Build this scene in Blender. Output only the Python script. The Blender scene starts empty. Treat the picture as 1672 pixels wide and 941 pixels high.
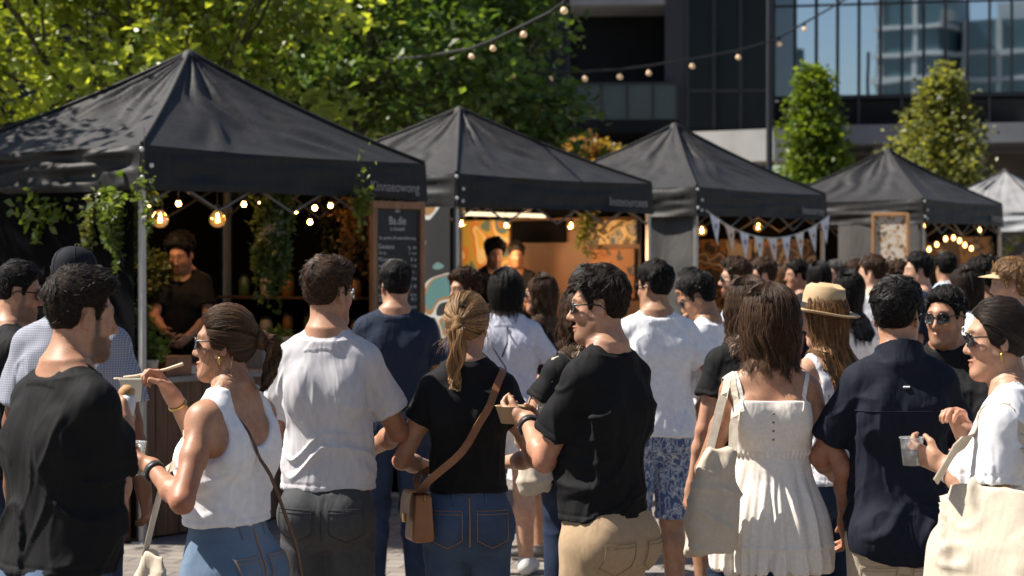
import bpy, bmesh, math, random
import numpy as np
from mathutils import Vector, Matrix, Euler
from mathutils.bvhtree import BVHTree
R = math.radians
SC = bpy.context.scene
COL = SC.collection
F = 3250.0; CX = 836.0; HY = 430.0; CAMZ = 1.78
FAST = False
def at(px, py, Z):
    """world point seen at photograph pixel (px, py) at distance Z from the camera"""
    return Vector(((px-CX)/F*Z, Z, CAMZ-(py-HY)/F*Z))
def V(*a): return np.array(a, dtype=np.float32)

# ---------------------------------------------------------------- materials
MATS = {}
def nodes(m):
    m.use_nodes = True
    return m.node_tree.nodes, m.node_tree.links
def mat(name, col=(.5,.5,.5), rough=.6, metal=0., spec=.5, var=.0, vscale=6., bump=0., bscale=200., bdist=.002, emit=None, estr=0.,
        trans=0., alpha=1., sheen=0., sss=0., col2=None, coord='Object', detail=3., stretch=None, attr=None, fold=0., coat=0.):
    if name in MATS: return MATS[name]
    m = bpy.data.materials.new(name); N, L = nodes(m)
    b = N['Principled BSDF']
    b.inputs['Roughness'].default_value = rough; b.inputs['Metallic'].default_value = metal
    b.inputs['Specular IOR Level'].default_value = spec
    b.inputs['Base Color'].default_value = (*col, 1)
    b.inputs['Sheen Weight'].default_value = sheen
    b.inputs['Coat Weight'].default_value = coat
    b.inputs['Transmission Weight'].default_value = trans; b.inputs['Alpha'].default_value = alpha
    if sss:
        b.inputs['Subsurface Weight'].default_value = sss; b.inputs['Subsurface Radius'].default_value = (1,.35,.2); b.inputs['Subsurface Scale'].default_value = .008
    if emit: b.inputs['Emission Color'].default_value = (*emit, 1); b.inputs['Emission Strength'].default_value = estr
    tc = N.new('ShaderNodeTexCoord'); src = tc.outputs[coord]
    if stretch:
        mp = N.new('ShaderNodeMapping'); mp.inputs['Scale'].default_value = stretch
        L.new(src, mp.inputs['Vector']); src = mp.outputs['Vector']
    base = None
    if attr:
        a = N.new('ShaderNodeAttribute'); a.attribute_name = attr; base = a.outputs['Color']
    if var or col2:
        n = N.new('ShaderNodeTexNoise'); n.inputs['Scale'].default_value = vscale; n.inputs['Detail'].default_value = detail
        L.new(src, n.inputs['Vector'])
        if col2:
            mx = N.new('ShaderNodeMix'); mx.data_type = 'RGBA'
            rp = N.new('ShaderNodeValToRGB'); rp.color_ramp.elements[0].position = .38; rp.color_ramp.elements[1].position = .62
            L.new(n.outputs['Fac'], rp.inputs['Fac']); L.new(rp.outputs['Color'], mx.inputs['Factor'])
            mx.inputs['A'].default_value = (*col, 1); mx.inputs['B'].default_value = (*col2, 1); base = mx.outputs['Result']
        if var:
            mr = N.new('ShaderNodeMapRange'); mr.inputs['From Min'].default_value = .25; mr.inputs['From Max'].default_value = .75
            mr.inputs['To Min'].default_value = 1-var; mr.inputs['To Max'].default_value = 1+var
            L.new(n.outputs['Fac'], mr.inputs['Value'])
            ml = N.new('ShaderNodeMix'); ml.data_type = 'RGBA'; ml.blend_type = 'MULTIPLY'; ml.inputs['Factor'].default_value = 1
            if base: L.new(base, ml.inputs['A'])
            else: ml.inputs['A'].default_value = (*col, 1)
            L.new(mr.outputs['Result'], ml.inputs['B']); base = ml.outputs['Result']
    if base: L.new(base, b.inputs['Base Color'])
    last = None
    if fold:
        n3 = N.new('ShaderNodeTexNoise'); n3.inputs['Scale'].default_value = 9; n3.inputs['Detail'].default_value = 2; n3.inputs['Distortion'].default_value = .6
        mp = N.new('ShaderNodeMapping'); mp.inputs['Scale'].default_value = (1.6,1.6,.55)
        L.new(tc.outputs[coord], mp.inputs['Vector']); L.new(mp.outputs['Vector'], n3.inputs['Vector'])
        bp = N.new('ShaderNodeBump'); bp.inputs['Strength'].default_value = fold; bp.inputs['Distance'].default_value = .02
        L.new(n3.outputs['Fac'], bp.inputs['Height']); last = bp
    if bump:
        n2 = N.new('ShaderNodeTexNoise'); n2.inputs['Scale'].default_value = bscale; n2.inputs['Detail'].default_value = 4
        L.new(src, n2.inputs['Vector'])
        bp = N.new('ShaderNodeBump'); bp.inputs['Strength'].default_value = bump; bp.inputs['Distance'].default_value = bdist
        L.new(n2.outputs['Fac'], bp.inputs['Height'])
        if last: L.new(last.outputs['Normal'], bp.inputs['Normal'])
        last = bp
    if last: L.new(last.outputs['Normal'], b.inputs['Normal'])
    MATS[name] = m
    return m

# ---------------------------------------------------------------- objects
def link(name, me, parent=None, mats=()):
    o = bpy.data.objects.new(name, me); COL.objects.link(o)
    if parent is not None: o.parent = parent
    if me is not None:
        for m in (mats if isinstance(mats, (list, tuple)) else [mats]): me.materials.append(m)
    return o
def tag(o, label=None, cat=None, group=None, kind=None):
    if label: o['label'] = label
    if cat: o['category'] = cat; o['kind'] = kind or 'thing'
    if group: o['group'] = group
    if kind: o['kind'] = kind
    return o
def empty(name, loc=(0,0,0), rz=0., label=None, cat=None, group=None):
    o = bpy.data.objects.new(name, None); COL.objects.link(o)
    o.location = loc; o.rotation_euler = (0,0,rz); o.empty_display_size = .1
    return tag(o, label, cat, group)
def copy_tree(o, parent=None):
    c = o.copy(); COL.objects.link(c); c.parent = parent
    for ch in list(o.children): copy_tree(ch, c)
    return c
def np_mesh(name, verts, faces, smooth=True, mi=None, col=None):
    """verts (n,3); faces (m,3|4) array or list of such arrays"""
    me = bpy.data.meshes.new(name)
    fl = faces if isinstance(faces, list) else [faces]
    fl = [np.asarray(f, dtype=np.int32) for f in fl if len(f)]
    verts = np.asarray(verts, dtype=np.float32)
    me.vertices.add(len(verts)); me.vertices.foreach_set('co', verts.ravel())
    nl = sum(f.size for f in fl); nf = sum(len(f) for f in fl)
    me.loops.add(nl); me.polygons.add(nf)
    me.loops.foreach_set('vertex_index', np.concatenate([f.ravel() for f in fl]))
    tot = np.concatenate([np.full(len(f), f.shape[1], dtype=np.int32) for f in fl])
    me.polygons.foreach_set('loop_start', np.concatenate([[0], np.cumsum(tot)[:-1]]).astype(np.int32))
    me.polygons.foreach_set('use_smooth', np.full(nf, smooth, dtype=bool))
    if mi is not None: me.polygons.foreach_set('material_index', np.asarray(mi, dtype=np.int32))
    me.update(calc_edges=True)
    if col is not None:
        a = me.color_attributes.new('col', 'FLOAT_COLOR', 'POINT')
        a.data.foreach_set('color', np.hstack([col, np.ones((len(col),1))]).astype(np.float32).ravel())
    return me

class MB:
    """collects simple shapes; build() links them as one mesh object"""
    def __init__(s): s.v = []; s.f = []; s.m = []; s.n = 0; s.sm = []
    def add(s, v, f, mi=0, smooth=False):
        s.v += [tuple(p) for p in v]; s.f += [[i+s.n for i in q] for q in f]; s.m += [mi]*len(f); s.sm += [smooth]*len(f); s.n += len(v)
        return s
    def box(s, c, d, mi=0, M=None, bev=0.):
        x,y,z = (a/2 for a in d)
        if bev <= 0:
            v = [Vector((i*x,j*y,k*z)) for i in (-1,1) for j in (-1,1) for k in (-1,1)]
            f = [(0,1,3,2),(4,6,7,5),(0,4,5,1),(2,3,7,6),(0,2,6,4),(1,5,7,3)]
        else:
            bm = bmesh.new(); bmesh.ops.create_cube(bm, size=1)
            bmesh.ops.scale(bm, vec=d, verts=bm.verts); bmesh.ops.bevel(bm, geom=list(bm.edges), offset=min(bev,min(d)*.45), segments=2, affect='EDGES', profile=.5)
            bm.verts.index_update(); v = [w.co.copy() for w in bm.verts]; f = [[w.index for w in q.verts] for q in bm.faces]; bm.free()
        if M is not None: v = [M @ w for w in v]
        v = [w + Vector(c) for w in v]
        return s.add(v, f, mi)
    def tube(s, pts, r, mi=0, seg=8, cap=True, smooth=True):
        pts = [Vector(p) for p in pts]; n = len(pts); rr = r if isinstance(r, (list,tuple)) else [r]*n
        v = []; f = []; up = None
        for i,p in enumerate(pts):
            t = (pts[min(i+1,n-1)]-pts[max(i-1,0)]).normalized()
            if up is None: up = t.orthogonal().normalized()
            else:
                up = (up - t*up.dot(t)); up = up.normalized() if up.length > 1e-5 else t.orthogonal().normalized()
            b = t.cross(up)
            for k in range(seg):
                a = 2*math.pi*k/seg; v.append(p + (up*math.cos(a)+b*math.sin(a))*rr[i])
        for i in range(n-1):
            for k in range(seg):
                a = i*seg+k; b2 = i*seg+(k+1)%seg; f.append((a,b2,b2+seg,a+seg))
        s.add(v, f, mi, smooth)
        if cap:
            s.add(v[:seg], [tuple(range(seg))[::-1]], mi); s.add(v[-seg:], [tuple(range(seg))], mi)
        return s
    def lathe(s, c, prof, mi=0, seg=20, M=None, smooth=True):
        v = []; f = []
        for r,z in prof:
            for k in range(seg):
                a = 2*math.pi*k/seg; p = Vector((r*math.cos(a), r*math.sin(a), z))
                v.append((M @ p if M is not None else p) + Vector(c))
        for i in range(len(prof)-1):
            for k in range(seg):
                a = i*seg+k; b = i*seg+(k+1)%seg; f.append((a,b,b+seg,a+seg))
        return s.add(v, f, mi, smooth)
    def ribbon(s, pts, wid, nrm, th=.003, mi=0):
        """flat strap: pts, width vectors, normals (lists)"""
        n = len(pts); v = []; f = []
        for p,w,q in zip(pts, wid, nrm):
            p = Vector(p); w = Vector(w); q = Vector(q)
            v += [p-w-q*th*.2, p+w-q*th*.2, p+w+q*th, p-w+q*th]
        for i in range(n-1):
            for k in range(4):
                a = i*4+k; b = i*4+(k+1)%4; f.append((a,b,b+4,a+4))
        f += [(3,2,1,0), tuple(4*(n-1)+k for k in range(4))]
        return s.add(v, f, mi, False)
    def grid(s, fn, nu, nv, mi=0, smooth=True):
        v = [fn(i/nu, j/nv) for j in range(nv+1) for i in range(nu+1)]
        f = [(j*(nu+1)+i, j*(nu+1)+i+1, (j+1)*(nu+1)+i+1, (j+1)*(nu+1)+i) for j in range(nv) for i in range(nu)]
        return s.add(v, f, mi, smooth)
    def build(s, name, mats, parent=None):
        me = bpy.data.meshes.new(name); me.from_pydata(s.v, [], s.f); me.update()
        me.polygons.foreach_set('material_index', s.m); me.polygons.foreach_set('use_smooth', s.sm)
        return link(name, me, parent, mats)

def text_mesh(name, body, size, M, m, parent=None, align='CENTER', ext=.0015, shear=0.):
    c = bpy.data.curves.new('text_tmp', 'FONT'); c.body = body; c.size = size; c.align_x = align; c.extrude = ext; c.shear = shear
    o = bpy.data.objects.new('text_tmp', c); COL.objects.link(o)
    dg = bpy.context.evaluated_depsgraph_get(); me = bpy.data.meshes.new_from_object(o.evaluated_get(dg))
    bpy.data.objects.remove(o); bpy.data.curves.remove(c)
    me.transform(M); me.name = name; me.materials.clear()
    return link(name, me, parent, m)

# ---------------------------------------------------------------- noise + signed distance fields
_rng = np.random.default_rng(5)
_LAT = _rng.random((32,32,32)).astype(np.float32)*2-1
def noise3(p):
    i = np.floor(p).astype(np.int32); f = p-i; f = f*f*(3-2*f); i0 = i & 31; i1 = (i+1) & 31
    x0,y0,z0 = i0[:,0],i0[:,1],i0[:,2]; x1,y1,z1 = i1[:,0],i1[:,1],i1[:,2]; fx,fy,fz = f[:,0],f[:,1],f[:,2]
    a = _LAT[x0,y0,z0]*(1-fx)+_LAT[x1,y0,z0]*fx; b = _LAT[x0,y1,z0]*(1-fx)+_LAT[x1,y1,z0]*fx
    c = _LAT[x0,y0,z1]*(1-fx)+_LAT[x1,y0,z1]*fx; d = _LAT[x0,y1,z1]*(1-fx)+_LAT[x1,y1,z1]*fx
    return (a*(1-fy)+b*fy)*(1-fz)+(c*(1-fy)+d*fy)*fz

class Grid:
    def __init__(s, lo, hi, h):
        s.h = h; s.lo = np.array(lo, dtype=np.float32)
        s.n = np.ceil((np.array(hi)-np.array(lo))/h).astype(int)+1
        s.ax = [ (s.lo[i]+h*np.arange(s.n[i])).astype(np.float32) for i in range(3)]
        s.D = np.full(s.n, 1., dtype=np.float32)
    def box(s, lo, hi):
        a = np.clip(np.floor((np.array(lo)-s.lo)/s.h).astype(int), 0, s.n-1); b = np.clip(np.ceil((np.array(hi)-s.lo)/s.h).astype(int)+1, 1, s.n)
        if np.any(b <= a): return None
        sl = tuple(slice(a[i], b[i]) for i in range(3))
        return sl, np.ix_(s.ax[0][sl[0]], s.ax[1][sl[1]], s.ax[2][sl[2]])
    def op(s, lo, hi, fn, k=.0, sub=False):
        q = s.box(lo, hi)
        if q is None: return
        sl, (X,Y,Z) = q
        d = fn(X,Y,Z); A = s.D[sl]
        if sub:
            d = -d
            if k > 0: h = np.maximum(k-np.abs(A-d),0)/k; s.D[sl] = np.maximum(A,d)+h*h*k*.25
            else: s.D[sl] = np.maximum(A,d)
        elif k > 0:
            h = np.maximum(k-np.abs(A-d),0)/k; s.D[sl] = np.minimum(A,d)-h*h*k*.25
        else: s.D[sl] = np.minimum(A,d)
    def cone(s, a, b, ra, rb, k=.02, sub=False, clip=None):
        a = np.asarray(a, dtype=np.float32); b = np.asarray(b, dtype=np.float32)
        m = max(ra,rb)+k+2.5*s.h; lo = np.minimum(a,b)-m; hi = np.maximum(a,b)+m
        ba = b-a; L2 = float(ba@ba)+1e-9
        def fn(X,Y,Z):
            x,y,z = X-a[0],Y-a[1],Z-a[2]
            t = np.clip((x*ba[0]+y*ba[1]+z*ba[2])/L2, 0, 1)
            d = np.sqrt((x-t*ba[0])**2+(y-t*ba[1])**2+(z-t*ba[2])**2)-(ra+(rb-ra)*t)
            if clip is not None:
                for c0,cn in clip: d = np.maximum(d, (X-c0[0])*cn[0]+(Y-c0[1])*cn[1]+(Z-c0[2])*cn[2])
            return d
        s.op(lo, hi, fn, k, sub)
    def ell(s, c, r, k=.02, M=None, sub=False):
        """ellipsoid; M (3x3, columns = local axes)"""
        c = np.asarray(c, dtype=np.float32); r = np.asarray(r, dtype=np.float32)
        m = float(r.max())+k+2.5*s.h
        def fn(X,Y,Z):
            x,y,z = X-c[0],Y-c[1],Z-c[2]
            if M is not None: x,y,z = (x*M[0,i]+y*M[1,i]+z*M[2,i] for i in range(3))
            k0 = np.sqrt((x/r[0])**2+(y/r[1])**2+(z/r[2])**2)+1e-6
            k1 = np.sqrt((x/r[0]**2)**2+(y/r[1]**2)**2+(z/r[2]**2)**2)+1e-6
            return k0*(k0-1)/k1
        s.op(c-m, c+m, fn, k, sub)
    def loft(s, tab, k=.02, off=0., e=2.3, clip=None):
        """tab rows: z, halfwidth, halfdepth, cx, cy"""
        t = np.asarray(tab, dtype=np.float32); z0,z1 = t[0,0],t[-1,0]
        mw = t[:,1].max()+abs(t[:,3]).max()+off+k+.03; md = t[:,2].max()+abs(t[:,4]).max()+off+k+.03
        def fn(X,Y,Z):
            zz = Z[0,0,:]
            zc = np.clip(zz, z0, z1)
            def smooth(c):   # gentle spline: linear interp, then box filtered in table space
                r = np.interp(zc, t[:,0], t[:,c])
                for dz in (.02,): r = (np.interp(np.clip(zc-dz,z0,z1),t[:,0],t[:,c])+2*r+np.interp(np.clip(zc+dz,z0,z1),t[:,0],t[:,c]))/4
                return r.astype(np.float32)[None,None,:]
            a,b,cx,cy = smooth(1)+off,smooth(2)+off,smooth(3),smooth(4)
            kk = (np.abs((X-cx)/a)**e+np.abs((Y-cy)/b)**e)**(1/e)
            d = (kk-1)*np.minimum(a,b)
            d = np.maximum(d, np.maximum(z0-Z, Z-z1))
            if clip is not None:
                for c0,cn in clip: d = np.maximum(d, (X-c0[0])*cn[0]+(Y-c0[1])*cn[1]+(Z-c0[2])*cn[2])
            return d
        s.op((-mw,-md,z0-.04-k), (mw,md,z1+.04+k), fn, k)
    def plane(s, c, n):   # keep the side opposite to n
        X,Y,Z = np.ix_(*s.ax)
        s.D = np.maximum(s.D, (X-c[0])*n[0]+(Y-c[1])*n[1]+(Z-c[2])*n[2]).astype(np.float32)
    def mesh(s):
        D = s.D; neg = D < 0
        D[0]=np.maximum(D[0],.01); neg = D < 0
        c = neg[:-1,:-1,:-1].astype(np.int8)
        cnt = np.zeros(c.shape, dtype=np.int8)
        for i in (0,1):
            for j in (0,1):
                for k in (0,1):
                    cnt += neg[i:D.shape[0]-1+i, j:D.shape[1]-1+j, k:D.shape[2]-1+k]
        act = (cnt > 0) & (cnt < 8)
        I = np.argwhere(act).astype(np.int32)
        idx = np.full(act.shape, -1, dtype=np.int32); idx[act] = np.arange(len(I))
        acc = np.zeros((len(I),3), dtype=np.float32); w = np.zeros(len(I), dtype=np.float32)
        cor = [(i,j,k) for i in (0,1) for j in (0,1) for k in (0,1)]
        val = {q: D[I[:,0]+q[0], I[:,1]+q[1], I[:,2]+q[2]] for q in cor}
        for q in cor:
            for ax in range(3):
                if q[ax] == 0:
                    q2 = list(q); q2[ax] = 1; q2 = tuple(q2)
                    a,b = val[q],val[q2]; m = (a < 0) != (b < 0)
                    t = np.where(m, a/np.where(m, a-b, 1), 0)
                    for e in range(3):
                        acc[:,e] += np.where(m, q[e] + (t if e == ax else 0), 0)
                    w += m
        P = (I + acc/w[:,None])*s.h + s.lo
        Fs = []
        for ax in range(3):
            a1,a2 = (ax+1)%3,(ax+2)%3
            sl = [slice(0,-1)]*3; sl[ax] = slice(0,D.shape[ax]-1)
            n0 = neg[tuple(sl)]; sl2 = list(sl); sl2[ax] = slice(1,D.shape[ax]); n1 = neg[tuple(sl2)]
            ch = n0 != n1
            E = np.argwhere(ch).astype(np.int32)
            E = E[(E[:,a1] > 0) & (E[:,a2] > 0)]
            if not len(E): continue
            inside = n0[E[:,0],E[:,1],E[:,2]]
            def g(o1,o2):
                q = E.copy(); q[:,a1] -= o1; q[:,a2] -= o2
                return idx[q[:,0],q[:,1],q[:,2]]
            Q = np.stack([g(1,1),g(0,1),g(0,0),g(1,0)], axis=1)
            Q[~inside] = Q[~inside][:,::-1]
            Fs.append(Q)
        Q = np.concatenate(Fs); Q = Q[(Q >= 0).all(axis=1)]
        return P.astype(np.float32), Q
def vnormals(P, Q):
    n = np.cross(P[Q[:,2]]-P[Q[:,0]], P[Q[:,3]]-P[Q[:,1]])
    N = np.zeros_like(P)
    for i in range(4):
        for e in range(3): N[:,e] += np.bincount(Q[:,i], weights=n[:,e], minlength=len(P))
    return N/(np.linalg.norm(N,axis=1,keepdims=True)+1e-9)
def relax(P, Q, it=2, lam=.5):
    for _ in range(it):
        S = np.zeros_like(P); C = np.zeros(len(P), dtype=np.float32)
        for i in range(4):
            for j in ((i+1)%4,(i+3)%4):
                for e in range(3): S[:,e] += np.bincount(Q[:,i], weights=P[Q[:,j],e], minlength=len(P))
                C += np.bincount(Q[:,i], minlength=len(P))
        P = P+lam*(S/np.maximum(C,1)[:,None]-P)
    return P.astype(np.float32)
def tubes3(paths, rad):
    """many thin three-sided strands: paths (N,M,3), rad (N,M) -> verts, quads"""
    N,M,_ = paths.shape
    T = np.gradient(paths, axis=1); T /= np.linalg.norm(T,axis=2,keepdims=True)+1e-9
    ref = np.where(np.abs(T[:,:,2:3]) > .8, np.array([1,0,0]), np.array([0,0,1]))
    A = np.cross(T, ref); A /= np.linalg.norm(A,axis=2,keepdims=True)+1e-9; B = np.cross(T, A)
    vs = [paths + (A*math.cos(a)+B*math.sin(a))*rad[:,:,None] for a in (0,2.094,4.189)]
    v = np.stack(vs, axis=2).reshape(-1,3)
    base = (np.arange(N)[:,None]*M+np.arange(M-1)[None,:])*3
    q = np.concatenate([np.stack([base+k, base+(k+1)%3, base+3+(k+1)%3, base+3+k], axis=-1).reshape(-1,4) for k in range(3)])
    return v.astype(np.float32), q
# ================================================================ people
TM = [ # male torso at 1.78 m: z, halfwidth, halfdepth, cx, cy
 (.80,.095,.075,0,0),(.86,.158,.105,0,-.006),(.93,.168,.116,0,-.010),(1.00,.158,.108,0,-.004),(1.08,.150,.100,0,.004),(1.17,.150,.104,0,.006),
 (1.27,.157,.115,0,.0),(1.35,.159,.113,0,-.008),(1.42,.148,.095,0,-.016),(1.468,.125,.080,0,-.022),(1.505,.085,.064,0,-.022),(1.535,.058,.055,0,-.018)]
TF = [
 (.80,.095,.075,0,0),(.86,.172,.112,0,-.010),(.93,.187,.122,0,-.014),(1.00,.168,.108,0,-.006),(1.09,.130,.090,0,.004),(1.17,.133,.092,0,.006),
 (1.27,.149,.104,0,.002),(1.35,.152,.102,0,-.006),(1.41,.146,.086,0,-.014),(1.455,.115,.070,0,-.020),(1.49,.072,.056,0,-.020),(1.52,.050,.048,0,-.016)]
def unit(v): v = np.asarray(v, dtype=float); return v/(np.linalg.norm(v)+1e-9)
def sstep(x): x = np.clip(x,0,1); return x*x*(3-2*x)
def rotm(yaw=0, pitch=0, roll=0):
    return np.array(Euler((R(pitch), R(roll), R(yaw)), 'XYZ').to_matrix(), dtype=np.float32)

SKIN = {'light':(.50,.285,.19), 'tan':(.39,.20,.12), 'olive':(.34,.18,.105), 'brown':(.20,.095,.052), 'fair':(.56,.34,.245)}
HAIRC = {'black':(.008,.0065,.006), 'dark':(.022,.013,.008), 'brown':(.055,.028,.014), 'light':(.11,.055,.024), 'blonde':(.27,.155,.068), 'grey':(.10,.09,.085)}
def skin_mat(): return mat('skin', (1,1,1), .50, spec=.40, sss=.07, attr='col', var=.16, vscale=38, detail=6., bump=.28, bscale=210, bdist=.0016)
def hair_mat(): return [mat('hair_base', (1,1,1), .75, spec=.12, attr='col', var=.45, vscale=90, bump=.5, bscale=240, bdist=.003), mat('hair', (1,1,1), .52, spec=.42, attr='col')]

def ik(S, T, l1, l2, pole):
    S,T,pole = (np.asarray(v, dtype=float) for v in (S,T,pole)); d = T-S; L = np.linalg.norm(d); Lc = min(L, (l1+l2)*.995); u = d/L
    T = S+u*Lc; a = (l1*l1-l2*l2+Lc*Lc)/(2*Lc); h = math.sqrt(max(l1*l1-a*a, 0)); p = pole-u*(pole@u); p = p/(np.linalg.norm(p)+1e-9)
    return S+u*a+p*h, T

def hand_into(G, w, f, n, side, hs=1., curl=.5, k=.010, pinch=False):
    """palm, four unequal fingers and a thumb; f = finger direction, n = palm normal, side = thumb side"""
    f,n,side = unit(f),unit(n),unit(side)
    G.cone(w-f*.02*hs, w+f*.02*hs, .026*hs, .024*hs, .02)
    kn = []
    for i,(o,ln,r) in enumerate(((.030,.070,.0094),(.010,.078,.0096),(-.010,.072,.0092),(-.028,.056,.0082))):
        b = w+f*(.088-.006*abs(i-1))*hs+side*o*hs
        G.cone(w+f*.015*hs+side*o*.6*hs, b, .0145*hs, .0118*hs, .014)
        p = b; ang = 0
        for sg,(fr,da) in enumerate(((.45,62),(.30,72),(.25,50))):
            c = curl*(1+.10*(i-1.5)/1.5)
            ang += R(da)*c
            d = f*math.cos(ang)+n*math.sin(ang)+side*(o*1.2)*(1-c)
            q = p+unit(d)*ln*fr*hs; rr = r*hs*(1-.09*sg)
            G.cone(p, q, rr, rr*.92, .004); p = q
    b = w+f*.022*hs+side*.026*hs
    d1 = unit(f*.75+side*.62+n*(.25+.45*curl)); m = b+d1*.042*hs
    d2 = unit(f*.9+side*(.25-.5*curl)+n*(.25+.5*curl)); e = m+d2*.034*hs; 
    G.cone(w+f*.01*hs, b, .016*hs, .0150*hs, .014); G.cone(b, m, .0140*hs, .0112*hs, .008); G.cone(m, e, .0108*hs, .0085*hs, .004)

AX = np.array((.96,.92,1.), dtype=np.float32)     # narrow the head a little
def head_into(G, C, M, hs, fem, jaw=1., chub=0.):
    C = np.asarray(C, dtype=np.float32)
    def W(p): return C+M@(np.asarray(p, dtype=np.float32)*hs*AX)
    j = .86 if fem else 1.
    G.ell(W((0,-.014,.035)), np.array((.075,.095,.090))*hs*AX, .02, M)
    G.ell(W((0,.028,-.028)), np.array((.058*(.96 if fem else 1),.060,.084))*hs*AX, .03, M)
    for sx in (-1,1):
        G.cone(W((sx*.046*j,.002,-.050)), W((sx*.018*j,.062,-.098)), (.025 if not fem else .022)*hs, .018*hs, .03)
        G.ell(W((sx*.042,.052,-.022)), np.array((.020,.024,.021))*hs*AX, .02, M)
        G.cone(W((sx*.012,.083,.029)), W((sx*.042,.066,.030)), .0105*hs, .008*hs, .018)
    G.ell(W((0,.071,-.100)), np.array((.019*j,.018,.017))*hs*AX, .022, M)
    for sx in (-1,1):
        G.ell(W((sx*.032,.092,.008)), np.array((.017,.013,.0105))*hs*AX, .012, M, sub=True)
        G.ell(W((sx*.031,.0735,.008)), np.array((.0125,.0118,.0118))*hs*AX, .002, M)
        G.cone(W((sx*.018,.0835,.0145)), W((sx*.045,.071,.0120)), .0042*hs, .0036*hs, .004)
    nt = .118 if not fem else .112
    G.cone(W((0,.082,.018)), W((0,nt-.010,-.026)), .0085*hs, .0095*hs, .014)
    G.ell(W((0,nt-.009,-.031)), np.array((.0105,.0115,.0095))*hs*AX, .010, M)
    for sx in (-1,1): G.ell(W((sx*.0125,nt-.022,-.035)), np.array((.0075,.0105,.0075))*hs*AX, .007, M)
    G.ell(W((0,.090,-.0615)), np.array((.021,.0115,.0058))*hs*AX, .007, M)
    G.ell(W((0,.0885,-.0725)), np.array((.018,.0115,.0068))*hs*AX, .007, M)
    G.cone(W((-.019,.0965,-.0668)), W((.019,.0965,-.0668)), .0035*hs, .0035*hs, .006, sub=True)
    for sx in (-1,1):
        Me = M@rotm(yaw=sx*24, pitch=-12)
        G.ell(W((sx*.079,-.012,-.004)), np.array((.0075,.0185,.032))*hs*AX, .008, Me)
        G.ell(W((sx*.0865,-.010,.002)), np.array((.0060,.0105,.018))*hs*AX, .005, Me, sub=True)

def head_colors(P, C, M, hs, base, fem, beard=0., hairc=(.02,.012,.008), lips=None):
    q = ((P-C)@M)/hs/AX; u,v,w = q[:,0],q[:,1],q[:,2]
    col = np.tile(np.array(base, dtype=np.float32), (len(P),1))
    def mix(m, c): col[:] = col*(1-m[:,None])+np.array(c)*m[:,None]
    front = (np.abs(u) < .09) & (np.abs(w) < .14)
    warm = np.exp(-((np.abs(u)-.045)**2/.0006+(w+.03)**2/.0012))*(v > .02)*front
    mix(np.clip(warm*.35,0,1), np.array(base)*np.array((1.08,.82,.78)))
    if beard > 0:
        edge = noise3(q*60)*.006
        m = sstep((-.040-w+edge-.20*np.clip(.02-v,0,.05)*0)/.016)*sstep((v-.000+edge)/.016)*(w > -.125)*front
        m = np.maximum(m, sstep((.02-w)/.02)*sstep((v-.012)/.008)*sstep((.042-v)/.012)*(np.abs(u) > .045)*front*(w > -.07))
        cheek = sstep((.052-w*-1+0)/.02)*0
        m = m*(1-np.exp(-((u)**2/.0005+(w+.062)**2/.00007))*.9)
        mix(np.clip(m*beard,0,1), hairc)
    lp = np.exp(-((u/.022)**4+((w+.067)/.0125)**4))*(v > .075)
    mix(lp*.75, lips or (np.array(base)*np.array((.80,.42,.42)) if fem else np.array(base)*np.array((.78,.52,.48))))
    br = (np.exp(-(((np.abs(u)-.031)/.018)**4+((w-.0315+.25*np.clip(np.abs(u)-.03,0,1))/.0052)**4))*(v > .05))
    mix(np.clip(br*.85,0,1), hairc)
    ey = np.exp(-(((np.abs(u)-.031)/.0125)**4+((w-.007)/.0058)**4))*(v > .06)
    mix(np.clip(ey,0,1), (.42,.38,.35)); ir = np.exp(-(((np.abs(u)-.031)/.0055)**4+((w-.007)/.0055)**4))*(v > .06)
    mix(np.clip(ir,0,1), (.012,.008,.006))
    ln = np.exp(-(((np.abs(u)-.031)/.014)**4+((w-.0128)/.0020)**4))*(v > .06); mix(np.clip(ln*.8,0,1), (.03,.015,.01))
    return col

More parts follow.
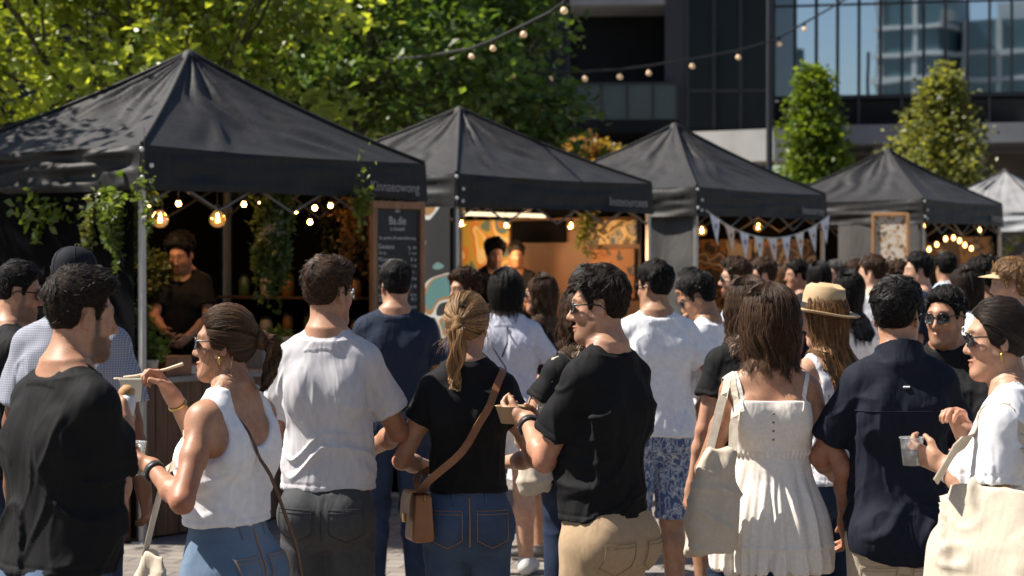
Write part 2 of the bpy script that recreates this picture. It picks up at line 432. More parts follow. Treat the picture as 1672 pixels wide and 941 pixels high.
# ---------------------------------------------------------------- hair (head frame, metres at hs = 1)
CR = np.array((.075,.095,.090)); CC = np.array((0,-.014,.035))
def hairline(v):
    return np.interp(v, [-.13,-.085,-.055,-.034,-.028,.012,.016,.030,.040,.060,.080,.10], [-.106,-.094,-.066,-.034,.030,.030,-.012,-.010,.028,.064,.082,.10])
def short_hair(col, rng, T=.030, S=.010, quiff=0., n=900, ln=.034, h=.005, curl=0., spike=.35, sr=.0009, part=0.):
    G = Grid((-.13,-.165,-.13),(.13,.15,.20), h)
    X,Y,Z = np.meshgrid(*G.ax, indexing='ij')
    x,y,z = X-CC[0],Y-CC[1],Z-CC[2]
    k0 = np.sqrt((x/CR[0])**2+(y/CR[1])**2+(z/CR[2])**2)+1e-6; k1 = np.sqrt((x/CR[0]**2)**2+(y/CR[1]**2)**2+(z/CR[2]**2)**2)+1e-6
    d = k0*(k0-1)/k1
    m = sstep((Z-hairline(Y)+.012)/(.026+.02*(Y < -.03)))
    t = S+(T-S)*sstep((Z-.015)/.085)+quiff*np.exp(-((Y-.062)/.040)**2)*sstep((Z-.06)/.05)
    pts = np.stack([X.ravel(),Y.ravel(),Z.ravel()],1)
    near = np.abs(d.ravel()) < .07
    nz = np.zeros(len(pts), dtype=np.float32); nz[near] = noise3(pts[near]*np.array((38,22,30))+7.3)*.0026+noise3(pts[near]*np.array((80,60,70)))*.0014
    if curl: nz[near] += noise3(pts[near]*95)*curl
    t = t + nz.reshape(t.shape)*sstep((Z-hairline(Y))/.04)*np.clip(t/.02,.4,1.3)
    G.D = (d-(t*m-.014*(1-m))).astype(np.float32)
    P,Q = G.mesh(); N = vnormals(P,Q)
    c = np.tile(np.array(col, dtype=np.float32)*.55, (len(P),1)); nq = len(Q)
    ok = np.where((P[:,2] > hairline(P[:,1])+.004))[0]
    if n and len(ok):
        K = 12; g = max(20,n//K)
        w = np.clip((P[ok,2]+.08)/.12,.30,1); si = rng.choice(ok, g, p=w/w.sum()); p0 = P[si]+N[si]*.0005; nn = N[si]; rho0 = np.linalg.norm((p0-CC)/CR,axis=1)
        crown = np.array((.014,-.070,.10)); fl = p0-crown; sw = np.cross(nn, fl); fl = fl-nn*(fl*nn).sum(1)[:,None]; fl /= np.linalg.norm(fl,axis=1)[:,None]+1e-6
        sw /= np.linalg.norm(sw,axis=1)[:,None]+1e-6; fl = fl+sw*.45
        lowm = (p0[:,2] < .04)[:,None]; fl = np.where(lowm, fl*.4+np.array((0,-.35,-1.)), fl)
        if part: fl = fl+np.array((part,0,0))*(~lowm)
        fl = fl+rng.normal(0,.34 if not curl else .8,fl.shape); fl -= nn*(fl*nn).sum(1)[:,None]; fl /= np.linalg.norm(fl,axis=1)[:,None]+1e-6
        L = ln*(.55+.75*rng.random(g))*np.clip((p0[:,2]+.01)/.10,.22,1); lift = spike*.62*(.25+1.1*rng.random(g))*np.clip((p0[:,2]+.0)/.10,.10,1)*(1+1.8*(quiff > 0)*np.exp(-((p0[:,1]-.07)/.03)**2))
        M_ = 6; gp = np.zeros((g,M_,3)); p = p0.copy(); d0 = fl+nn*lift[:,None]
        for i in range(M_):
            gp[:,i] = p; d0 = d0-nn*.14+rng.normal(0,.08+curl*25,d0.shape)*(i > 0); d1 = d0/np.linalg.norm(d0,axis=1)[:,None]; p = p+d1*(L/(M_-1))[:,None]
            rho = np.linalg.norm((p-CC)/CR,axis=1); fx = np.where(rho < rho0+.006, (rho0+.006)/rho, 1.); fx = np.where((p[:,2] < .0), np.minimum(fx,1.02), fx); p = CC+(p-CC)*fx[:,None]
        rid = np.repeat(np.arange(g),K); jit = rng.normal(0,1,(g*K,3)); jit -= nn[rid]*(jit*nn[rid]).sum(1)[:,None]*.6
        tt = np.linspace(0,1,M_)[None,:,None]; path = gp[rid]+jit[:,None,:]*.0060*(1-.55*tt)+rng.normal(0,.0009,(g*K,M_,3))*tt
        stray = rng.random(g*K) < .06; path = path+stray[:,None,None]*tt*rng.normal(0,.008,(g*K,1,3))
        rad = sr*(.7+.7*rng.random(g*K))[:,None]*np.array((1,1,1,.85,.6,.15))[None,:]
        lt = (.55+1.25*rng.random(g)**1.8)[rid]*(.7+.6*rng.random(g*K))
        sv,sq = tubes3(path, rad); sc = np.repeat(np.array(col)[None]*lt[:,None], M_*3, axis=0)
        Q = np.concatenate([Q, sq+len(P)]); P = np.concatenate([P, sv]); c = np.concatenate([c, sc])
    return P,Q,c,nq
def ell_pt(dirs, off):
    """point on the cranium (grown by off) in directions dirs (n,3)"""
    r = CR+np.asarray(off)[...,None] if np.ndim(off) else CR+off
    k = 1/np.sqrt(((dirs/r)**2).sum(-1))
    return CC+dirs*k[...,None]
def long_paths(phi, wend, rng, off, wave, M_=14, flare=.02, tuck=1., ph0=None, pin=.0):
    n = len(phi); T = np.linspace(0,1,M_); path = np.zeros((n,M_,3)); hx,hy = np.sin(phi),-np.cos(phi)
    ka = 6
    side = np.sign(hx)*.12
    for i in range(ka):
        el = math.pi/2*(1-i/(ka-1))**1.0; ce,se = math.cos(el)*1.0,math.sin(el)
        d = np.stack([hx*ce+.006*np.sign(hx)*(se), hy*ce, np.full(n,se)],1); d /= np.linalg.norm(d,axis=1)[:,None]
        path[:,i] = ell_pt(d, off)
    end0 = path[:,ka-1]; dw = (wend-end0[:,2]); ph = ph0 if ph0 is not None else rng.random(n)*6.28
    for i in range(ka,M_):
        f = (i-ka+1)/(M_-ka); w = end0[:,2]+dw*f
        sc = 1-.16*tuck*sstep((.02-w)/.14)+flare*8*sstep((-.13-w)/.15)
        path[:,i,0] = end0[:,0]*sc; path[:,i,1] = end0[:,1]*sc+(end0[:,1] < 0)*(.012*sstep((-.05-w)/.1)-.02*sstep((-.14-w)/.14)); path[:,i,2] = w
        amp = wave*sstep((.04-w)/.10); path[:,i,0] += amp*np.sin(ph+w*38); path[:,i,1] += amp*.8*np.cos(ph*1.3+w*34)
    return path
def long_hair(col, rng, wend=-.22, wave=.006, phimax=112, n=900, h=.006, sr=.0009, tuck=1., streak=.5, vol=.012, flare=.02):
    G = Grid((-.17,-.22,wend-.05),(.17,.16,.17), h)
    X,Y,Z = np.ix_(*G.ax)
    G.ell(CC, CR+vol*.8, .02)
    # face opening: remove hair in front
    pm = R(phimax)
    ph = np.linspace(-pm,pm,17); pp = long_paths(ph, np.full(17,wend+.02)+rng.random(17)*.03, rng, vol, wave, tuck=tuck, flare=flare)
    for a in pp:
        for i in range(4,len(a)-1):
            r0 = .021*(1-.5*max(0,(i-9))/5); G.cone(a[i], a[i+1], r0, r0*.92, .018)
    D2 = np.maximum(G.D, 0)
    fw = np.sqrt(((X)/.070)**2+((Y-.115)/.075)**2+((Z-.0)/.092)**2)
    G.D = np.maximum(G.D, -(fw-1)*.06).astype(np.float32)
    P,Q = G.mesh(); N = vnormals(P,Q)
    P = P+N*(noise3(P*np.array((70,70,9)))*.003+noise3(P*np.array((150,150,16)))*.0015)[:,None]
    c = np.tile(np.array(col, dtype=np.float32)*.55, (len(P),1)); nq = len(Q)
    if n:
        K = 14; g = max(24,n//K); phi = rng.uniform(-pm,pm,g); we = wend+rng.normal(.012,.024,g); lockphase = np.sin(phi*9)*2+rng.normal(0,.8,g)
        gp = long_paths(phi, we, rng, vol+.003+rng.random(g)*.013, wave*1.4, tuck=tuck, flare=flare, ph0=lockphase); gp += np.cumsum(rng.normal(0,.0014,gp.shape),axis=1)
        M_ = gp.shape[1]; rid = np.repeat(np.arange(g),K); tt = np.linspace(0,1,M_)[None,:,None]; n = g*K
        pp = gp[rid]+rng.normal(0,1,(n,1,3))*np.array((1,1,.3))*.0060*(1-.62*tt)+np.cumsum(rng.normal(0,.0005,(n,M_,3)),axis=1)
        stray = (rng.random(n) < .05)[:,None,None]; pp = pp+stray*np.cumsum(rng.normal(0,.0035,(n,M_,3)),axis=1)*sstep(tt*2)
        rad = sr*(.7+.7*rng.random(n))[:,None]*np.interp(np.arange(M_),[0,3,M_-3,M_-1],[.6,1,.9,.15])[None]; lk = (1+streak*(rng.random(g)*2.4-.8))[rid]
        sv,sq = tubes3(pp, rad); tone = lk*(.8+.4*rng.random(n))
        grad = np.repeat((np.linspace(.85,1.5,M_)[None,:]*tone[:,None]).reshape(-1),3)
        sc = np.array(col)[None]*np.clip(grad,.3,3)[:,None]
        Q = np.concatenate([Q, sq+len(P)]); P = np.concatenate([P, sv]); c = np.concatenate([c, sc])
    return P,Q,c,nq
def tied_hair(col, rng, tie=(0,-.118,.028), tail=None, n=900, h=.005, sr=.0008, streak=.5, bun=0., mess=0., wave=.006, wisps=0):
    tie = np.array(tie); G = Grid((-.14,-.30,-.30),(.14,.14,.18), h)
    X,Y,Z = np.meshgrid(*G.ax, indexing='ij'); x,y,z = X-CC[0],Y-CC[1],Z-CC[2]
    k0 = np.sqrt((x/CR[0])**2+(y/CR[1])**2+(z/CR[2])**2)+1e-6; k1 = np.sqrt((x/CR[0]**2)**2+(y/CR[1]**2)**2+(z/CR[2]**2)**2)+1e-6
    m = sstep((Z-hairline(Y)+.016)/.03)
    G.D = (k0*(k0-1)/k1-(.011*m-.014*(1-m))).astype(np.float32)
    G.cone(ell_pt(unit(tie-CC)[None],0.)[0], tie, .030, .017, .025)
    tp = [np.array(p) for p in (tail or [])]
    for i in range(len(tp)-1):
        r0 = .026*(1-.72*(i/max(1,len(tp)-1))**1.2); G.cone(tp[i], tp[i+1], r0 if i else .018, r0*.9, .014)
    if bun:
        G.ell(tie+np.array((0,-bun*.55,0)), (bun,bun*.85,bun), .02)
    P,Q = G.mesh(); N = vnormals(P,Q)
    P = P+N*(noise3(P*np.array((90,60,50)))*.002+(noise3(P*60)*mess))[:,None]
    c = np.tile(np.array(col, dtype=np.float32)*.55, (len(P),1)); parts = [(P,c)]; qs = [Q]; off = len(P)
    def put(path, rad, cc):
        nonlocal off
        v,q = tubes3(path, rad); parts.append((v,np.repeat(cc,path.shape[1]*3,axis=0))); qs.append(q+off); off += len(v)
    if n:
        th = rng.uniform(-math.pi,math.pi,n)      # hairline loop: 0 = forehead, pi = nape
        vv = np.interp(np.abs(th),[0,.6,1.2,1.7,2.3,3.15],[.075,.055,.020,-.02,-.055,-.095]); ww = hairline(vv)+.006+rng.random(n)*.10*(rng.random(n) < .6)
        uu = np.sign(th)*.08*np.abs(np.sin(np.minimum(np.abs(th),math.pi)))**.5
        r0 = np.stack([uu,vv,ww],1)-CC; r0 /= np.linalg.norm(r0,axis=1)[:,None]; r1 = unit(tie-CC)
        M_ = 9; T = np.linspace(0,1,M_); path = np.zeros((n,M_,3)); of = .011+rng.random(n)*.006+mess*rng.random(n)
        for i,t in enumerate(T):
            d = r0*(1-t)+r1*t+np.array((0,0,.5))*(t*(1-t))*(r0[:,2:3] > .2); d /= np.linalg.norm(d,axis=1)[:,None]; path[:,i] = ell_pt(d, of)
        path[:,-1] = tie+rng.normal(0,.007,(n,3)); path[:,-2] = path[:,-2]*.7+tie*.3
        put(path, sr*(.6+.8*rng.random(n))[:,None]*np.interp(T,[0,.2,.8,1],[.3,1,1,.7])[None], np.array(col)[None]*np.clip((1+streak*1.3*np.sin(th*37+np.sin(th*11)*3))*(.75+.5*rng.random(n)),.25,3)[:,None])
        if len(tp):
            n2 = n; lk = rng.integers(0,26,n2); a = (rng.random(26)*6.28)[lk]+rng.normal(0,.16,n2); rr = np.clip(np.sqrt(rng.random(26))[lk]+rng.normal(0,.10,n2),0,1.15); M2 = 14; path = np.zeros((n2,M2,3)); tl = np.array(tp); kn = np.linspace(0,1,len(tp)); ph = np.round(a*1.6)*1.3
            ends = .72+.33*rng.random(n2)
            for i in range(M2):
                t = np.clip(i/(M2-1)*ends,0,1.05); cpt = np.stack([np.interp(t,kn,tl[:,e]) for e in range(3)],1)
                w = .030*np.interp(t,[0,.12,.4,1],[.35,.9,1,.5]); wv = wave*sstep(t*2.5)
                path[:,i] = cpt+np.stack([np.cos(a)*rr*w+wv*np.sin(ph+t*15), np.sin(a)*rr*w+wv*np.cos(ph+t*13), -np.clip(t-1,0,1)*.2],1)
            put(path, sr*(.6+.8*rng.random(n2))[:,None]*np.interp(np.linspace(0,1,M2),[0,.2,.8,1],[.8,1,.8,.15])[None], np.array(col)[None]*np.clip((1.1+streak*(rng.random(26)*2.6-1.))[lk]*(.8+.4*rng.random(n2)),.25,4)[:,None])
        if bun:
            n3 = n//2; d = rng.normal(0,1,(n3,3)); d /= np.linalg.norm(d,axis=1)[:,None]; ax = rng.normal(0,1,(n3,3)); ax -= d*(ax*d).sum(1)[:,None]; ax /= np.linalg.norm(ax,axis=1)[:,None]
            M3 = 8; path = np.zeros((n3,M3,3)); cb = tie+np.array((0,-bun*.55,0))
            for i in range(M3):
                an = i*.26; path[:,i] = cb+(d*math.cos(an)+ax*math.sin(an))*np.array((bun,bun*.85,bun))*(1.0+.10*rng.random(n3)[:,None]+mess*8*i/M3)
            put(path, sr*(.6+.8*rng.random(n3))[:,None]*np.ones(M3)[None], np.array(col)[None]*(1.1+streak*(rng.random(n3)*2-.7))[:,None])
        if wisps:
            sg = rng.choice([-1,1],wisps); st = np.stack([sg*(.072+.01*rng.random(wisps)), rng.uniform(-.06,.045,wisps), rng.uniform(-.02,.03,wisps)],1)
            path = np.zeros((wisps,7,3)); p = st.copy(); d = np.stack([sg*.3*rng.random(wisps),rng.normal(-.1,.2,wisps),-np.ones(wisps)],1)
            for i in range(7): path[:,i] = p; d = d+rng.normal(0,.16,d.shape); p = p+d/np.linalg.norm(d,axis=1)[:,None]*.018
            put(path, np.full((wisps,7),sr*.6), np.array(col)[None]*(1+rng.random(wisps))[:,None])
    return np.concatenate([a for a,_ in parts]), np.concatenate(qs), np.concatenate([b for _,b in parts]), len(Q)

# ---------------------------------------------------------------- cloth displacement
def ridge(n, w=3.2, p=1.4): return np.clip(1-np.abs(n)*w, 0, 1)**p
def fold_tee(P, N, seed, amp, hem, chest, s):
    z = P[:,2]; q = P+seed*3.1; x = P[:,0]
    wq = noise3(q*np.array((5,5,3)))*.10; w2 = noise3(q*np.array((9,9,5))+5)*.04
    a = ridge(noise3(np.stack([q[:,0]*10+wq*14, q[:,1]*10+wq*8, q[:,2]*1.7+wq*2],1)))
    a2 = ridge(noise3(np.stack([q[:,0]*17+w2*30+q[:,2]*2, q[:,1]*15, q[:,2]*2.6],1)+9), 2.6)
    m = sstep((chest-z)/.13+.45)*(.55+.45*sstep((z-hem)/.3))
    b = ridge(noise3(np.stack([q[:,0]*3.6+wq*3, q[:,1]*3.6, q[:,2]*17+wq*34+np.abs(x)*9],1)), 2.8)
    hor = b*np.exp(-((z-hem-.11)/.10)**2)
    dg = ridge(noise3(np.stack([q[:,0]*7+q[:,2]*11*np.sign(x), q[:,1]*7, q[:,2]*7-np.abs(x)*13],1)+3), 3.)*np.exp(-((np.abs(x)-.15*s)/.07)**2)*np.exp(-((z-chest+.04)/.12)**2)
    c = noise3(q*np.array((22,22,14)))*.22
    return P+N*(((a*.9+a2*.5)*m+hor*1.25+dg*.9+c-.35)*amp*1.25)[:,None]
def fold_leg(P, N, seed, amp, knee):
    z = P[:,2]; q = P+seed*1.7; wq = noise3(q*6)*.5
    b = ridge(noise3(np.stack([q[:,0]*5+wq, q[:,1]*5, q[:,2]*15+wq*3+q[:,0]*10],1)), 2.6)-.3
    m = .35+np.exp(-((z-knee)/.12)**2)+np.exp(-((z-knee-.30)/.07)**2)*.8+np.exp(-((z-.14)/.1)**2)
    c = noise3(np.stack([q[:,0]*16, q[:,1]*16, q[:,2]*3],1))*.5
    return P+N*((b*m+c)*amp)[:,None]

class Person: pass
def person(px, Z, H, sex='m', yaw=0., head=(0,0,0), armL=None, armR=None, hair=('short',{}), hairc='dark', skin='tan', top=None, bottom=None,
           label='', group='people in the market crowd', res=.0055, seed=1, build=1., sway=0., lean=0., beard=0., glasses=None, hat=None, shoes=None, x=None, hs=None, base=0., stance=.11, feet=True, twist=0.):
    """px: photograph column of the neck; armX: dict(hand=(x,y,z), pole, palm, curl) in 1.78 m units; yaw 0 = back to the camera"""
    rng = np.random.default_rng(seed); fem = sex == 'f'; s = H/1.78; w = s*build
    X0 = (px-CX)/F*Z if x is None else x
    root = empty('person', (X0, Z, base), R(yaw), label, 'person', group)
    hs = (hs or 1.)*(.89 if fem else .91)
    def off(z):   # sway + lean of the trunk
        f = np.interp(z,[0,.5,.93,1.15,1.5,1.8],[0,.4,1,.55,-.15,-.2])
        return sway*f, lean*max(0,z-.93)/.57
    def P3(x_,y_,z_):
        a,b = off(z_); return np.array(((x_*w+a*s), (y_*s+b*s), z_*s), dtype=np.float32)
    tab0 = TF if fem else TM
    tab = [(z*s, a*w, b*s*(.6+.4*build), off(z)[0]*s, (cy+off(z)[1])*s) for z,a,b,cx,cy in tab0]
    sh = .143 if fem else .153; shz = 1.415 if fem else 1.430
    RA = (.043,.034,.034,.0225) if fem else (.049,.039,.039,.0265)
    RA = tuple(r*s*(.5+.5*build) for r in RA)
    hipx = .088
    # joints
    J = {}
    for sd,arm in ((-1,armL),(1,armR)):
        arm = arm or dict(hand=(sd*.255,.06,.80))
        S_ = P3(sd*sh, -.012, shz+arm.get('raise',0)); hx = arm['hand']; T_ = np.array((hx[0]*w+off(hx[2])[0]*s*.5, hx[1]*s+off(1.2)[1]*s, hx[2]*s))
        E,Wr = ik(S_, T_, .292*s, .255*s, arm.get('pole',(sd*.55,-.8,-.6)))
        f = unit(Wr-E); fd = unit(arm['fd']) if 'fd' in arm else f
        n = unit(np.array(arm.get('palm',(-sd,.15,0)))-fd*(np.array(arm.get('palm',(-sd,.15,0)))@fd))
        side = np.cross(fd,n) if sd > 0 else np.cross(n,fd)
        J[sd] = (S_,E,Wr,fd,n,side,arm)
    HCz = H-.125*hs-(.012)
    dz = 0. if fem else .014; nb = P3(0,-.020,1.47+dz); ox,oy = off(1.62)
    HC = np.array((ox*s, (.018+oy)*s, HCz), dtype=np.float32)
    M = rotm(*head)
    if head[1]: HC = HC+np.array((-math.sin(R(head[0])),math.cos(R(head[0])),0))*math.sin(R(-head[1]))*.055-np.array((0,0,abs(math.sin(R(head[1])))*.02))
    legs = {}
    for sd in (-1,1):
        fx = sd*stance; fy = rng.uniform(-.04,.04)
        legs[sd] = (P3(sd*hipx,-.004,.90), np.array(((sd*(hipx*.4+stance*.55))*w+sway*s*.4,.018*s+fy*.5,.49*s)), np.array((fx*w,-.02*s+fy,.085*s)))
    RL = ((.090,.060,.058,.040) if fem else (.088,.062,.060,.041)); RL = tuple(r*s*(.4+.6*build) for r in RL)
    # ---- body
    cov = .008 if (bottom and bottom.get('hem',.1) < .3) else (.014 if top and top['kind'] == 'dress' else 0.); RB = tuple(r-cov for r in RL)
    ext = max(.36*w, max(abs(J[sd][i][0])+.22 for sd in (-1,1) for i in (1,2))); eyf = max(.24, max(J[sd][2][1]+.22 for sd in (-1,1)), HC[1]+.17); eyb = min(-.20, min(J[sd][i][1]-.12 for sd in (-1,1) for i in (1,2)))
    G = Grid((-ext,eyb,-.01),(ext,eyf,H+.05), res)
    G.loft(tab, .02, -.002)
    for sd in (-1,1):
        G.cone(P3(sd*.03,-.024,1.52+dz), P3(sd*(sh-.015),-.016,1.432+dz), .036*s, .034*s, .05)
        S_,E,Wr,fd,n,side,arm = J[sd]
        G.ell(S_, np.array((.050,.052,.058))*s*(.87 if fem else 1), .05)
        mid = S_*.55+E*.45
        G.cone(S_, mid, RA[0], RA[0]*.93, .03); G.cone(mid, E, RA[0]*.93, RA[1], .02)
        mf = E*.68+Wr*.32
        G.cone(E, mf, RA[1]*.95, RA[2], .02); G.cone(mf, Wr, RA[2], RA[3], .02)
        hand_into(G, Wr+fd*.008*s, fd, n, side, .97*s if not fem else .95*s, arm.get('curl',.45))
        if fem: G.ell(P3(sd*.068,.086,1.285), np.array((.056,.052,.056))*s, .04)
        else: G.ell(P3(sd*.075,.070,1.33), np.array((.075,.04,.06))*s, .05)
        G.ell(P3(sd*.078,-.075,.915), np.array((.083,.068,.085))*s*(1.04 if fem else 1)-cov, .05)
        h,k,a = legs[sd]
        G.cone(h, k, RB[0], RB[1]*.95, .03)
        c = k*.72+a*.28+np.array((0,-.014*s,0)); G.cone(k, c, RB[1]*.92, RB[2], .03); G.cone(c, a, RB[2], RB[3], .03)
        G.cone(a+np.array((0,-.02,-.03*s)), a+np.array((sd*.02,.15*s,-.052*s)), .034*s, .024*s, .03)
        # shoulder blades
        G.ell(P3(sd*.085,-.088,1.33), np.array((.055,.030,.075))*s*(.9 if fem else 1), .05)
    nr = (.047 if fem else .056)*s*(.6+.4*build)
    G.cone(nb, HC+M@np.array((0,-.022,-.055),dtype=np.float32)*hs, nr*1.10, nr*.98, .03)
    head_into(G, HC, M, hs, fem)
    bp,bq = G.mesh(); bp = relax(bp,bq,1,.35)
    hc_ = HAIRC[hairc] if isinstance(hairc,str) else hairc
    base_c = SKIN[skin] if isinstance(skin,str) else skin
    col = head_colors(bp, HC, M, hs, base_c, fem, beard, tuple(min(1,c*1.2+.004) for c in hc_))
    b1 = noise3(bp*14+seed)[:,None]; b2 = noise3(bp*55+seed*2)[:,None]; fr_ = (noise3(bp*230+seed) > .62).astype(np.float32)[:,None]
    tan_ = sstep((np.abs(bp[:,0])-.16*w)/.06)[:,None]
    col = col*(1+b1*np.array((.05,.10,.12))+b2*np.array((.04,.08,.08)))*(1-tan_*np.array((.10,.15,.18)))*(1-fr_*np.array((.10,.18,.2)))
    for sd in (-1,1):
        for jt,rr in ((J[sd][1],.05),(J[sd][2]+np.array(J[sd][3])*.09,.035)):
            red = np.exp(-((bp-jt)**2).sum(1)/rr**2)[:,None]; col = col*(1-red*np.array((0,.16,.16)))
    body = link('body', np_mesh('body', bp, bq, col=np.clip(col,0,1)), root, skin_mat())
    me = Person(); me.root = root; me.HC = HC; me.M = M; me.J = J; me.s = s; me.w = w; me.legs = legs; me.body = (bp,bq); me.P3 = P3; me.hs = hs; me.top = None; me.bot = None; me.H = H; me.RA = RA
    co,si = math.cos(R(yaw)),math.sin(R(yaw))
    me.W = lambda p: Vector((X0+p[0]*co-p[1]*si, Z+p[0]*si+p[1]*co, base+p[2])); me.yaw = R(yaw)
    # ---- top
    if top:
        kind = top['kind']; hem = top.get('hem',.93)*s; loose = top.get('loose',.02)*s*.85; offt = top.get('off',.009)*s
        G = Grid((-ext,eyb-.03,hem-.06),(ext,min(eyf,.32),1.60*s), res)
        A = np.array(tab); zs = np.linspace(hem if kind != 'dress' else top['waist']*s, 1.50*s, 24)
        a_ = np.interp(zs,A[:,0],A[:,1]); b_ = np.interp(zs,A[:,0],A[:,2]); cx_ = np.interp(zs,A[:,0],A[:,3]); cy_ = np.interp(zs,A[:,0],A[:,4])
        dr = top.get('drape',.75)   # how straight the cloth hangs from the chest
        ch = zs < 1.33*s; aw = np.interp(1.33*s,A[:,0],A[:,1]); bw = np.interp(1.33*s,A[:,0],A[:,2])
        a2 = np.where(ch, np.maximum(a_, a_*(1-dr)+aw*dr)+loose*np.clip((1.36*s-zs)/(.4*s),0,1), a_); b2 = np.where(ch, np.maximum(b_, b_*(1-dr)+bw*dr)+loose*.8*np.clip((1.36*s-zs)/(.4*s),0,1), b_)
        G.loft(list(zip(zs,a2,b2,cx_,cy_)), .015, offt)
        fr = top.get('sleeve',.62); sl = top.get('sloose',.016)*s
        for sd in (-1,1):
            S_,E,Wr,fd,n,side,arm = J[sd]
            if kind in ('tee','shirt'):
                G.cone(P3(sd*.03,-.024,1.515+dz), P3(sd*(sh-.015),-.016,1.432+dz), .037*s+offt, .036*s+offt, .05)
                G.ell(S_, np.array((.050,.052,.058))*s*(.88 if fem else 1)+offt, .05)
                ax = unit(E-S_); en = S_+(E-S_)*fr; full = S_+(E-S_)*(fr+.25)
                i0 = np.round((np.minimum(S_,full)-.13-G.lo)/res).astype(int); lo2 = G.lo+i0*res
                hi2 = np.maximum(S_,full)+.13; n2 = np.ceil((hi2-lo2)/res).astype(int); sub2 = Grid(lo2, lo2+n2*res, res); r1 = RA[0]+offt+sl*(1+.25/fr)
                sub2.cone(S_, full, RA[0]+offt+.004, r1, 0, clip=[(en,ax)])
                wl = max(.009, 1.7*res); sub2.cone(en-ax*.035, en+ax*.08, max(.02,RA[0]+offt+sl-wl-.004), RA[0]+offt+sl-wl+.004, 0, sub=True)
                a0 = np.maximum(i0,0); a1 = np.minimum(i0+sub2.n, G.n); b0 = a0-i0; b1 = b0+(a1-a0)
                if np.all(a1 > a0):
                    gs = tuple(slice(a0[i],a1[i]) for i in range(3)); bs = tuple(slice(b0[i],b1[i]) for i in range(3))
                    g,u = G.D[gs],sub2.D[bs]; kk = .02*s; hh = np.maximum(kk-np.abs(g-u),0)/kk; G.D[gs] = np.minimum(g,u)-hh*hh*kk*.25
            elif kind == 'tank':
                G.cone(P3(sd*.03,-.024,1.515+dz), P3(sd*(sh-.015),-.016,1.432+dz), .036*s+offt, .034*s+offt, .05)
            if fem and kind != 'shirt': G.ell(P3(sd*.068,.088,1.285), np.array((.056,.052,.056))*s+offt, .04)
            elif fem: G.ell(P3(sd*.068,.088,1.285), np.array((.058,.054,.058))*s+offt, .05)
            else: G.ell(P3(sd*.075,.070,1.33), np.array((.075,.04,.06))*s+offt, .05)
            if True: G.ell(P3(sd*.085,-.088,1.33), np.array((.055,.030,.075))*s*(.9 if fem else 1)+offt, .05)
            if hem < .97*s and kind != 'dress': G.ell(P3(sd*.078,-.075,.915), np.array((.083,.068,.085))*s*(1.04 if fem else 1)+offt+.010*s, .05)
            if kind == 'tank':
                G.ell(P3(sd*.212,-.01,1.375), np.array((.105,.15,.115))*s, .01, sub=True)
        if kind == 'tank':
            G.ell(P3(0,-.11,1.475), np.array((.080,.13,.145))*s, .012, sub=True); G.ell(P3(0,.11,1.49), np.array((.080,.13,.13))*s, .012, sub=True); G.ell(P3(0,0,1.53), np.array((.088,.12,.065))*s, .012, sub=True)
        if kind == 'dress':
            G.plane((0,0,top['bust']*s), (0,.12,1))
            wz = top['waist']*s; z1 = hem
            rows = []
            aw = np.interp(wz,A[:,0],A[:,1])+offt; bw = np.interp(wz,A[:,0],A[:,2])+offt; c0,c1 = off(top['waist'])
            for t in np.linspace(0,1,9):
                zz = z1+(wz+.02-z1)*t; fl = (1-t)**.8; hb = .044*s*sstep((wz-zz)/.14); rows.append((zz, max(aw+top['flare']*fl*s, float(np.interp(max(zz,.93*s),A[:,0],A[:,1]))+hb), max(bw+top['flare']*.85*fl*s, float(np.interp(max(zz,.93*s),A[:,0],A[:,2]))+hb+.022*s*sstep((wz-zz)/.2)), c0*s, c1*s*.3-.012*(1-t)))
            G.loft(rows, .01, 0, e=2.05)
        else:
            neckr = nr*1.10+top.get('neck',.012)*s
            if kind != 'tank': G.cone(nb+np.array((0,.006*s,-.012*s)), HC+np.array((0,.03,-.10)), neckr, neckr*1.0, .006, sub=True)
            if kind == 'shirt':
                up = unit(HC+np.array((0,-.02,-.06))-nb); r0 = neckr+.004
                G.cone(nb+up*.012*s, nb+up*.095*s, r0+.020*s, r0+.005*s, .004, clip=[(nb+up*.072*s,up+np.array((0,.30,0)))])
                G.cone(nb-up*.05, nb+up*.16, r0-.004*s, r0-.010*s, 0, sub=True)
            cv = top.get('tail',0.); X,Y,Zg = np.ix_(*G.ax)
            G.D = np.maximum(G.D, hem+cv*X*X+.006*np.sin(X*14+seed)-Zg).astype(np.float32)
        tp,tq = G.mesh(); tp = relax(tp,tq,1,.4); N = vnormals(tp,tq)
        if kind == 'dress':
            wz = top['waist']*s; ang = np.arctan2(tp[:,1],tp[:,0]); low = sstep((wz-tp[:,2])/.22)
            pl = np.sin(ang*17+noise3(tp*np.array((6,6,2)))*3.2)*.007+noise3(np.stack([ang*9,tp[:,2]*2,ang*0],1))*.010
            tier = np.exp(-((tp[:,2]-hem-.085)/.006)**2)*.007; ruf = np.sin(ang*40+noise3(tp*9)*3)*.005*sstep((hem+.085-tp[:,2])/.03)
            fl = noise3(tp*np.array((16,16,30)))*.0025*(tp[:,2] > wz)
            gath = np.exp(-((tp[:,2]-wz)/.012)**2)*np.sin(ang*46)*.003
            tp = tp+N*(pl*low+tier+ruf+fl+gath)[:,None]
        else:
            tp = fold_tee(tp, N, seed, top.get('fold',.0075)*s, hem, 1.36*s, s)
        if kind in ('tee','shirt','tank'):
            tp = tp-N*(np.exp(-((tp[:,2]-hem-.024*s)/.004)**2)*.0028)[:,None]
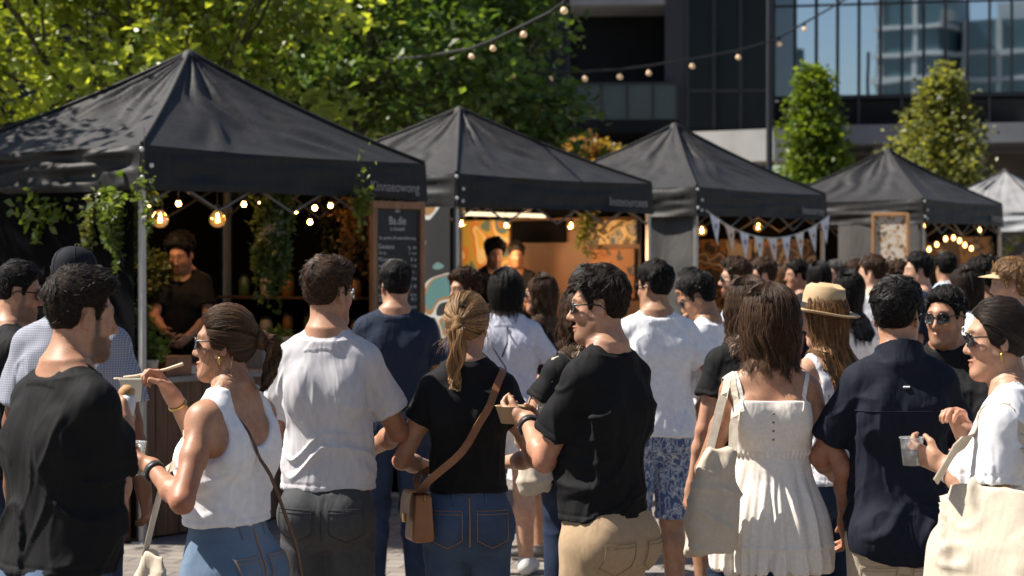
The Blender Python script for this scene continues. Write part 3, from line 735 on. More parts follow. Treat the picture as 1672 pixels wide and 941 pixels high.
        if kind == 'tee':
            an,bn_ = nb+np.array((0,.006*s,-.012*s)),HC+np.array((0,.03,-.10)); axn = unit(bn_-an); rel = tp-an; tl = rel@axn; rd = np.linalg.norm(rel-tl[:,None]*axn,axis=1)-neckr; tp = tp+N*((sstep((.021-rd)/.006)*(tl > -.05))*.0028)[:,None]
            for sd in (-1,1):
                S_,E = J[sd][0],J[sd][1]; axs = unit(E-S_); dd = np.linalg.norm(E-S_)*fr-.024*s; tl = (tp-S_)@axs; rd = np.linalg.norm(tp-S_-tl[:,None]*axs,axis=1); tp = tp-N*(np.exp(-((tl-dd)/.004)**2)*(rd < .10)*.0026)[:,None]
        me.top = (tp,tq); link(top.get('name',{'tee':'t_shirt','tank':'tank_top','shirt':'shirt','dress':'dress'}[kind]), np_mesh('top', tp, tq), root, top['mat'])
    # ---- bottom
    if bottom:
        bhem = bottom.get('hem',.10)*s; fit = bottom.get('fit',.012)*s; wz = bottom.get('waist',1.02)*s
        res2 = res*(1. if top else 1.)
        zl = max(-.01, bhem-.03)
        G = Grid((-.34*w,-.28*s,zl),(.34*w,.30*s,wz+.04), res2)
        G.loft([r for r in tab if r[0] <= 1.10*s], .02, fit*.7)
        flare = bottom.get('flare',0.)*s
        if bottom.get('skirt'):
            rows = [(bhem+(wz-.06-bhem)*t, .19*w+flare*(1-t), .135*s+flare*(1-t), 0, -.01) for t in np.linspace(0,1,7)]; G.loft(rows, .02, fit)
        for sd in (-1,1):
            h,k,a = legs[sd]
            G.ell(P3(sd*.078,-.075,.915), np.array((.083,.068,.085))*s*(1.04 if fem else 1)+fit*.7, .05)
            G.cone(h, k, RL[0]+fit, RL[1]*.98+fit*.9+flare*.6, .022)
            c = k*.72+a*.28+np.array((0,-.012*s,0)); G.cone(k, c, RL[1]*.98+fit*.9+flare*.6, RL[2]*.93+fit*.9+flare, .03); G.cone(c, a+np.array((0,0,-.03)), RL[2]*.93+fit*.9+flare, RL[3]+fit*1.15+flare, .03)
        X,Y,Zg = np.ix_(*G.ax); G.D = np.maximum(G.D, np.maximum(bhem-Zg, Zg-wz-.03*(Y < 0)*0)).astype(np.float32)
        tp,tq = G.mesh(); tp = relax(tp,tq,1,.4); N = vnormals(tp,tq); tp = fold_leg(tp, N, seed+3, bottom.get('fold',.0045)*s, .49*s)
        me.bot = (tp,tq); link(bottom.get('name','trousers'), np_mesh('trousers', tp, tq), root, bottom['mat'])
    # ---- shoes
    if feet:
        for sd in (-1,1):
            h,k,a = legs[sd]; G = Grid(a+np.array((-.09,-.12,-.12)), a+np.array((.09,.26,.10)), max(res,.008)); d = np.array((sd*.03,.19*s,0)); d0 = np.array((a[0],a[1]-.035*s,.045))
            G.cone(d0, d0+d*.62+np.array((0,0,-.006)), .043*s, .047*s, .02); G.cone(d0+d*.62, d0+d*1.05+np.array((0,0,-.012)), .045*s, .036*s, .02); G.cone(d0+np.array((0,.0,.0)), d0+np.array((0,.03,.06)), .043*s, .045*s, .02, clip=[(d0+np.array((0,0,.055)),(0,0,1))])
            G.plane((0,0,.004), (0,0,-1)); p,q = G.mesh(); fz = p[q].mean(1)[:,2]
            link('shoe', np_mesh('shoe', p, q, mi=(fz < .024).astype(int)), root, [shoes or mat('shoe_dark',(.02,.018,.017),.6), mat('sole_white',(.6,.58,.55),.6)])
    # ---- hair
    if hair:
        st,kw = hair; kw = dict(kw); 
        P,Q,c,nb_ = {'short':short_hair,'long':long_hair,'tied':tied_hair}[st](hc_, rng, **kw)
        P = (P*hs*AX)@M.T+HC
        if st != 'short':
            src = me.top or me.body; bv = BVHTree.FromPolygons(src[0].tolist(), src[1].tolist()); bv2 = BVHTree.FromPolygons(bp.tolist(), bq.tolist())
            for i in np.where(P[:,2] < HC[2]-.10*hs)[0]:
                for t_ in (bv2,bv):
                    q_,nn,_,dd = t_.find_nearest(Vector(P[i]), .06)
                    if q_ is not None and (Vector(P[i])-q_).dot(nn) < .007: P[i] = q_+nn*.007
        hm = np.zeros(len(Q), dtype=np.int32); hm[nb_:] = 1
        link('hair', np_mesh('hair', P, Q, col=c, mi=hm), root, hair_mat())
    if glasses: make_glasses(me, glasses)
    if hat: make_hat(me, hat)
    return me

def head_link(me, mb, name, mats):
    o = mb.build(name, mats, me.root); M4 = Matrix(me.M.tolist()).to_4x4(); M4.translation = Vector(me.HC.tolist())
    o.data.transform(M4 @ Matrix.Diagonal((me.hs*.975,me.hs*.93,me.hs,1))); return o
def make_glasses(me, kind):
    fr = mat('glasses_frame',(.012,.010,.009),.25); ln = mat('dark_lens',(.01,.011,.013),.06,spec=.9) if kind != 'clear' else mat('clear_lens',(.55,.65,.65),.05,trans=.9,spec=.8)
    mb = MB(); lb = MB()
    for sx in (-1,1):
        pts = [Vector((sx*(.0335+.0255*math.copysign(abs(math.cos(a))**.75,math.cos(a))), .1005-.25*(.0335+.0255*math.cos(a)-.03)**2*8-.03*(abs(math.cos(a)) if math.cos(a) > 0 else 0)*.5, .008+.0205*math.copysign(abs(math.sin(a))**.8,math.sin(a))-(0.003))) for a in [2*math.pi*i/20 for i in range(20)]]
        mb.tube(pts+[pts[0]], .0026 if kind != 'clear' else .0016, seg=6)
        c = sum(pts, Vector())/20+Vector((0,.002,0)); n = len(pts)
        lb.add(pts+[c], [(i,(i+1)%n,n) if sx > 0 else ((i+1)%n,i,n) for i in range(n)], 0, True)
        mb.tube([(sx*.058,.086,.014),(sx*.070,.060,.015),(sx*.0795,.02,.014),(sx*.0835,-.012,.010),(sx*.082,-.03,-.004)], .0027 if kind != 'clear' else .0018, seg=6)
    mb.tube([(-.010,.1005,.012),(0,.104,.014),(.010,.1005,.012)], .0026, seg=6)
    o = head_link(me, mb, 'glasses' if kind == 'clear' else 'sunglasses', fr); l = head_link(me, lb, 'lens', ln); l.parent = o
def make_hat(me, hat):
    k = hat['kind']; M_ = Matrix.Rotation(R(hat.get('tilt',0)),4,'X'); mb = MB()
    if k == 'cap':
        prof = [(.088,.035),(.090,.055),(.088,.085),(.078,.115),(.055,.138),(.025,.148),(.0,.150)]
        vs = []
        for r,z in prof: vs.append((r,z))
        mb.lathe((0,-.012,.012), [(r*1.0,z-.012) for r,z in vs], seg=36, M=Matrix.Diagonal((.98,1.18,1.04,1)))
        mb.grid(lambda a,b: Vector((math.sin((a-.5)*2.3)*(.087+b*.006), -.012+math.cos((a-.5)*2.3)*(.10+b*.072*math.cos((a-.5)*2.6)), .033-.012*b-.018*(2*a-1)**2)), 16, 5)
        mb.grid(lambda a,b: Vector((math.sin((a-.5)*2.3)*(.087+b*.006), -.012+math.cos((a-.5)*2.3)*(.10+b*.072*math.cos((a-.5)*2.6)), .029-.012*b-.018*(2*a-1)**2)), 16, 5)
        mb.lathe((0,-.012,.163), [(.009,-.008),(.008,0),(0,.003)], seg=10)
        for i in range(6):
            a = math.pi/6+i*math.pi/3; mb.tube([(math.cos(a)*r*.985, -.012+math.sin(a)*r*1.185, z*1.04+.001) for r,z in vs[:-1]], .0012, seg=4)
        o = head_link(me, mb, 'cap', hat['mat'])
    elif k == 'fedora':
        mb.lathe((0,-.012,.04), [(.150,-.012),(.158,-.004),(.150,-.001),(.120,-.006),(.098,.0),(.093,.012),(.090,.07),(.084,.112),(.070,.126),(.040,.119),(.0,.112)], seg=48, M=M_@Matrix.Diagonal((1.0,1.18,1.0,1)))
        mb.lathe((0,-.012,.04), [(.150,-.012),(.118,-.012),(.094,-.004)], seg=48, M=M_@Matrix.Diagonal((1.0,1.18,1.0,1)))
        for v in range(len(mb.v)):
            p = Vector(mb.v[v]); r = math.hypot(p.x,(p.y+.012)/1.18)
            if r > .10: p.z += .9*(abs(p.x) - .06)**2*1.3*(abs(p.x) > .06)-.15*max(0,p.y-.08)*.6
            if p.z > .142 and abs(p.x) < .055: p.z -= .022*math.cos(p.x/.055*1.57)
            mb.v[v] = tuple(p)
        o = head_link(me, mb, 'straw_hat', hat['mat'])
        b2 = MB(); b2.lathe((0,-.012,.04), [(.0965,.004),(.0955,.014),(.0935,.034)], seg=48, M=M_@Matrix.Diagonal((1.0,1.18,1.0,1))); q = head_link(me, b2, 'hat_band', hat['band']); q.parent = o
    elif k == 'visor':
        mb.grid(lambda a,b: Vector((math.sin((a-.5)*2.4)*(.086+b*.010), -.012+math.cos((a-.5)*2.4)*(.112+b*.075*math.cos((a-.5)*2.4)), .060-.016*b-.010*(2*a-1)**2)), 16, 5)
        mb.lathe((0,-.012,.055), [(.090,-.012),(.0925,0),(.090,.014)], seg=36, M=Matrix.Diagonal((.98,1.2,1,1)))
        o = head_link(me, mb, 'visor_cap', hat['mat'])
# ================================================================ setting: ground, buildings, trees
def brick_ground():
    m = bpy.data.materials.new('pavers'); N,L = nodes(m); b = N['Principled BSDF']; b.inputs['Roughness'].default_value = .8
    tc = N.new('ShaderNodeTexCoord'); mp = N.new('ShaderNodeMapping'); mp.inputs['Rotation'].default_value = (0,0,R(14)); mp.inputs['Scale'].default_value = (1,1,1)
    L.new(tc.outputs['Object'], mp.inputs['Vector'])
    br = N.new('ShaderNodeTexBrick'); br.inputs['Scale'].default_value = 1.; br.inputs['Brick Width'].default_value = .30; br.inputs['Row Height'].default_value = .15; br.inputs['Mortar Size'].default_value = .007; br.inputs['Mortar Smooth'].default_value = .3
    br.inputs['Color1'].default_value = (.245,.215,.185,1); br.inputs['Color2'].default_value = (.165,.145,.128,1); br.inputs['Mortar'].default_value = (.06,.054,.05,1)
    L.new(mp.outputs['Vector'], br.inputs['Vector'])
    n = N.new('ShaderNodeTexNoise'); n.inputs['Scale'].default_value = 1.1; n.inputs['Detail'].default_value = 6; L.new(tc.outputs['Object'], n.inputs['Vector'])
    mr = N.new('ShaderNodeMapRange'); mr.inputs['To Min'].default_value = .6; mr.inputs['To Max'].default_value = 1.35; L.new(n.outputs['Fac'], mr.inputs['Value'])
    ml = N.new('ShaderNodeMix'); ml.data_type = 'RGBA'; ml.blend_type = 'MULTIPLY'; ml.inputs['Factor'].default_value = 1; L.new(br.outputs['Color'], ml.inputs['A']); L.new(mr.outputs['Result'], ml.inputs['B']); L.new(ml.outputs['Result'], b.inputs['Base Color'])
    bp = N.new('ShaderNodeBump'); bp.inputs['Strength'].default_value = .5; bp.inputs['Distance'].default_value = .006; L.new(br.outputs['Fac'], bp.inputs['Height']); bp.invert = True; L.new(bp.outputs['Normal'], b.inputs['Normal'])
    mb = MB(); mb.add([(-300,-300,0),(300,-300,0),(300,300,0),(-300,300,0)], [(0,1,2,3)]); o = mb.build('ground', m); tag(o, 'grey brown brick paved market square', 'ground', kind='structure')
brick_ground()

# ---------------------------------------------------------------- leaves
def leaf_mat(name):
    if name in MATS: return MATS[name]
    m = bpy.data.materials.new(name); N,L = nodes(m); b = N['Principled BSDF']; out = N['Material Output']
    a = N.new('ShaderNodeAttribute'); a.attribute_name = 'col'; b.inputs['Roughness'].default_value = .38; b.inputs['Specular IOR Level'].default_value = .45; L.new(a.outputs['Color'], b.inputs['Base Color'])
    t = N.new('ShaderNodeBsdfTranslucent'); ml = N.new('ShaderNodeMix'); ml.data_type = 'RGBA'; ml.blend_type = 'MULTIPLY'; ml.inputs['Factor'].default_value = 1; L.new(a.outputs['Color'], ml.inputs['A']); ml.inputs['B'].default_value = (1.9,1.75,.7,1); L.new(ml.outputs['Result'], t.inputs['Color'])
    mx = N.new('ShaderNodeMixShader'); mx.inputs['Fac'].default_value = .42; L.new(b.outputs[0], mx.inputs[1]); L.new(t.outputs[0], mx.inputs[2]); L.new(mx.outputs[0], out.inputs['Surface'])
    MATS[name] = m; return m
def leaves_mesh(name, C, size, rng, c0, c1, droop=.3, up=.6, per=0):
    """one folded leaf (two quads) at each centre"""
    n = len(C); d = rng.normal(0,1,(n,3)); d[:,2] = d[:,2]*.5-droop; d /= np.linalg.norm(d,axis=1)[:,None]
    nz = rng.normal(0,.6,(n,3)); nz[:,2] += up; nz -= d*(nz*d).sum(1)[:,None]; nz /= np.linalg.norm(nz,axis=1)[:,None]
    sd = np.cross(d,nz); l = (size*(.65+.7*rng.random(n)))[:,None]; w = l*.34
    a = C-d*l*.5; t = C+d*l*.5; mid = C+nz*0; lf = C-d*l*.05+sd*w+nz*w*.35; rt = C-d*l*.05-sd*w+nz*w*.35
    v = np.stack([a,lf,t,rt],1).reshape(-1,3); i = np.arange(n)[:,None]*4
    f = np.concatenate([i+np.array([[0,2,1]]), i+np.array([[0,3,2]])])
    k = rng.random(n)[:,None]; col = np.array(c0)*(1-k)+np.array(c1)*k; col = col*(.75+.5*rng.random(n)[:,None])
    if per: col = col*np.repeat(.55+.85*rng.random(n//per+1),per)[:n,None]
    return np_mesh(name, v, f, smooth=False, col=np.repeat(col,4,axis=0))
BARK = mat('bark',(.085,.065,.05),.9,var=.4,vscale=9,bump=.8,bscale=30,bdist=.02,stretch=(1,1,.25))
def limb(mb, p0, p1, r0, r1, rng, bend=.1, n=6):
    p0,p1 = np.array(p0,float),np.array(p1,float); L = np.linalg.norm(p1-p0); pts = []; rs = []
    o = rng.normal(0,1,3)*bend*L; o2 = rng.normal(0,1,3)*bend*L*.4
    for i in range(n+1):
        t = i/n; pts.append(p0*(1-t)+p1*t+o*t*(1-t)+o2*math.sin(t*6.28)*.5); rs.append(r0+(r1-r0)*t)
    mb.tube(pts, rs, seg=7); return pts
def tree(label, x, y, blobs, trunk_r, leaf, n, c0, c1, seed, group, fork=2.2, cat='tree', per=60, cl=.25, droop=.3, shell=.5):
    """blobs: (dx,dy,z,rx,ry,rz) ellipsoids that the crown fills, each reached by limbs"""
    rng = np.random.default_rng(seed); root = empty('leafy_tree', (x,y,0), 0, label, cat, group); mb = MB()
    tk = limb(mb, (0,0,-.05), (rng.normal(0,.08),rng.normal(0,.08),fork), trunk_r, trunk_r*.72, rng, .03); C = []
    vol = np.array([b[3]*b[4]*b[5] for b in blobs])**.8; vol = vol/vol.sum()
    for b,vf in zip(blobs,vol):
        c = np.array(b[:3]); r = np.array(b[3:]); base = np.array(tk[-1]); pts = limb(mb, base, c, trunk_r*.5, trunk_r*.22, rng, .09, 7)
        for q in range(7):
            d = rng.normal(0,1,3); d /= np.linalg.norm(d); limb(mb, pts[3+q%4], c+d*r*.8, trunk_r*.20, .008, rng, .15, 5)
        m = max(6,int(n*vf/per)); d = rng.normal(0,1,(m,3)); d /= np.linalg.norm(d,axis=1)[:,None]; rad = (shell+(1-shell)*rng.random(m))[:,None]*(1+.28*noise3(d*2.3+seed)[:,None])
        cc = c+d*r*rad
        s = np.repeat(cc,per,axis=0)+rng.normal(0,1,(m*per,3))*cl*np.array((1,1,.55)); s[:,2] -= .25*cl*((s[:,:2]-np.repeat(cc,per,axis=0)[:,:2])**2).sum(1)/cl**2*.5; C.append(s)
    mb.build('trunk', BARK, root); C = np.concatenate(C)
    link('crown', leaves_mesh('crown', C, leaf, rng, c0, c1, droop, per=per), root, leaf_mat('leaf'))
    return root
Y0,Y1 = (.145,.205,.024),(.32,.365,.06)       # yellow-green
G0,G1 = (.040,.075,.012),(.085,.125,.020)      # mid green
tg = 'broad trees behind the stalls'
def scl_z(b, k): return [(q[0]*k,q[1]*k,CAMZ+(q[2]-CAMZ)*k,q[3]*k,q[4]*k,q[5]*k) for q in b]
def pz(py, Z): return CAMZ-(py-HY)/F*Z
def px_(px, Z): return (px-CX)/F*Z
# left yellow-green tree
tree('yellow green tree behind the stall with hanging plants, nearest to the photo edge', -3.85, 20.6, scl_z([(-1.1,-.3,2.9,1.2,1.0,.8),(.2,-.3,3.5,1.1,1.,.9),(-1.3,0,4.3,1.2,1.1,.9),(.9,0,4.2,1.0,1.0,.8),(-.2,.2,5.3,1.5,1.3,1.0),(-2.2,0,3.5,1.0,1.0,.9),(1.3,.3,3.2,.7,.7,.6)],1.13), .10, .135, 12500, Y0, Y1, 3, tg, 2.0)
tree('tall green tree with a pale forked trunk rising between the first and second stall', px_(585,24.6), 24.6, scl_z([(-.7,-.4,3.6,1.1,1.,.7),(.2,-.8,4.3,1.3,1.1,.8),(-1.2,0,4.7,1.2,1.1,.9),(.9,0,3.9,1.0,1,.7),(0,0,5.6,1.7,1.4,1.0),(-.9,-.5,2.9,.7,.7,.5),(-1.9,.2,4.0,.9,.9,.8)],1.09), .13, .14, 13000, (.045,.100,.019),(.13,.195,.045), 8, tg, 2.3)
tree('broad green tree whose crown reaches over the peak of the second stall', px_(752,27.2), 27.2, scl_z([(-.3,-.4,3.6,1.2,1.,.7),(.45,-.3,4.2,1.0,1.1,.8),(-1.1,0,4.6,1.2,1.1,.9),(.3,0,5.2,1.1,1,.8),(-.5,0,5.9,1.5,1.4,.9),(.55,-.4,3.1,.8,.8,.55),(.95,-.2,2.85,.5,.6,.4)],1.09), .13, .14, 13500, (.045,.100,.019),(.13,.195,.045), 12, tg, 2.3)
tree('dark green tree filling the gap behind the first two trees', px_(430,29.5), 29.5, [(-1.5,0,3.6,1.5,1.2,1.1),(.6,0,4.4,1.8,1.3,1.2),(-1.5,0,5.6,1.8,1.4,1.2),(1.6,0,3.0,1.1,1,.8),(2.5,0,5.8,1.6,1.4,1.)], .14, .14, 9000, G0, G1, 15, tg, 2.2)
# tree just outside the frame whose leaves dapple the first canopy
tree('small leafy tree standing beside the left end of the first stall', -6.3, 14.6, [(0,0,4.5,1.2,1.1,.9),(.7,.4,5.0,.9,.9,.7),(.5,-.7,5.3,.9,.9,.7),(-.7,.2,5.6,1.,1.,.8)], .09, .10, 9000, Y0, Y1, 21, tg, 2.6)
def cone_tree(label, x, y, z0, z1, r, n, leaf, c0, c1, seed, rough=.26):
    rng = np.random.default_rng(seed); root = empty('conical_tree', (x,y,0), 0, label, 'tree', 'slim conical trees on the terrace'); mb = MB()
    limb(mb, (0,0,-.05), (0,0,z1-.3), .075, .012, rng, .01, 8); C = []
    m = n//22
    t = rng.random(m)**.75; z = z0+(z1-z0)*t; a = rng.random(m)*6.283; prof = r*np.interp(t,[0,.12,.35,.7,.92,1],[.72,.95,1,.62,.20,.04]); lump = 1+rough*2*noise3(np.stack([np.cos(a)*2,np.sin(a)*2,z*1.4],1)+seed)
    rr = prof*lump*(.45+.55*np.sqrt(rng.random(m)))
    cc = np.stack([np.cos(a)*rr,np.sin(a)*rr,z],1)
    for i in rng.choice(m, 40): limb(mb, (0,0,max(z0*.9,cc[i][2]-.25)), cc[i], .02, .004, rng, .08, 4)
    s = np.repeat(cc,22,axis=0)+rng.normal(0,1,(m*22,3))*.13
    mb.build('trunk', BARK, root); link('crown', leaves_mesh('crown', s, leaf, rng, c0, c1, per=22), root, leaf_mat('leaf'))
cone_tree('slim bright green conical tree in front of the glass building', px_(1328,34), 34, .9, pz(126,34), .66, 15000, .115, (.075,.13,.014),(.15,.21,.028), 31)
cone_tree('loose olive green tree with a ragged outline before the glass building', px_(1538,35.5), 35.5, 1.0, pz(126,35.5), .98, 12000, .115, (.12,.14,.035),(.22,.23,.07), 37, .42)

def shrub(label, x, y, z, r, n, leaf, c0, c1, seed, name='shrub', group='shrubs on the planted terrace', parent=None, cat='shrub'):
    rng = np.random.default_rng(seed); m = max(4,n//20); d = rng.normal(0,1,(m,3)); d /= np.linalg.norm(d,axis=1)[:,None]; r = np.array(r)
    cc = d*r*(.5+.5*rng.random(m))[:,None]*(1+.3*noise3(d*2+seed)[:,None])+np.array((0,0,r[2])); s = np.repeat(cc,20,axis=0)+rng.normal(0,.22,(m*20,3))*r.min()
    root = empty(name, (x,y,z), 0, label, cat, group)
    mb = MB()
    for i in rng.choice(m, min(m,9), replace=False): limb(mb, (0,0,-.02), cc[i], .02*r.min()/.3, .004, rng, .1, 4)
    mb.build('stem', BARK, root); link('foliage', leaves_mesh('foliage', s, leaf, rng, c0, c1), root, leaf_mat('leaf')); return root

# ---------------------------------------------------------------- buildings
CONC = mat('concrete',(.40,.385,.37),.85,var=.16,vscale=1.6,bump=.2,bscale=40)
CONC_G = mat('grey_concrete',(.22,.225,.235),.85,var=.15,vscale=1.4,bump=.2,bscale=40)
BLACKP = mat('black_panel',(.007,.008,.010),.6,spec=.12,var=.25,vscale=.7)
DARKGLASS = mat('dark_glass',(.006,.009,.012),.07,spec=.18,var=.3,vscale=.35)
DARKMET = mat('dark_metal',(.014,.016,.021),.5,metal=.0)
def mirror_glass():
    m = bpy.data.materials.new('mirror_glass'); N,L = nodes(m); b = N['Principled BSDF']; b.inputs['Metallic'].default_value = 1; b.inputs['Roughness'].default_value = .015; b.inputs['Base Color'].default_value = (.60,.68,.78,1)
    tc = N.new('ShaderNodeTexCoord'); n = N.new('ShaderNodeTexNoise'); n.inputs['Scale'].default_value = .55; n.inputs['Detail'].default_value = 1; L.new(tc.outputs['Object'], n.inputs['Vector'])
    bp = N.new('ShaderNodeBump'); bp.inputs['Strength'].default_value = .05; bp.inputs['Distance'].default_value = .05; L.new(n.outputs['Fac'], bp.inputs['Height']); L.new(bp.outputs['Normal'], b.inputs['Normal']); return m
MIRROR = mirror_glass()
Zb = 46.
# dark building: local x across, y into depth; front at Zb
bd = empty('dark_office_building', (px_(1100,Zb),Zb,0), R(-4), 'black glass office block with a recessed balcony behind the stalls', 'building')
def bx_(px): return (px-1100)/F*Zb
mb = MB(); 
mb.box(((bx_(-330)+bx_(1258))/2, 9.2, 6.5), (bx_(1258)-bx_(-330), 14, 13.)); mb.build('wall', BLACKP, bd)
mb = MB(); mb.box(((bx_(1122)+bx_(1256))/2, 1.1, 8.2), (bx_(1256)-bx_(1122), 2.2, 6.6)); mb.build('glass_bay', DARKGLASS, bd)
mb = MB()
for p in (1122,1165,1208,1254): mb.box((bx_(p), -.03, 8.2), (.07,.08,6.6))
for z in (5.75,8.3,10.6): mb.box(((bx_(1122)+bx_(1254))/2, -.035, z), (bx_(1254)-bx_(1122), .07, .07))
mb.build('bay_mullion', DARKMET, bd)
mb = MB(); mb.box(((bx_(1120)+bx_(1258))/2, 1.0, 4.45), (bx_(1258)-bx_(1120), 2.0, .9)); mb.build('lower_panel', BLACKP, bd)
mb = MB(); mb.box((bx_(1103), .35, 7.6), (.50,.7,7.0)); mb.build('column', mat('slate_column',(.019,.022,.029),.6,var=.1), bd)
mb = MB(); mb.box(((bx_(930)+bx_(1100))/2, 1.1, pz(2,Zb)), (bx_(1100)-bx_(930), 2.2, .16)); mb.build('roof_slab', CONC_G, bd)
mb = MB(); mb.box(((bx_(935)+bx_(1108))/2, .9, pz(207,Zb)), (bx_(1108)-bx_(935), 2.3, .26)); mb.build('balcony_slab', BLACKP, bd)
mb = MB(); mb.box(((bx_(938)+bx_(1106))/2, -.16, pz(168,Zb)), (bx_(1106)-bx_(938), .03, .80)); mb.build('balcony_glass', mat('balcony_glass',(.045,.06,.065),.10,spec=.4,var=.2,vscale=.8), bd)
mb = MB()
for p in (940,982,1024,1066,1105): mb.box((bx_(p), -.20, pz(168,Zb)), (.05,.05,.86))
mb.box(((bx_(938)+bx_(1106))/2, -.19, pz(138,Zb)), (bx_(1106)-bx_(938), .07, .06)); mb.build('balcony_rail', DARKMET, bd)
for k,(p0,p1,y0,y1) in enumerate(((-60,70,20,150),(120,240,10,160),(300,400,30,170),(455,560,10,120),(690,790,0,120),(830,925,5,130))):
    f = MB(); f.box(((bx_(p0)+bx_(p1))/2, 2.13, (pz(y0,Zb)+pz(y1,Zb))/2), (bx_(p1)-bx_(p0), .10, pz(y0,Zb)-pz(y1,Zb))); w_ = f.build('window', DARKMET, bd)
    g = MB(); g.box(((bx_(p0)+bx_(p1))/2, 2.07, (pz(y0,Zb)+pz(y1,Zb))/2), (bx_(p1)-bx_(p0)-.2, .05, pz(y0,Zb)-pz(y1,Zb)-.2)); g.build('pane', DARKGLASS, w_)
for k,(p0,p1,y0,y1) in enumerate(((380,470,165,260),(590,690,150,235),(700,760,195,250))): mb = MB(); mb.box(((bx_(p0)+bx_(p1))/2, 2.0, (pz(y0,Zb)+pz(y1,Zb))/2), (bx_(p1)-bx_(p0), .35, pz(y0,Zb)-pz(y1,Zb))); mb.build('concrete_panel', CONC_G, bd)
# long pale concrete fascia / raised terrace
tr = empty('raised_terrace', (px_(1180,43),43,0), R(-32), 'pale concrete terrace edge with columns below the dark building', 'terrace')
mb = MB(); mb.box((.0, 1.0, (pz(215,43)+pz(264,43))/2), (2.4,2.0,.68)); mb.build('fascia', CONC, tr)
mb = MB(); mb.box((-.2, 1.5, 1.75), (3.0,.4,3.5)); mb.build('back_wall', BLACKP, tr)
# planted wall under the balcony
pw = empty('planter_wall', (px_(985,41),41,0), R(-8), 'pinkish concrete planter wall holding orange shrubs under the balcony', 'wall')
mb = MB(); mb.box((0, .6, 1.75), (3.0,1.2,3.5)); mb.build('wall_body', mat('pink_concrete',(.30,.245,.215),.9,var=.2,vscale=2.,bump=.2,bscale=30), pw)
mb = MB(); mb.box((0, .55, 3.53), (3.1,1.36,.09)); mb.build('coping', CONC, pw)
shrub('orange flowering shrub on the planter wall below the balcony glass', px_(955,40.6), 40.6, 3.5, (.45,.4,.42), 1600, .12, (.22,.115,.035),(.30,.19,.06), 41)
shrub('golden orange shrub right of the rust coloured one on the planter wall', px_(1002,40.6), 40.6, 3.5, (.36,.4,.36), 1300, .12, (.25,.17,.045),(.32,.26,.08), 42)
shrub('grey green shrub low on the planter wall by the third canopy', px_(975,40.2), 40.2, 2.75, (.55,.4,.42), 1700, .12, (.14,.15,.06),(.22,.22,.10), 43)
shrub('dull green shrub on the planter wall hidden partly by the tree crown', px_(925,40.2), 40.2, 2.6, (.5,.4,.45), 1500, .12, (.07,.09,.025),(.14,.15,.05), 44)
# glass tower with louvre band
Zg = 49.
gt = empty('glass_office_tower', (px_(1262,Zg),Zg,0), R(-13), 'glass office tower mirroring sky and city towers above dark louvres', 'building')
sc_ = Zg/F
zt,zl0,zl1,zf = 14.0, pz(163,Zg), pz(207,Zg), pz(238,Zg)
WT = 9.5
mb = MB(); mb.box((WT/2, 5, (zt+zl0)/2), (WT,10,zt-zl0)); mb.build('glass_facade', MIRROR, gt)
mb = MB(); nM = 19
for i in range(nM): mb.box((i*.515+.02, -.07, (zt+zl0)/2), (.065,.16,zt-zl0))
mb.build('mullion', DARKMET, gt)
mb = MB(); mb.box((WT/2, -.02, pz(12,Zg)), (WT,.05,.05)); mb.box((WT/2, -.03, zl0+.02), (WT,.09,.10)); mb.build('transom', DARKMET, gt)
mb = MB(); mb.box((WT/2, 5.1, (zl0+zl1)/2-.05), (WT,10,zl0-zl1-.02))
for i in range(15): mb.box((WT/2, .06, zl1+.02+i*(zl0-zl1-.06)/15), (WT,.12,.022), M=Matrix.Rotation(R(25),4,'X'))
for i in range(0,nM,2): mb.box((i*.515+.02, -.01, (zl0+zl1)/2), (.07,.10,zl0-zl1))
mb.build('louvre_band', mat('louvre',(.03,.032,.036),.5), gt)
mb = MB(); mb.box((WT/2, 4.2, (zl1+zf)/2-.03), (WT+.6,9.6,zl1-zf)); mb.build('fascia', CONC_G, gt)
mb = MB()
for x_ in (.6,2.6,4.9,7.0,9.0): mb.box((x_, .9, zf/2-.02), (.34,.34,zf-.04))
mb.build('column', CONC, gt)
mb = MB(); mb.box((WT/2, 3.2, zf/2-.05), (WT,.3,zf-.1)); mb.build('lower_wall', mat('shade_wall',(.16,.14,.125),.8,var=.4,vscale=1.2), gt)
# tall dark pole at the corner
po = empty('metal_pole', (px_(1256,33),33,0), 0, 'tall dark metal pole standing in front of the glass tower corner', 'pole')
mb = MB(); mb.tube([(0,0,0),(0,0,8.6)], .055, seg=12); mb.build('shaft', DARKMET, po); mb = MB(); mb.lathe((0,0,0), [(.16,0),(.16,.03),(.09,.05),(.075,.35),(.056,.38)], seg=16); mb.build('base_plate', DARKMET, po)
# city towers behind the camera, seen only mirrored in the glass
TEAL = mat('tower_glass',(.05,.10,.11),.12,spec=.8,var=.3,vscale=.15); TW = mat('tower_concrete',(.42,.45,.44),.8)
def tower(label, x, y, w, d, h, rz):
    t = empty('apartment_tower', (x,y,0), R(rz), label, 'building', 'city towers across the square'); a = MB(); a.box((0,0,h/2), (w,d,h)); a.build('wall', TEAL, t); b = MB(); n = int(h/3.1)
    for i in range(n): b.box((0,0,i*3.1+1.2), (w+.9,d+.9,.55))
    b.build('floor_slab', TW, t); c = MB()
    for i in range(int(w/4)+1): c.box((-w/2+.6+i*4., 0, h/2), (.6,d+.5,h))
    c.build('pier', TW, t); c = MB(); c.box((w*.1,0,h+1.2), (w*.4,d*.5,2.4)); c.build('plant_room', TW, t)
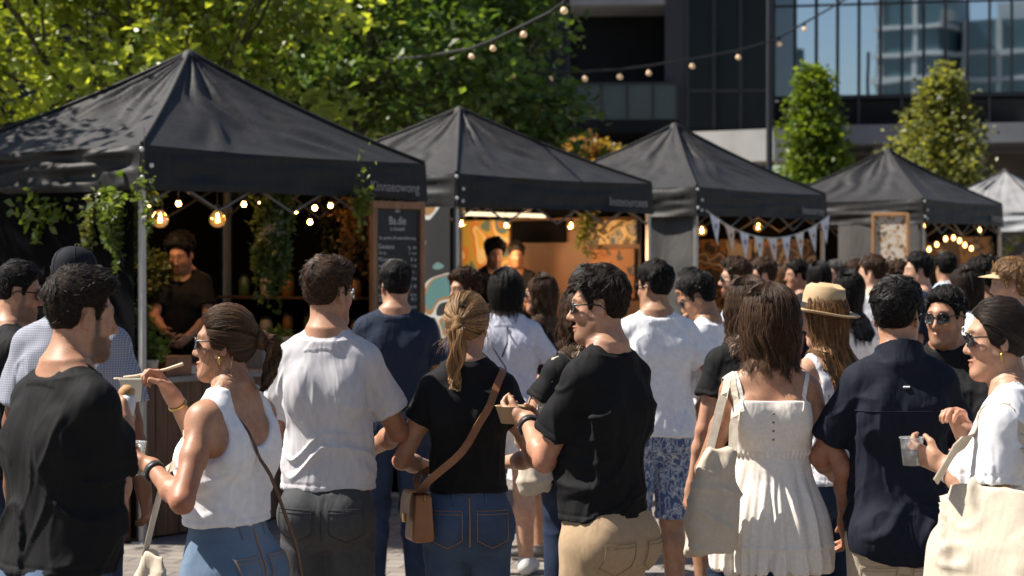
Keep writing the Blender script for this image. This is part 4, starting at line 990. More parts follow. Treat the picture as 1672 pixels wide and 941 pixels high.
# ================================================================ stalls
def canvas(name, col, b=.25):
    return mat(name, col, .62, spec=.35, var=.22, vscale=3., bump=.25, bscale=350, bdist=.001, fold=b)
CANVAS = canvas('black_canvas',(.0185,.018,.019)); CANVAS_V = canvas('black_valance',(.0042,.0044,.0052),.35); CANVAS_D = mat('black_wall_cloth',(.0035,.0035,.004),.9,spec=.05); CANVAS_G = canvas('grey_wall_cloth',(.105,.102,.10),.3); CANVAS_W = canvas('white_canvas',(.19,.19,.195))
ALU = mat('aluminium',(.42,.41,.40),.38,metal=.55,var=.12,vscale=8); BIND = mat('seam_binding',(.008,.008,.009),.7); RIV = mat('white_rivet',(.75,.74,.72),.4)
WOOD = mat('dark_wood',(.115,.058,.030),.55,var=.45,vscale=5,stretch=(4,4,.5),bump=.3,bscale=60); WOODF = mat('frame_wood',(.24,.105,.042),.55,var=.35,vscale=8,stretch=(3,3,.6),bump=.2,bscale=70); TOPW = mat('counter_top',(.23,.215,.20),.5,var=.2,vscale=6)
def bulb_glow(s=9., name='lit_bulb'): return mat(name,(.9,.6,.3),.2,emit=(1.,.52,.16),estr=s)
EAVE = 2.53; VH = .29
class Stall: pass
def tent(label, n0, n1, Dp, zp, seed, cm=CANVAS, vm=CANVAS_V, crumple=.5, eave=EAVE, group='pop up canopies along the market row', walls=('left','back','right'), left_mat=None, text=None, tsize=.12, name='market_canopy'):
    rng = np.random.default_rng(seed); d = (n1-n0); d.z = 0; Wd = d.length; rz = math.atan2(d.y,d.x)
    root = empty(name, (n0.x,n0.y,0), rz, label, 'canopy', group); S = Stall(); S.root = root; S.W = Wd; S.D = Dp; S.M = Matrix.Translation((n0.x,n0.y,0)) @ Matrix.Rotation(rz,4,'Z'); S.rz = rz; S.eave = eave
    ap = np.array((Wd/2,Dp/2,zp)); cs = [np.array(p,float) for p in ((0,0,eave),(Wd,0,eave),(Wd,Dp,eave),(0,Dp,eave))]
    nu,nv = 44,30; mb = MB()
    for k in range(4):
        a,b = cs[k],cs[(k+1)%4]; nn = np.cross(b-a, ap-a); nn /= np.linalg.norm(nn)
        U,Vv = np.meshgrid(np.linspace(0,1,nu+1), np.linspace(0,1,nv+1)); u,v = U.ravel(),Vv.ravel()
        p = (a[None]*(1-u)[:,None]+b[None]*u[:,None])*(1-v)[:,None]+ap[None]*v[:,None]
        edge = np.sin(np.pi*u)**.7*(1-v)
        p[:,2] -= (zp-eave)*.20*v*(1-v)*1.0                      # hips and slopes sag inward
        p[:,2] -= .045*np.sin(np.pi*u)*np.sin(np.pi*np.clip(v,0,1))*1.0
        q = np.stack([u*11+noise3(np.stack([u*3,v*3,u*0+seed+k],1))*1.3, v*1.3, u*0+seed+k*7],1); fo = (1-np.abs(noise3(q))*2.1)
        wr = noise3(np.stack([u*16+v*9,v*13,u*0+k+seed],1))*.5
        near = np.exp(-((u-.22)/.22)**2)+.55*np.exp(-((u-.75)/.3)**2)
        amp = .046*np.sin(np.pi*np.clip(v*.95+.03,0,1))**.8*np.clip(np.sin(np.pi*u)*1.6,0,1)
        p += nn[None]*((fo*near+wr*.35)*amp)[:,None]
        p[:,2] -= .03*np.sin(np.pi*u)*(1-v)**6*.6
        idx = np.arange((nu+1)*(nv+1)).reshape(nv+1,nu+1); f = np.stack([idx[:-1,:-1],idx[:-1,1:],idx[1:,1:],idx[1:,:-1]],-1).reshape(-1,4)
        mb.add(p.tolist(), f.tolist(), 0, True)
    for k in range(4):
        a = cs[k]; pts = []
        for t in np.linspace(0,1,14): q = a*(1-t)+ap*t; q[2] += -(zp-eave)*.20*t*(1-t)+.008; pts.append(q)
        mb.tube(pts, .014, 1, 6)
    mb.lathe(tuple(ap+np.array((0,0,-.03))), [(.07,-.02),(.055,.015),(.03,.045),(0,.055)], 1, 14)
    mb.build('roof', [cm,BIND], root)
    S.val = []
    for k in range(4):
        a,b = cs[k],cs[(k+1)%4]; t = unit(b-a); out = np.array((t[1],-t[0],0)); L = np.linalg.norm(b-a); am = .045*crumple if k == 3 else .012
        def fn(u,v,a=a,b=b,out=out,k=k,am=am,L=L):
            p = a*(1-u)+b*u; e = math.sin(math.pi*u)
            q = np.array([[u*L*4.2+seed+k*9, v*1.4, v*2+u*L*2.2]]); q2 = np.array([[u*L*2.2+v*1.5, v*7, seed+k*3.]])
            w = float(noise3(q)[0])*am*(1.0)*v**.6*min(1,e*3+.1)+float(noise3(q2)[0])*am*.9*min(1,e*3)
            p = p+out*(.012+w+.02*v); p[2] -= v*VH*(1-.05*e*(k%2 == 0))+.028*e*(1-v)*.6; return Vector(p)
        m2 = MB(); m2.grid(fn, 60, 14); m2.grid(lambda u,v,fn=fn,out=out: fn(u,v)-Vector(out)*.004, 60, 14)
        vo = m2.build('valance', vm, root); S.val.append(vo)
    for (x_,y_,z_) in ((-.03,-.035,eave-.21),(.045,-.035,eave-.23),(-.03,-.03,eave-.03),(.05,-.036,eave-.13)): ri = MB(); ri.lathe((x_,y_,z_), [(.016,-.004),(.014,.008),(0,.012)], 0, 10, M=Matrix.Rotation(R(90),4,'X')); ri.build('rivet', RIV, root)
    for (x_,y_) in ((.02,.02),(Wd-.02,.02),(Wd-.02,Dp-.02),(.02,Dp-.02)):
        lg = MB(); lg.box((x_,y_,1.25), (.038,.038,2.5), bev=.004); lg.box((x_,y_,.006), (.10,.10,.012)); lg.build('leg', ALU, root)
    fr = MB()
    for k in range(4):
        a,b = cs[k]*1.,cs[(k+1)%4]*1.; ins = np.array((Wd/2,Dp/2,0))-(a+b)/2; ins[2] = 0; ins = unit(ins)*.03
        nseg = 4
        for i in range(nseg):
            p,q = a+(b-a)*i/nseg+ins,a+(b-a)*(i+1)/nseg+ins; z0,z1 = eave-.40,eave-.08
            fr.tube([(p[0],p[1],z0),(q[0],q[1],z1)], .010, seg=5); fr.tube([(p[0],p[1],z1),(q[0],q[1],z0)], .010, seg=5)
    for k in range(4):
        a = cs[k]; fr.tube([(a[0],a[1],eave-.05),(Wd/2,Dp/2,zp-.12)], .011, seg=5)
    fr.tube([(Wd/2,Dp/2,zp-.05),(Wd/2,Dp/2,eave-.25)], .016, seg=8); fr.build('roof_frame', mat('frame_steel',(.16,.155,.15),.45,metal=.4), root)
    for wn in walls:
        g = MB(); zt = eave-.28
        if wn == 'left': fn = lambda u,v: Vector((-.004+.03*float(noise3(np.array([[u*7,v*1.2,seed]]))[0]), .05+u*(Dp-.1), .03+v*(zt+.03)))
        elif wn == 'right': fn = lambda u,v: Vector((Wd+.004, .05+u*(Dp-.1), .03+v*(zt+.03)))
        else: fn = lambda u,v: Vector((.05+u*(Wd-.1), Dp+.004+.02*float(noise3(np.array([[u*7,v*1.2,seed+4]]))[0]), .03+v*(zt+.2)))
        g.grid(fn, 26, 16); g.grid(lambda u,v,fn=fn: fn(u,v)+Vector((.004,.004,0)), 26, 16)
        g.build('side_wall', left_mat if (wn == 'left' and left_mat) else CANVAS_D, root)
    if text:
        Mt = Matrix.Translation((Wd-.14,-.062,eave-.225)) @ Matrix.Rotation(R(90),4,'X')
        text_mesh('lettering', text, tsize, Mt, mat('print_white',(.30,.28,.27),.8), S.val[0], 'RIGHT', .0006)
    return S
def loc(S, x, y, z): return S.M @ Vector((x,y,z))
def vine(label, S_or_pt, strands, n, leaf, c0, c1, seed, group, spread=.16, length=.5, name='hanging_plant', pot=None, ball=.12, cat='plant'):
    """hanging plant: a leafy head with trailing strands"""
    rng = np.random.default_rng(seed); root = empty(name, S_or_pt, 0, label, cat, group); mb = MB(); C = []
    for k in range(strands):
        a = rng.random()*6.28; r = spread*math.sqrt(rng.random()); p = np.array((math.cos(a)*r,math.sin(a)*r,rng.normal(0,.03))); L = length*(.35+.75*rng.random()); pts = [p.copy()]; st = 9
        for i in range(st): p = p+np.array((rng.normal(0,.012),rng.normal(0,.012),-L/st)); pts.append(p.copy())
        mb.tube(pts, .0025, seg=4); P = np.array(pts); m = int(n*.6/strands); t = rng.random(m)*st; i0 = t.astype(int).clip(0,st-1); fr = (t-i0)[:,None]; C.append(P[i0]*(1-fr)+P[i0+1]*fr+rng.normal(0,.018,(m,3)))
    m = int(n*.4); C.append(rng.normal(0,1,(m,3))*np.array((spread,spread,ball))*.6+np.array((0,0,.01)))
    mb.tube([(0,0,0),(0,0,.35)], .002, seg=4)
    mb.build('stem', mat('stem_green',(.05,.06,.02),.7), root); link('foliage', leaves_mesh('foliage', np.concatenate(C), leaf, rng, c0, c1, .5, .3), root, leaf_mat('leaf'))
    if pot: p2 = MB(); p2.lathe((0,0,-.10), [(.0,-.06),(.055,-.06),(.072,.06),(.068,.062),(.060,.05),(0,.05)], 0, 18); p2.build('pot', pot, root)
    return root
def potted(label, pt, n, leaf, c0, c1, seed, potm, h=.22, r=.055, ph=.11, group='potted plants on the counters', spread=.09):
    rng = np.random.default_rng(seed); root = empty('potted_plant', pt, 0, label, 'plant', group); p = MB(); p.lathe((0,0,0), [(0,0),(r*.78,0),(r,ph),(r*1.06,ph),(r*1.06,ph+.012),(r*.9,ph+.012),(r*.85,ph-.01),(0,ph-.01)], 0, 22); p.build('pot', potm, root)
    mb = MB(); C = []
    for k in range(9):
        e = np.array((rng.normal(0,spread*.7),rng.normal(0,spread*.7),ph+h*(.5+.6*rng.random()))); pts = limb(mb, (rng.normal(0,.01),rng.normal(0,.01),ph-.01), e, .003, .0012, rng, .1, 5); P = np.array(pts); m = n//9; t = rng.random(m)*3+2; i0 = t.astype(int).clip(0,4); fr = (t-i0)[:,None]; C.append(P[i0]*(1-fr)+P[i0+1]*fr+rng.normal(0,.02,(m,3)))
    mb.build('stem', mat('stem_green',(.05,.06,.02),.7), root); link('foliage', leaves_mesh('foliage', np.concatenate(C), leaf, rng, c0, c1, .1, .5), root, leaf_mat('leaf')); return root
def pendant(label, pt, r=.045, drop=.25, glow=9., group='bulbs hanging inside the first stall'):
    root = empty('pendant_bulb', pt, 0, label, 'light bulb', group); a = MB(); a.tube([(0,0,r*1.6),(0,0,r*1.6+drop)], .003, seg=5); a.build('cord', BIND, root)
    a = MB(); a.lathe((0,0,0), [(.016,r*1.75),(.018,r*1.1),(.014,r*.95),(0,r*.95)], 0, 12); a.build('socket', BIND, root)
    if r > .035:
        g = MB(); g.lathe((0,0,0), [(.014,r*1.05),(r*.55,r*.8),(r*.95,r*.25),(r,-.1*r),(r*.85,-.6*r),(r*.4,-.95*r),(0,-r)], 0, 20)
        gm = bpy.data.materials.get('amber_glass')
        if not gm:
            gm = bpy.data.materials.new('amber_glass'); N,L = nodes(gm); out = N['Material Output']; tr_ = N.new('ShaderNodeBsdfTransparent'); tr_.inputs[0].default_value = (1,.80,.5,1); gl = N.new('ShaderNodeBsdfGlossy'); gl.inputs['Roughness'].default_value = .05; gl.inputs[0].default_value = (1,.8,.55,1); em = N.new('ShaderNodeEmission'); em.inputs[0].default_value = (1,.45,.12,1); em.inputs[1].default_value = .22
            lw = N.new('ShaderNodeLayerWeight'); lw.inputs[0].default_value = .35; mx = N.new('ShaderNodeMixShader'); L.new(lw.outputs['Fresnel'], mx.inputs[0]); L.new(tr_.outputs[0], mx.inputs[1]); L.new(gl.outputs[0], mx.inputs[2]); ad = N.new('ShaderNodeAddShader'); L.new(mx.outputs[0], ad.inputs[0]); L.new(em.outputs[0], ad.inputs[1]); L.new(ad.outputs[0], out.inputs['Surface'])
        g.build('bulb', gm, root); f = MB(); f.tube([(0,0,r*.7),(.008,0,-.35*r),(-.006,0,-.35*r),(0,0,r*.55)], .0055, seg=6); f.build('filament', bulb_glow(60,'filament_glow'), root)
    else:
        g = MB(); g.lathe((0,0,0), [(.012,r*1.05),(r*.6,r*.7),(r,0),(r*.7,-.75*r),(0,-r)], 0, 14); g.build('bulb', bulb_glow(glow), root)
    return root
def warm_light(pt, e, r=.05, c=(1,.60,.30)):
    l = bpy.data.lights.new('bulb_light','POINT'); l.energy = e; l.color = c; l.shadow_soft_size = r; o = bpy.data.objects.new('bulb_light',l); COL.objects.link(o); o.location = pt

T1 = tent('black canopy nearest the camera with leaf shadows on its roof', at(232,237,12.6), at(693,268,15.0), 2.02, 3.30, 2, crumple=1.1, text='Kinnaeowong', tsize=.105)  # black left wall added on the open side to block the sun
T2 = tent('black canopy second in the row, over the amber lit stall with a mural', at(745,283,16.6), at(1063,300,18.75), 2.35, 3.21, 5, text='Insteourcees', tsize=.115, left_mat=None, walls=('back','right'))
T3 = tent('black canopy with triangular bunting under its front valance', at(1137,305,19.5), at(1347,320,21.8), 2.15, 3.26, 9, text='Inteourcey', tsize=.12, left_mat=CANVAS_G)
T4 = tent('black canopy right of the framed poster board, fourth in the row', at(1507,325,23.2), at(1635,338,25.5), 2.0, 3.20, 13, text='Insteng', tsize=.14, walls=('back','right'))
T5 = tent('white canopy beyond the four black ones at the photo edge', at(1712,340,28.6), at(1800,352,31.0), 2.2, 3.2, 17, cm=CANVAS_W, vm=canvas('pale_valance',(.30,.31,.33)), walls=('back',))
# black vinyl wall with mural patches on the left side of stall 2; grey strip on stall 4
def patch_mat(name, cols, scale, rough=.6, stretch=None):
    m = bpy.data.materials.new(name); N,L = nodes(m); b = N['Principled BSDF']; b.inputs['Roughness'].default_value = rough; tc = N.new('ShaderNodeTexCoord'); n = N.new('ShaderNodeTexNoise'); n.inputs['Scale'].default_value = scale; n.inputs['Detail'].default_value = .6; n.inputs['Distortion'].default_value = .5
    mp = N.new('ShaderNodeMapping'); mp.inputs['Scale'].default_value = stretch or (1,1,1); L.new(tc.outputs['Object'], mp.inputs['Vector']); L.new(mp.outputs['Vector'], n.inputs['Vector']); rp = N.new('ShaderNodeValToRGB'); rp.color_ramp.interpolation = 'CONSTANT'; e = rp.color_ramp.elements
    while len(e) < len(cols): e.new(.5)
    for i,(p,c) in enumerate(cols): e[i].position = p; e[i].color = (*c,1)
    L.new(n.outputs['Fac'], rp.inputs['Fac']); L.new(rp.outputs['Color'], b.inputs['Base Color']); return m
MURAL_D = patch_mat('mural_on_black',[(0,(.08,.19,.19)),(.36,(.30,.15,.05)),(.41,(.55,.55,.52)),(.44,(.012,.012,.013)),(.66,(.12,.22,.22)),(.70,(.42,.22,.06))],3.2)
MURAL = patch_mat('mural',[(0,(.10,.16,.15)),(.36,(.40,.30,.06)),(.44,(.50,.20,.05)),(.50,(.62,.52,.30)),(.56,(.55,.36,.07)),(.62,(.08,.17,.18)),(.68,(.42,.16,.04))],3.4)
AMBER = mat('amber_plywood',(.165,.082,.038),.6,var=.3,vscale=3,col2=(.105,.054,.028))
ART = patch_mat('taped_flyers',[(0,(.03,.02,.016)),(.42,(.20,.09,.03)),(.50,(.03,.022,.018)),(.57,(.34,.27,.18)),(.63,(.12,.06,.03)),(.70,(.04,.05,.06))],5.5)
def slab(S, name, c, d, m, label=None, cat=None, group=None, rz=0., parent=None, bev=.006):
    """a panel-like thing placed in stall coordinates (body + nothing else)"""
    mb = MB(); mb.box((0,0,0), d, bev=bev); p = loc(S,*c); o = mb.build(name, m); o.location = p; o.rotation_euler = (0,0,S.rz+rz)
    return tag(o, label, cat, group)
mb = MB(); seed_ = 3.3
mb.grid(lambda u,v: Vector((-.03+.03*float(noise3(np.array([[u*8,v*1.2,seed_]]))[0]), .04+u*2.2, .05+v*2.20)), 26, 14); mb.grid(lambda u,v: Vector((-.022+.03*float(noise3(np.array([[u*8,v*1.2,seed_]]))[0]), .04+u*2.2, .05+v*2.20)), 26, 14)
mb.build('painted_side_wall', MURAL_D, T2.root)
mb = MB(); mb.grid(lambda u,v: Vector((-.03+.025*float(noise3(np.array([[u*6,v*1.2,8.3]]))[0]), .05+u*1.0, .05+v*2.18)), 14, 14); mb.grid(lambda u,v: Vector((-.022+.025*float(noise3(np.array([[u*6,v*1.2,8.3]]))[0]), .05+u*1.0, .05+v*2.18)), 14, 14); mb.build('side_wall', CANVAS_G, T4.root)
def counter(S, label, x0, x1, y0, dp, z, wm, group='wooden serving counters', n=22):
    root = empty('serving_counter', loc(S,x0,y0,0), S.rz, label, 'counter', group); L = x1-x0; rng = random.Random(len(label)); a = MB(); pw_ = L/n
    for i in range(n): a.box((pw_*(i+.5),.015+rng.random()*.004,z/2-.01), (pw_-.006,.026,z-.05), bev=.003)
    a.box((L/2,.034,z/2-.01), (L,.012,z-.06)); a.build('front_panel', wm, root)
    a = MB(); a.box((L/2,dp/2,z-.018), (L+.10,dp+.08,.038), bev=.006); a.build('top', TOPW, root)
    for x_ in (.03,L-.03): a = MB(); a.box((x_,dp/2+.04,z/2-.03), (.035,dp-.06,z-.06), bev=.003); a.build('side_panel', wm, root)
    a = MB(); a.box((L/2,dp*.55,z*.5), (L-.08,dp*.7,.025)); a.build('shelf', wm, root)
    return root
counter(T1, 'dark plank counter under the nearest canopy with pale worktop', -.10, 2.25, .10, .60, 1.04, WOOD)
counter(T2, 'amber wooden counter in the second stall', .10, 2.65, .12, .55, 1.02, mat('amber_wood',(.30,.13,.045),.5,var=.4,vscale=5,stretch=(4,4,.5)))
counter(T3, 'brown counter below the bunting in the third stall', .10, 2.65, .12, .55, 1.0, WOOD)
counter(T4, 'brown counter behind the heads in the fourth stall', .10, 2.5, .12, .55, 1.0, WOOD)

# ---------------------------------------------------------------- stall 1 fittings
def L1(px, py, y):   # local x,z of stall-1 point at depth y behind the front plane seen at (px,py)
    best = None
    for i in range(600):
        x = -1.+i*.008; p = loc(T1,x,y,0); q = CX+p.x/p.y*F
        if best is None or abs(q-px) < best[0]: best = (abs(q-px),x,p.y)
    return best[1], CAMZ-(py-HY)/F*best[2]
def pt(S, px, py, y):
    best = None
    for i in range(900):
        x = -2.+i*.007; p = S.M @ Vector((x,y,0)); q = CX+p.x/p.y*F
        if best is None or abs(q-px) < best[0]: best = (abs(q-px),p.copy())
    p = best[1]; p.z = CAMZ-(py-HY)/F*p.y; return p
bg = 'bulbs hanging inside the first stall'
for lab,px,py,y,r in (('large clear amber globe bulb left of the server',262,358,.55,.058),('large clear amber globe bulb right of the server',355,358,.55,.058)): pendant(lab, pt(T1,px,py,y), r, .22, 10, bg)
for i,(px,py,y,w) in enumerate(((292,333,.5,'behind the roof frame above the left globe'),(398,334,.5,'bright small bulb at the middle of the roof frame'),(482,346,.45,'lower bulb of the pair left of the dried plants'),(514,340,.45,'upper bulb beside the dried hanging plants'),(506,363,.4,'lowest tiny bulb in front of the dried plants'),(243,340,.9,'beside the aluminium leg at the corner'),(425,334,.6,'far back above the ivy column'),(540,336,.4,'near the sprig end of the roof frame'))):
    pendant('small glowing bulb '+w if 'bulb' not in w else w, pt(T1,px,py,y), .018, .12, 22, bg)
for i,(px,py,x,w) in enumerate(((24,338,-.22,'outermost'),(46,362,-.28,'lower'))):
    p = at(px,py,13.4); pendant('%s small glowing bulb hanging outside the left side of the stall'%w, p, .022, .2, 16, bg)
vg = 'plants hanging round the first stall'
GR0,GR1 = (.07,.12,.022),(.16,.22,.045)
vine('bushy green plant hanging in a pale pot outside the left side', at(128,346,13.3), 26, 2600, .072, GR0, GR1, 3, vg, .26, .36, pot=mat('clay_pale',(.42,.35,.28),.8))
vine('trailing vine hanging between the bushy plant and the corner leg', at(203,340,12.75), 18, 1400, .062, GR0,(.15,.19,.05), 4, vg, .13, .45)
vine('sparse vine hanging at the far left end of the valance', at(72,345,13.6), 8, 460, .05, GR0, GR1, 6, vg, .10, .30)
vine('pale leafed vine with thin tendrils left of the corner leg', at(175,338,12.9), 12, 700, .05, (.12,.14,.05),(.22,.24,.09), 7, vg, .12, .50)
vine('thick column of dark green ivy inside the first stall', pt(T1,448,350,.25), 26, 1700, .060, (.03,.065,.016),(.085,.13,.04), 8, vg, .10, .66, ball=.16)
vine('white flowered ivy tuft on the dark ivy column', pt(T1,452,366,.20), 6, 160, .05, (.30,.32,.28),(.45,.46,.42), 9, vg, .06, .20)
vine('dried brown plant hanging next to the menu board', pt(T1,585,350,.30), 14, 700, .05, (.12,.065,.03),(.20,.12,.05), 10, vg, .12, .45)
vine('green and brown trailing plant left of the dried one', pt(T1,548,349,.9), 10, 450, .05, (.05,.055,.02),(.12,.10,.04), 11, vg, .10, .50)
vine('bright green sprig climbing over the valance by the lettering', pt(T1,592,322,-.10), 7, 150, .05, (.09,.14,.02),(.17,.22,.04), 12, vg, .06, .16, ball=.22)
vine('thin green tendril curling at the corner leg', at(236,300,12.5), 5, 60, .04, GR0, GR1, 13, vg, .05, .30, ball=.10)
shrub('leafy green potted foliage behind the server at the left', pt(T1,262,452,1.1).x, pt(T1,262,452,1.1).y, 1.45, (.17,.15,.20), 900, .05, (.06,.085,.02),(.14,.15,.05), 14, 'foliage_clump', vg, cat='plant')
wp = mat('white_pot',(.62,.60,.56),.5)
potted('green plant in a white pot on the counter corner beside the leg', pt(T1,246,617,.16)+Vector((0,0,.0)), 300, .05, GR0, GR1, 1, wp, .16, .05, .10)
o = potted('tall leafy plant left of the corner leg on the counter', pt(T1,212,628,.30), 420, .075, GR0,(.12,.17,.06), 2, mat('brown_pot',(.12,.07,.04),.7), .36, .05, .09, spread=.10)
potted('small plant behind the white pot with trailing leaves', pt(T1,232,606,.42), 260, .04, GR0,(.14,.18,.05), 5, mat('brown_pot',(.12,.07,.04),.7), .24, .045, .08)
potted('spiky plant in a white pot near the far end of the first counter', pt(T1,455,556,.45), 300, .06, GR0,GR1, 6, wp, .15, .06, .11)
for o_ in [o for o in bpy.data.objects if o.name.startswith('potted_plant')]: o_.location.z = 1.042
# menu board
mx0,mx1 = L1(608,330,-.06)[0],L1(694,330,-.06)[0]; zt_,zb_ = 2.235,1.02; mw = mx1-mx0
mnu = empty('menu_board', loc(T1,mx0,-.06,0), T1.rz, 'black menu board in a brown wooden frame under the lettered valance', 'menu board')
a = MB(); a.box((mw/2,.018,(zt_+zb_)/2), (mw-.05,.012,zt_-zb_-.05)); a.build('board', mat('chalkboard',(.018,.019,.021),.75,var=.3,vscale=4), mnu)
a = MB()
for x_ in (.028,mw-.028): a.box((x_,.01,(zt_+zb_)/2), (.056,.035,zt_-zb_), bev=.004)
for z_ in (zt_-.028,zb_+.028): a.box((mw/2,.009,z_), (mw-.112,.034,.056), bev=.004)
a.build('frame', WOODF, mnu)
CH = mat('chalk',(.55,.54,.52),.9)
def mt(txt, x, z, s, al='LEFT'): text_mesh('chalk_writing', txt, s, Matrix.Translation((x,.011,z)) @ Matrix.Rotation(R(90),4,'X'), CH, mnu, al, .0006)
mt('Ba.die', mw/2, 2.065, .085, 'CENTER'); mt('a chouncli', mw/2, 2.02, .042, 'CENTER'); mt('Ra. paonen, SE oaterse/thenurag', mw/2, 1.955, .033, 'CENTER')
for z_,s_,tx,pr in ((1.885,.050,'Ginniams','q.  an'),(1.845,.038,"'no ty ,",'t.  n an'),(1.795,.044,'Mi,hau w t','8  in'),(1.752,.034,'unnxpreuovunteo','7  on'),(1.705,.040,'Gnaduvtanont','n  ,'),(1.655,.040,'Saucy nanction.','40 iw'),(1.595,.042,'burcg ouarny','10  40'),(1.535,.038,'Ananrtion','4,1on'),(1.500,.042,'Xingurostta','40 d'),(1.445,.042,'Sas tion','yuon'),(1.375,.040,'Poncn rasta','mns'),(1.305,.040,'Gnen vaunt','1040'),(1.235,.040,'Burnsion','40 n'),(1.165,.040,'Rann tasty','10 o')):
    mt(tx, .085, z_, s_); mt(pr, mw-.085, z_, s_*.9, 'RIGHT')
a = MB(); Mx = Matrix.Translation((mw/2,.011,2.165))
for k in range(5): ang = R(90+(k-2)*34); a.tube([(mw/2+.012*math.cos(ang),.010,2.15+.012*math.sin(ang)),(mw/2+.036*math.cos(ang),.010,2.15+.036*math.sin(ang))], [.005,.002], seg=5)
a.build('chalk_emblem', CH, mnu)
# counter goods of stall 1
def cbox(label, px, py, y, d, m, z=1.042, group='goods on the first counter', name='box', cat='box'):
    p = pt(T1,px,py,y); mb = MB(); mb.box((0,0,d[2]/2), d, bev=.004); mb.box((0,0,d[2]+.003), (d[0]*1.03,d[1]*1.03,.008)); o = mb.build(name, m); o.location = (p.x,p.y,z); o.rotation_euler = (0,0,T1.rz); return tag(o, label, cat, group)
MET = mat('steel_tray',(.45,.45,.46),.3,metal=.9); WHB = mat('white_card',(.66,.65,.62),.6)
cbox('white card box standing on the first counter near the ivy', 482,560,.35,(.17,.12,.20),WHB)
cbox('shallow steel tray on the first counter in front of the server', 300,600,.30,(.40,.28,.05),MET, name='steel_tray', cat='tray')
cbox('second steel tray stacked behind on the first counter', 330,590,.55,(.34,.26,.09),MET, name='steel_tray', cat='tray')
cbox('brown wooden crate on the first counter beside the white pot', 274,610,.22,(.24,.20,.12),WOODF, name='wooden_crate', cat='crate')
cbox('grey till box at the far end of the first counter', 430,575,.4,(.24,.2,.16),mat('grey_plastic',(.22,.23,.25),.5), name='till_box')
cbox('pale blue container on the first counter behind the man in grey', 570,545,.3,(.20,.18,.22),mat('blue_plastic',(.22,.30,.42),.5), name='container')
cup_m = mat('paper_cup',(.70,.68,.64),.6)
def cup(label, p, r=.036, h=.10, m=None, group=None, name='paper_cup', cat='cup'):
    mb = MB(); mb.lathe((0,0,0), [(0,0),(r*.74,0),(r,h),(r*1.05,h),(r*1.05,h+.006),(r*.95,h+.006),(r*.70,.012),(0,.012)], 0, 22); o = mb.build(name, m or cup_m); o.location = p; return tag(o, label, cat, group)
for i,(px,y,w) in enumerate(((350,.25,'leftmost of three in a row'),(366,.25,'middle of three in a row'),(382,.25,'rightmost of three in a row'))): p = pt(T1,px,600,y); cup('white paper cup on the first counter, '+w, (p.x,p.y,1.042), group='paper cups on the first counter')
warm_light(loc(T1,.9,.9,2.15), 5.5); warm_light(loc(T1,2.0,1.2,2.1), 2.5)

rslab_ = lambda S,name,y0,y1,z0,z1,m,label,cat,gap: slab(S, name, (S.W-gap,(y0+y1)/2,(z0+z1)/2), (y1-y0,.22,z1-z0), m, label, cat, None, rz=math.pi/2)
for zz,ww in ((1.52,'upper'),(1.20,'lower')):
    rslab_(T1,'wall_shelf',.45,1.9,zz-.02,zz,WOOD,'%s dark wooden shelf on the far side wall of the first stall'%ww,'shelf',.14)
rj = random.Random(4)
for k in range(12):
    zz = 1.52 if k < 6 else 1.20; y_ = .55+(k%6)*.23; jm = [mat('jar_amber',(.30,.13,.03),.2),mat('jar_cream',(.50,.44,.34),.4),mat('jar_green',(.08,.12,.05),.3)][k%3]; h_ = .13+.07*rj.random(); r_ = .04+.015*rj.random()
    jr = empty('storage_jar', loc(T1,T1.W-.14,y_,zz), 0, '%s jar, number %s from the back on the %s shelf of the first stall'%(['amber','cream','dark green'][k%3],['six','five','four','three','two','one'][k%6],'upper' if k < 6 else 'lower'), 'jar', 'jars on the shelves of the first stall')
    a = MB(); a.lathe((0,0,0), [(0,0),(r_,0),(r_*1.02,h_*.7),(r_*.8,h_*.85),(r_*.8,h_*.9)], 0, 16); a.build('glass_body', jm, jr); a = MB(); a.lathe((0,0,h_*.9), [(r_*.85,-.002),(r_*.85,.02),(0,.022)], 0, 16); a.build('lid', BIND, jr)
# ---------------------------------------------------------------- stall 2 fittings
def rslab(S, name, y0, y1, z0, z1, m, label, cat, gap=.05, group=None): return slab(S, name, (S.W-gap,(y0+y1)/2,(z0+z1)/2), (y1-y0,.025,z1-z0), m, label, cat, group, rz=math.pi/2)
rslab(T2,'amber_wall_panel',.08,2.28,.25,2.22,AMBER,'amber plywood wall panel glowing inside the second stall','panel')
rslab(T2,'header_board',.95,1.62,1.98,2.19,CANVAS_D,'black header board above the amber panel in the second stall','board',.09)
rslab(T2,'mural_panel',1.66,2.27,1.2,2.21,MURAL,'colourful mural panel with yellow, teal and orange shapes','mural',.09)
slab(T2,'light_bar',(1.25,.5,2.215),(1.1,.05,.035),mat('bar_glow',(.9,.8,.6),.4,emit=(1,.80,.52),estr=.7),'long white light bar under the roof of the second stall','light')
rslab(T2,'flyer_board',.10,.72,1.96,2.19,patch_mat('shelf_goods',[(0,(.10,.07,.03)),(.42,(.42,.28,.10)),(.48,(.55,.42,.22)),(.55,(.12,.10,.04)),(.6,(.34,.30,.22)),(.67,(.08,.10,.13))],9.),'board of pinned pictures at the right of the second stall','picture board',.09)
rslab(T2,'tool_board',.12,.62,1.45,1.92,patch_mat('tools_on_wood',[(0,(.26,.10,.025)),(.58,(.03,.02,.015)),(.66,(.12,.11,.10)),(.72,(.26,.10,.025))],11.),'amber board hung with dark kitchen tools','tool board',.09)
for w,px,py in (('by the aluminium leg',753,366),('left of the server of the second stall',826,368),('right of the header board',932,369)): pendant('round glowing bulb '+w+' in the amber stall', pt(T2,px,py,.45), .036, .2, 9, 'bulbs in the second stall')
vine('green trailing plant under the roof right of the round bulbs', pt(T2,958,362,.6), 8, 300, .05, GR0,(.20,.18,.05), 22, 'plants in the second stall', .12, .35)
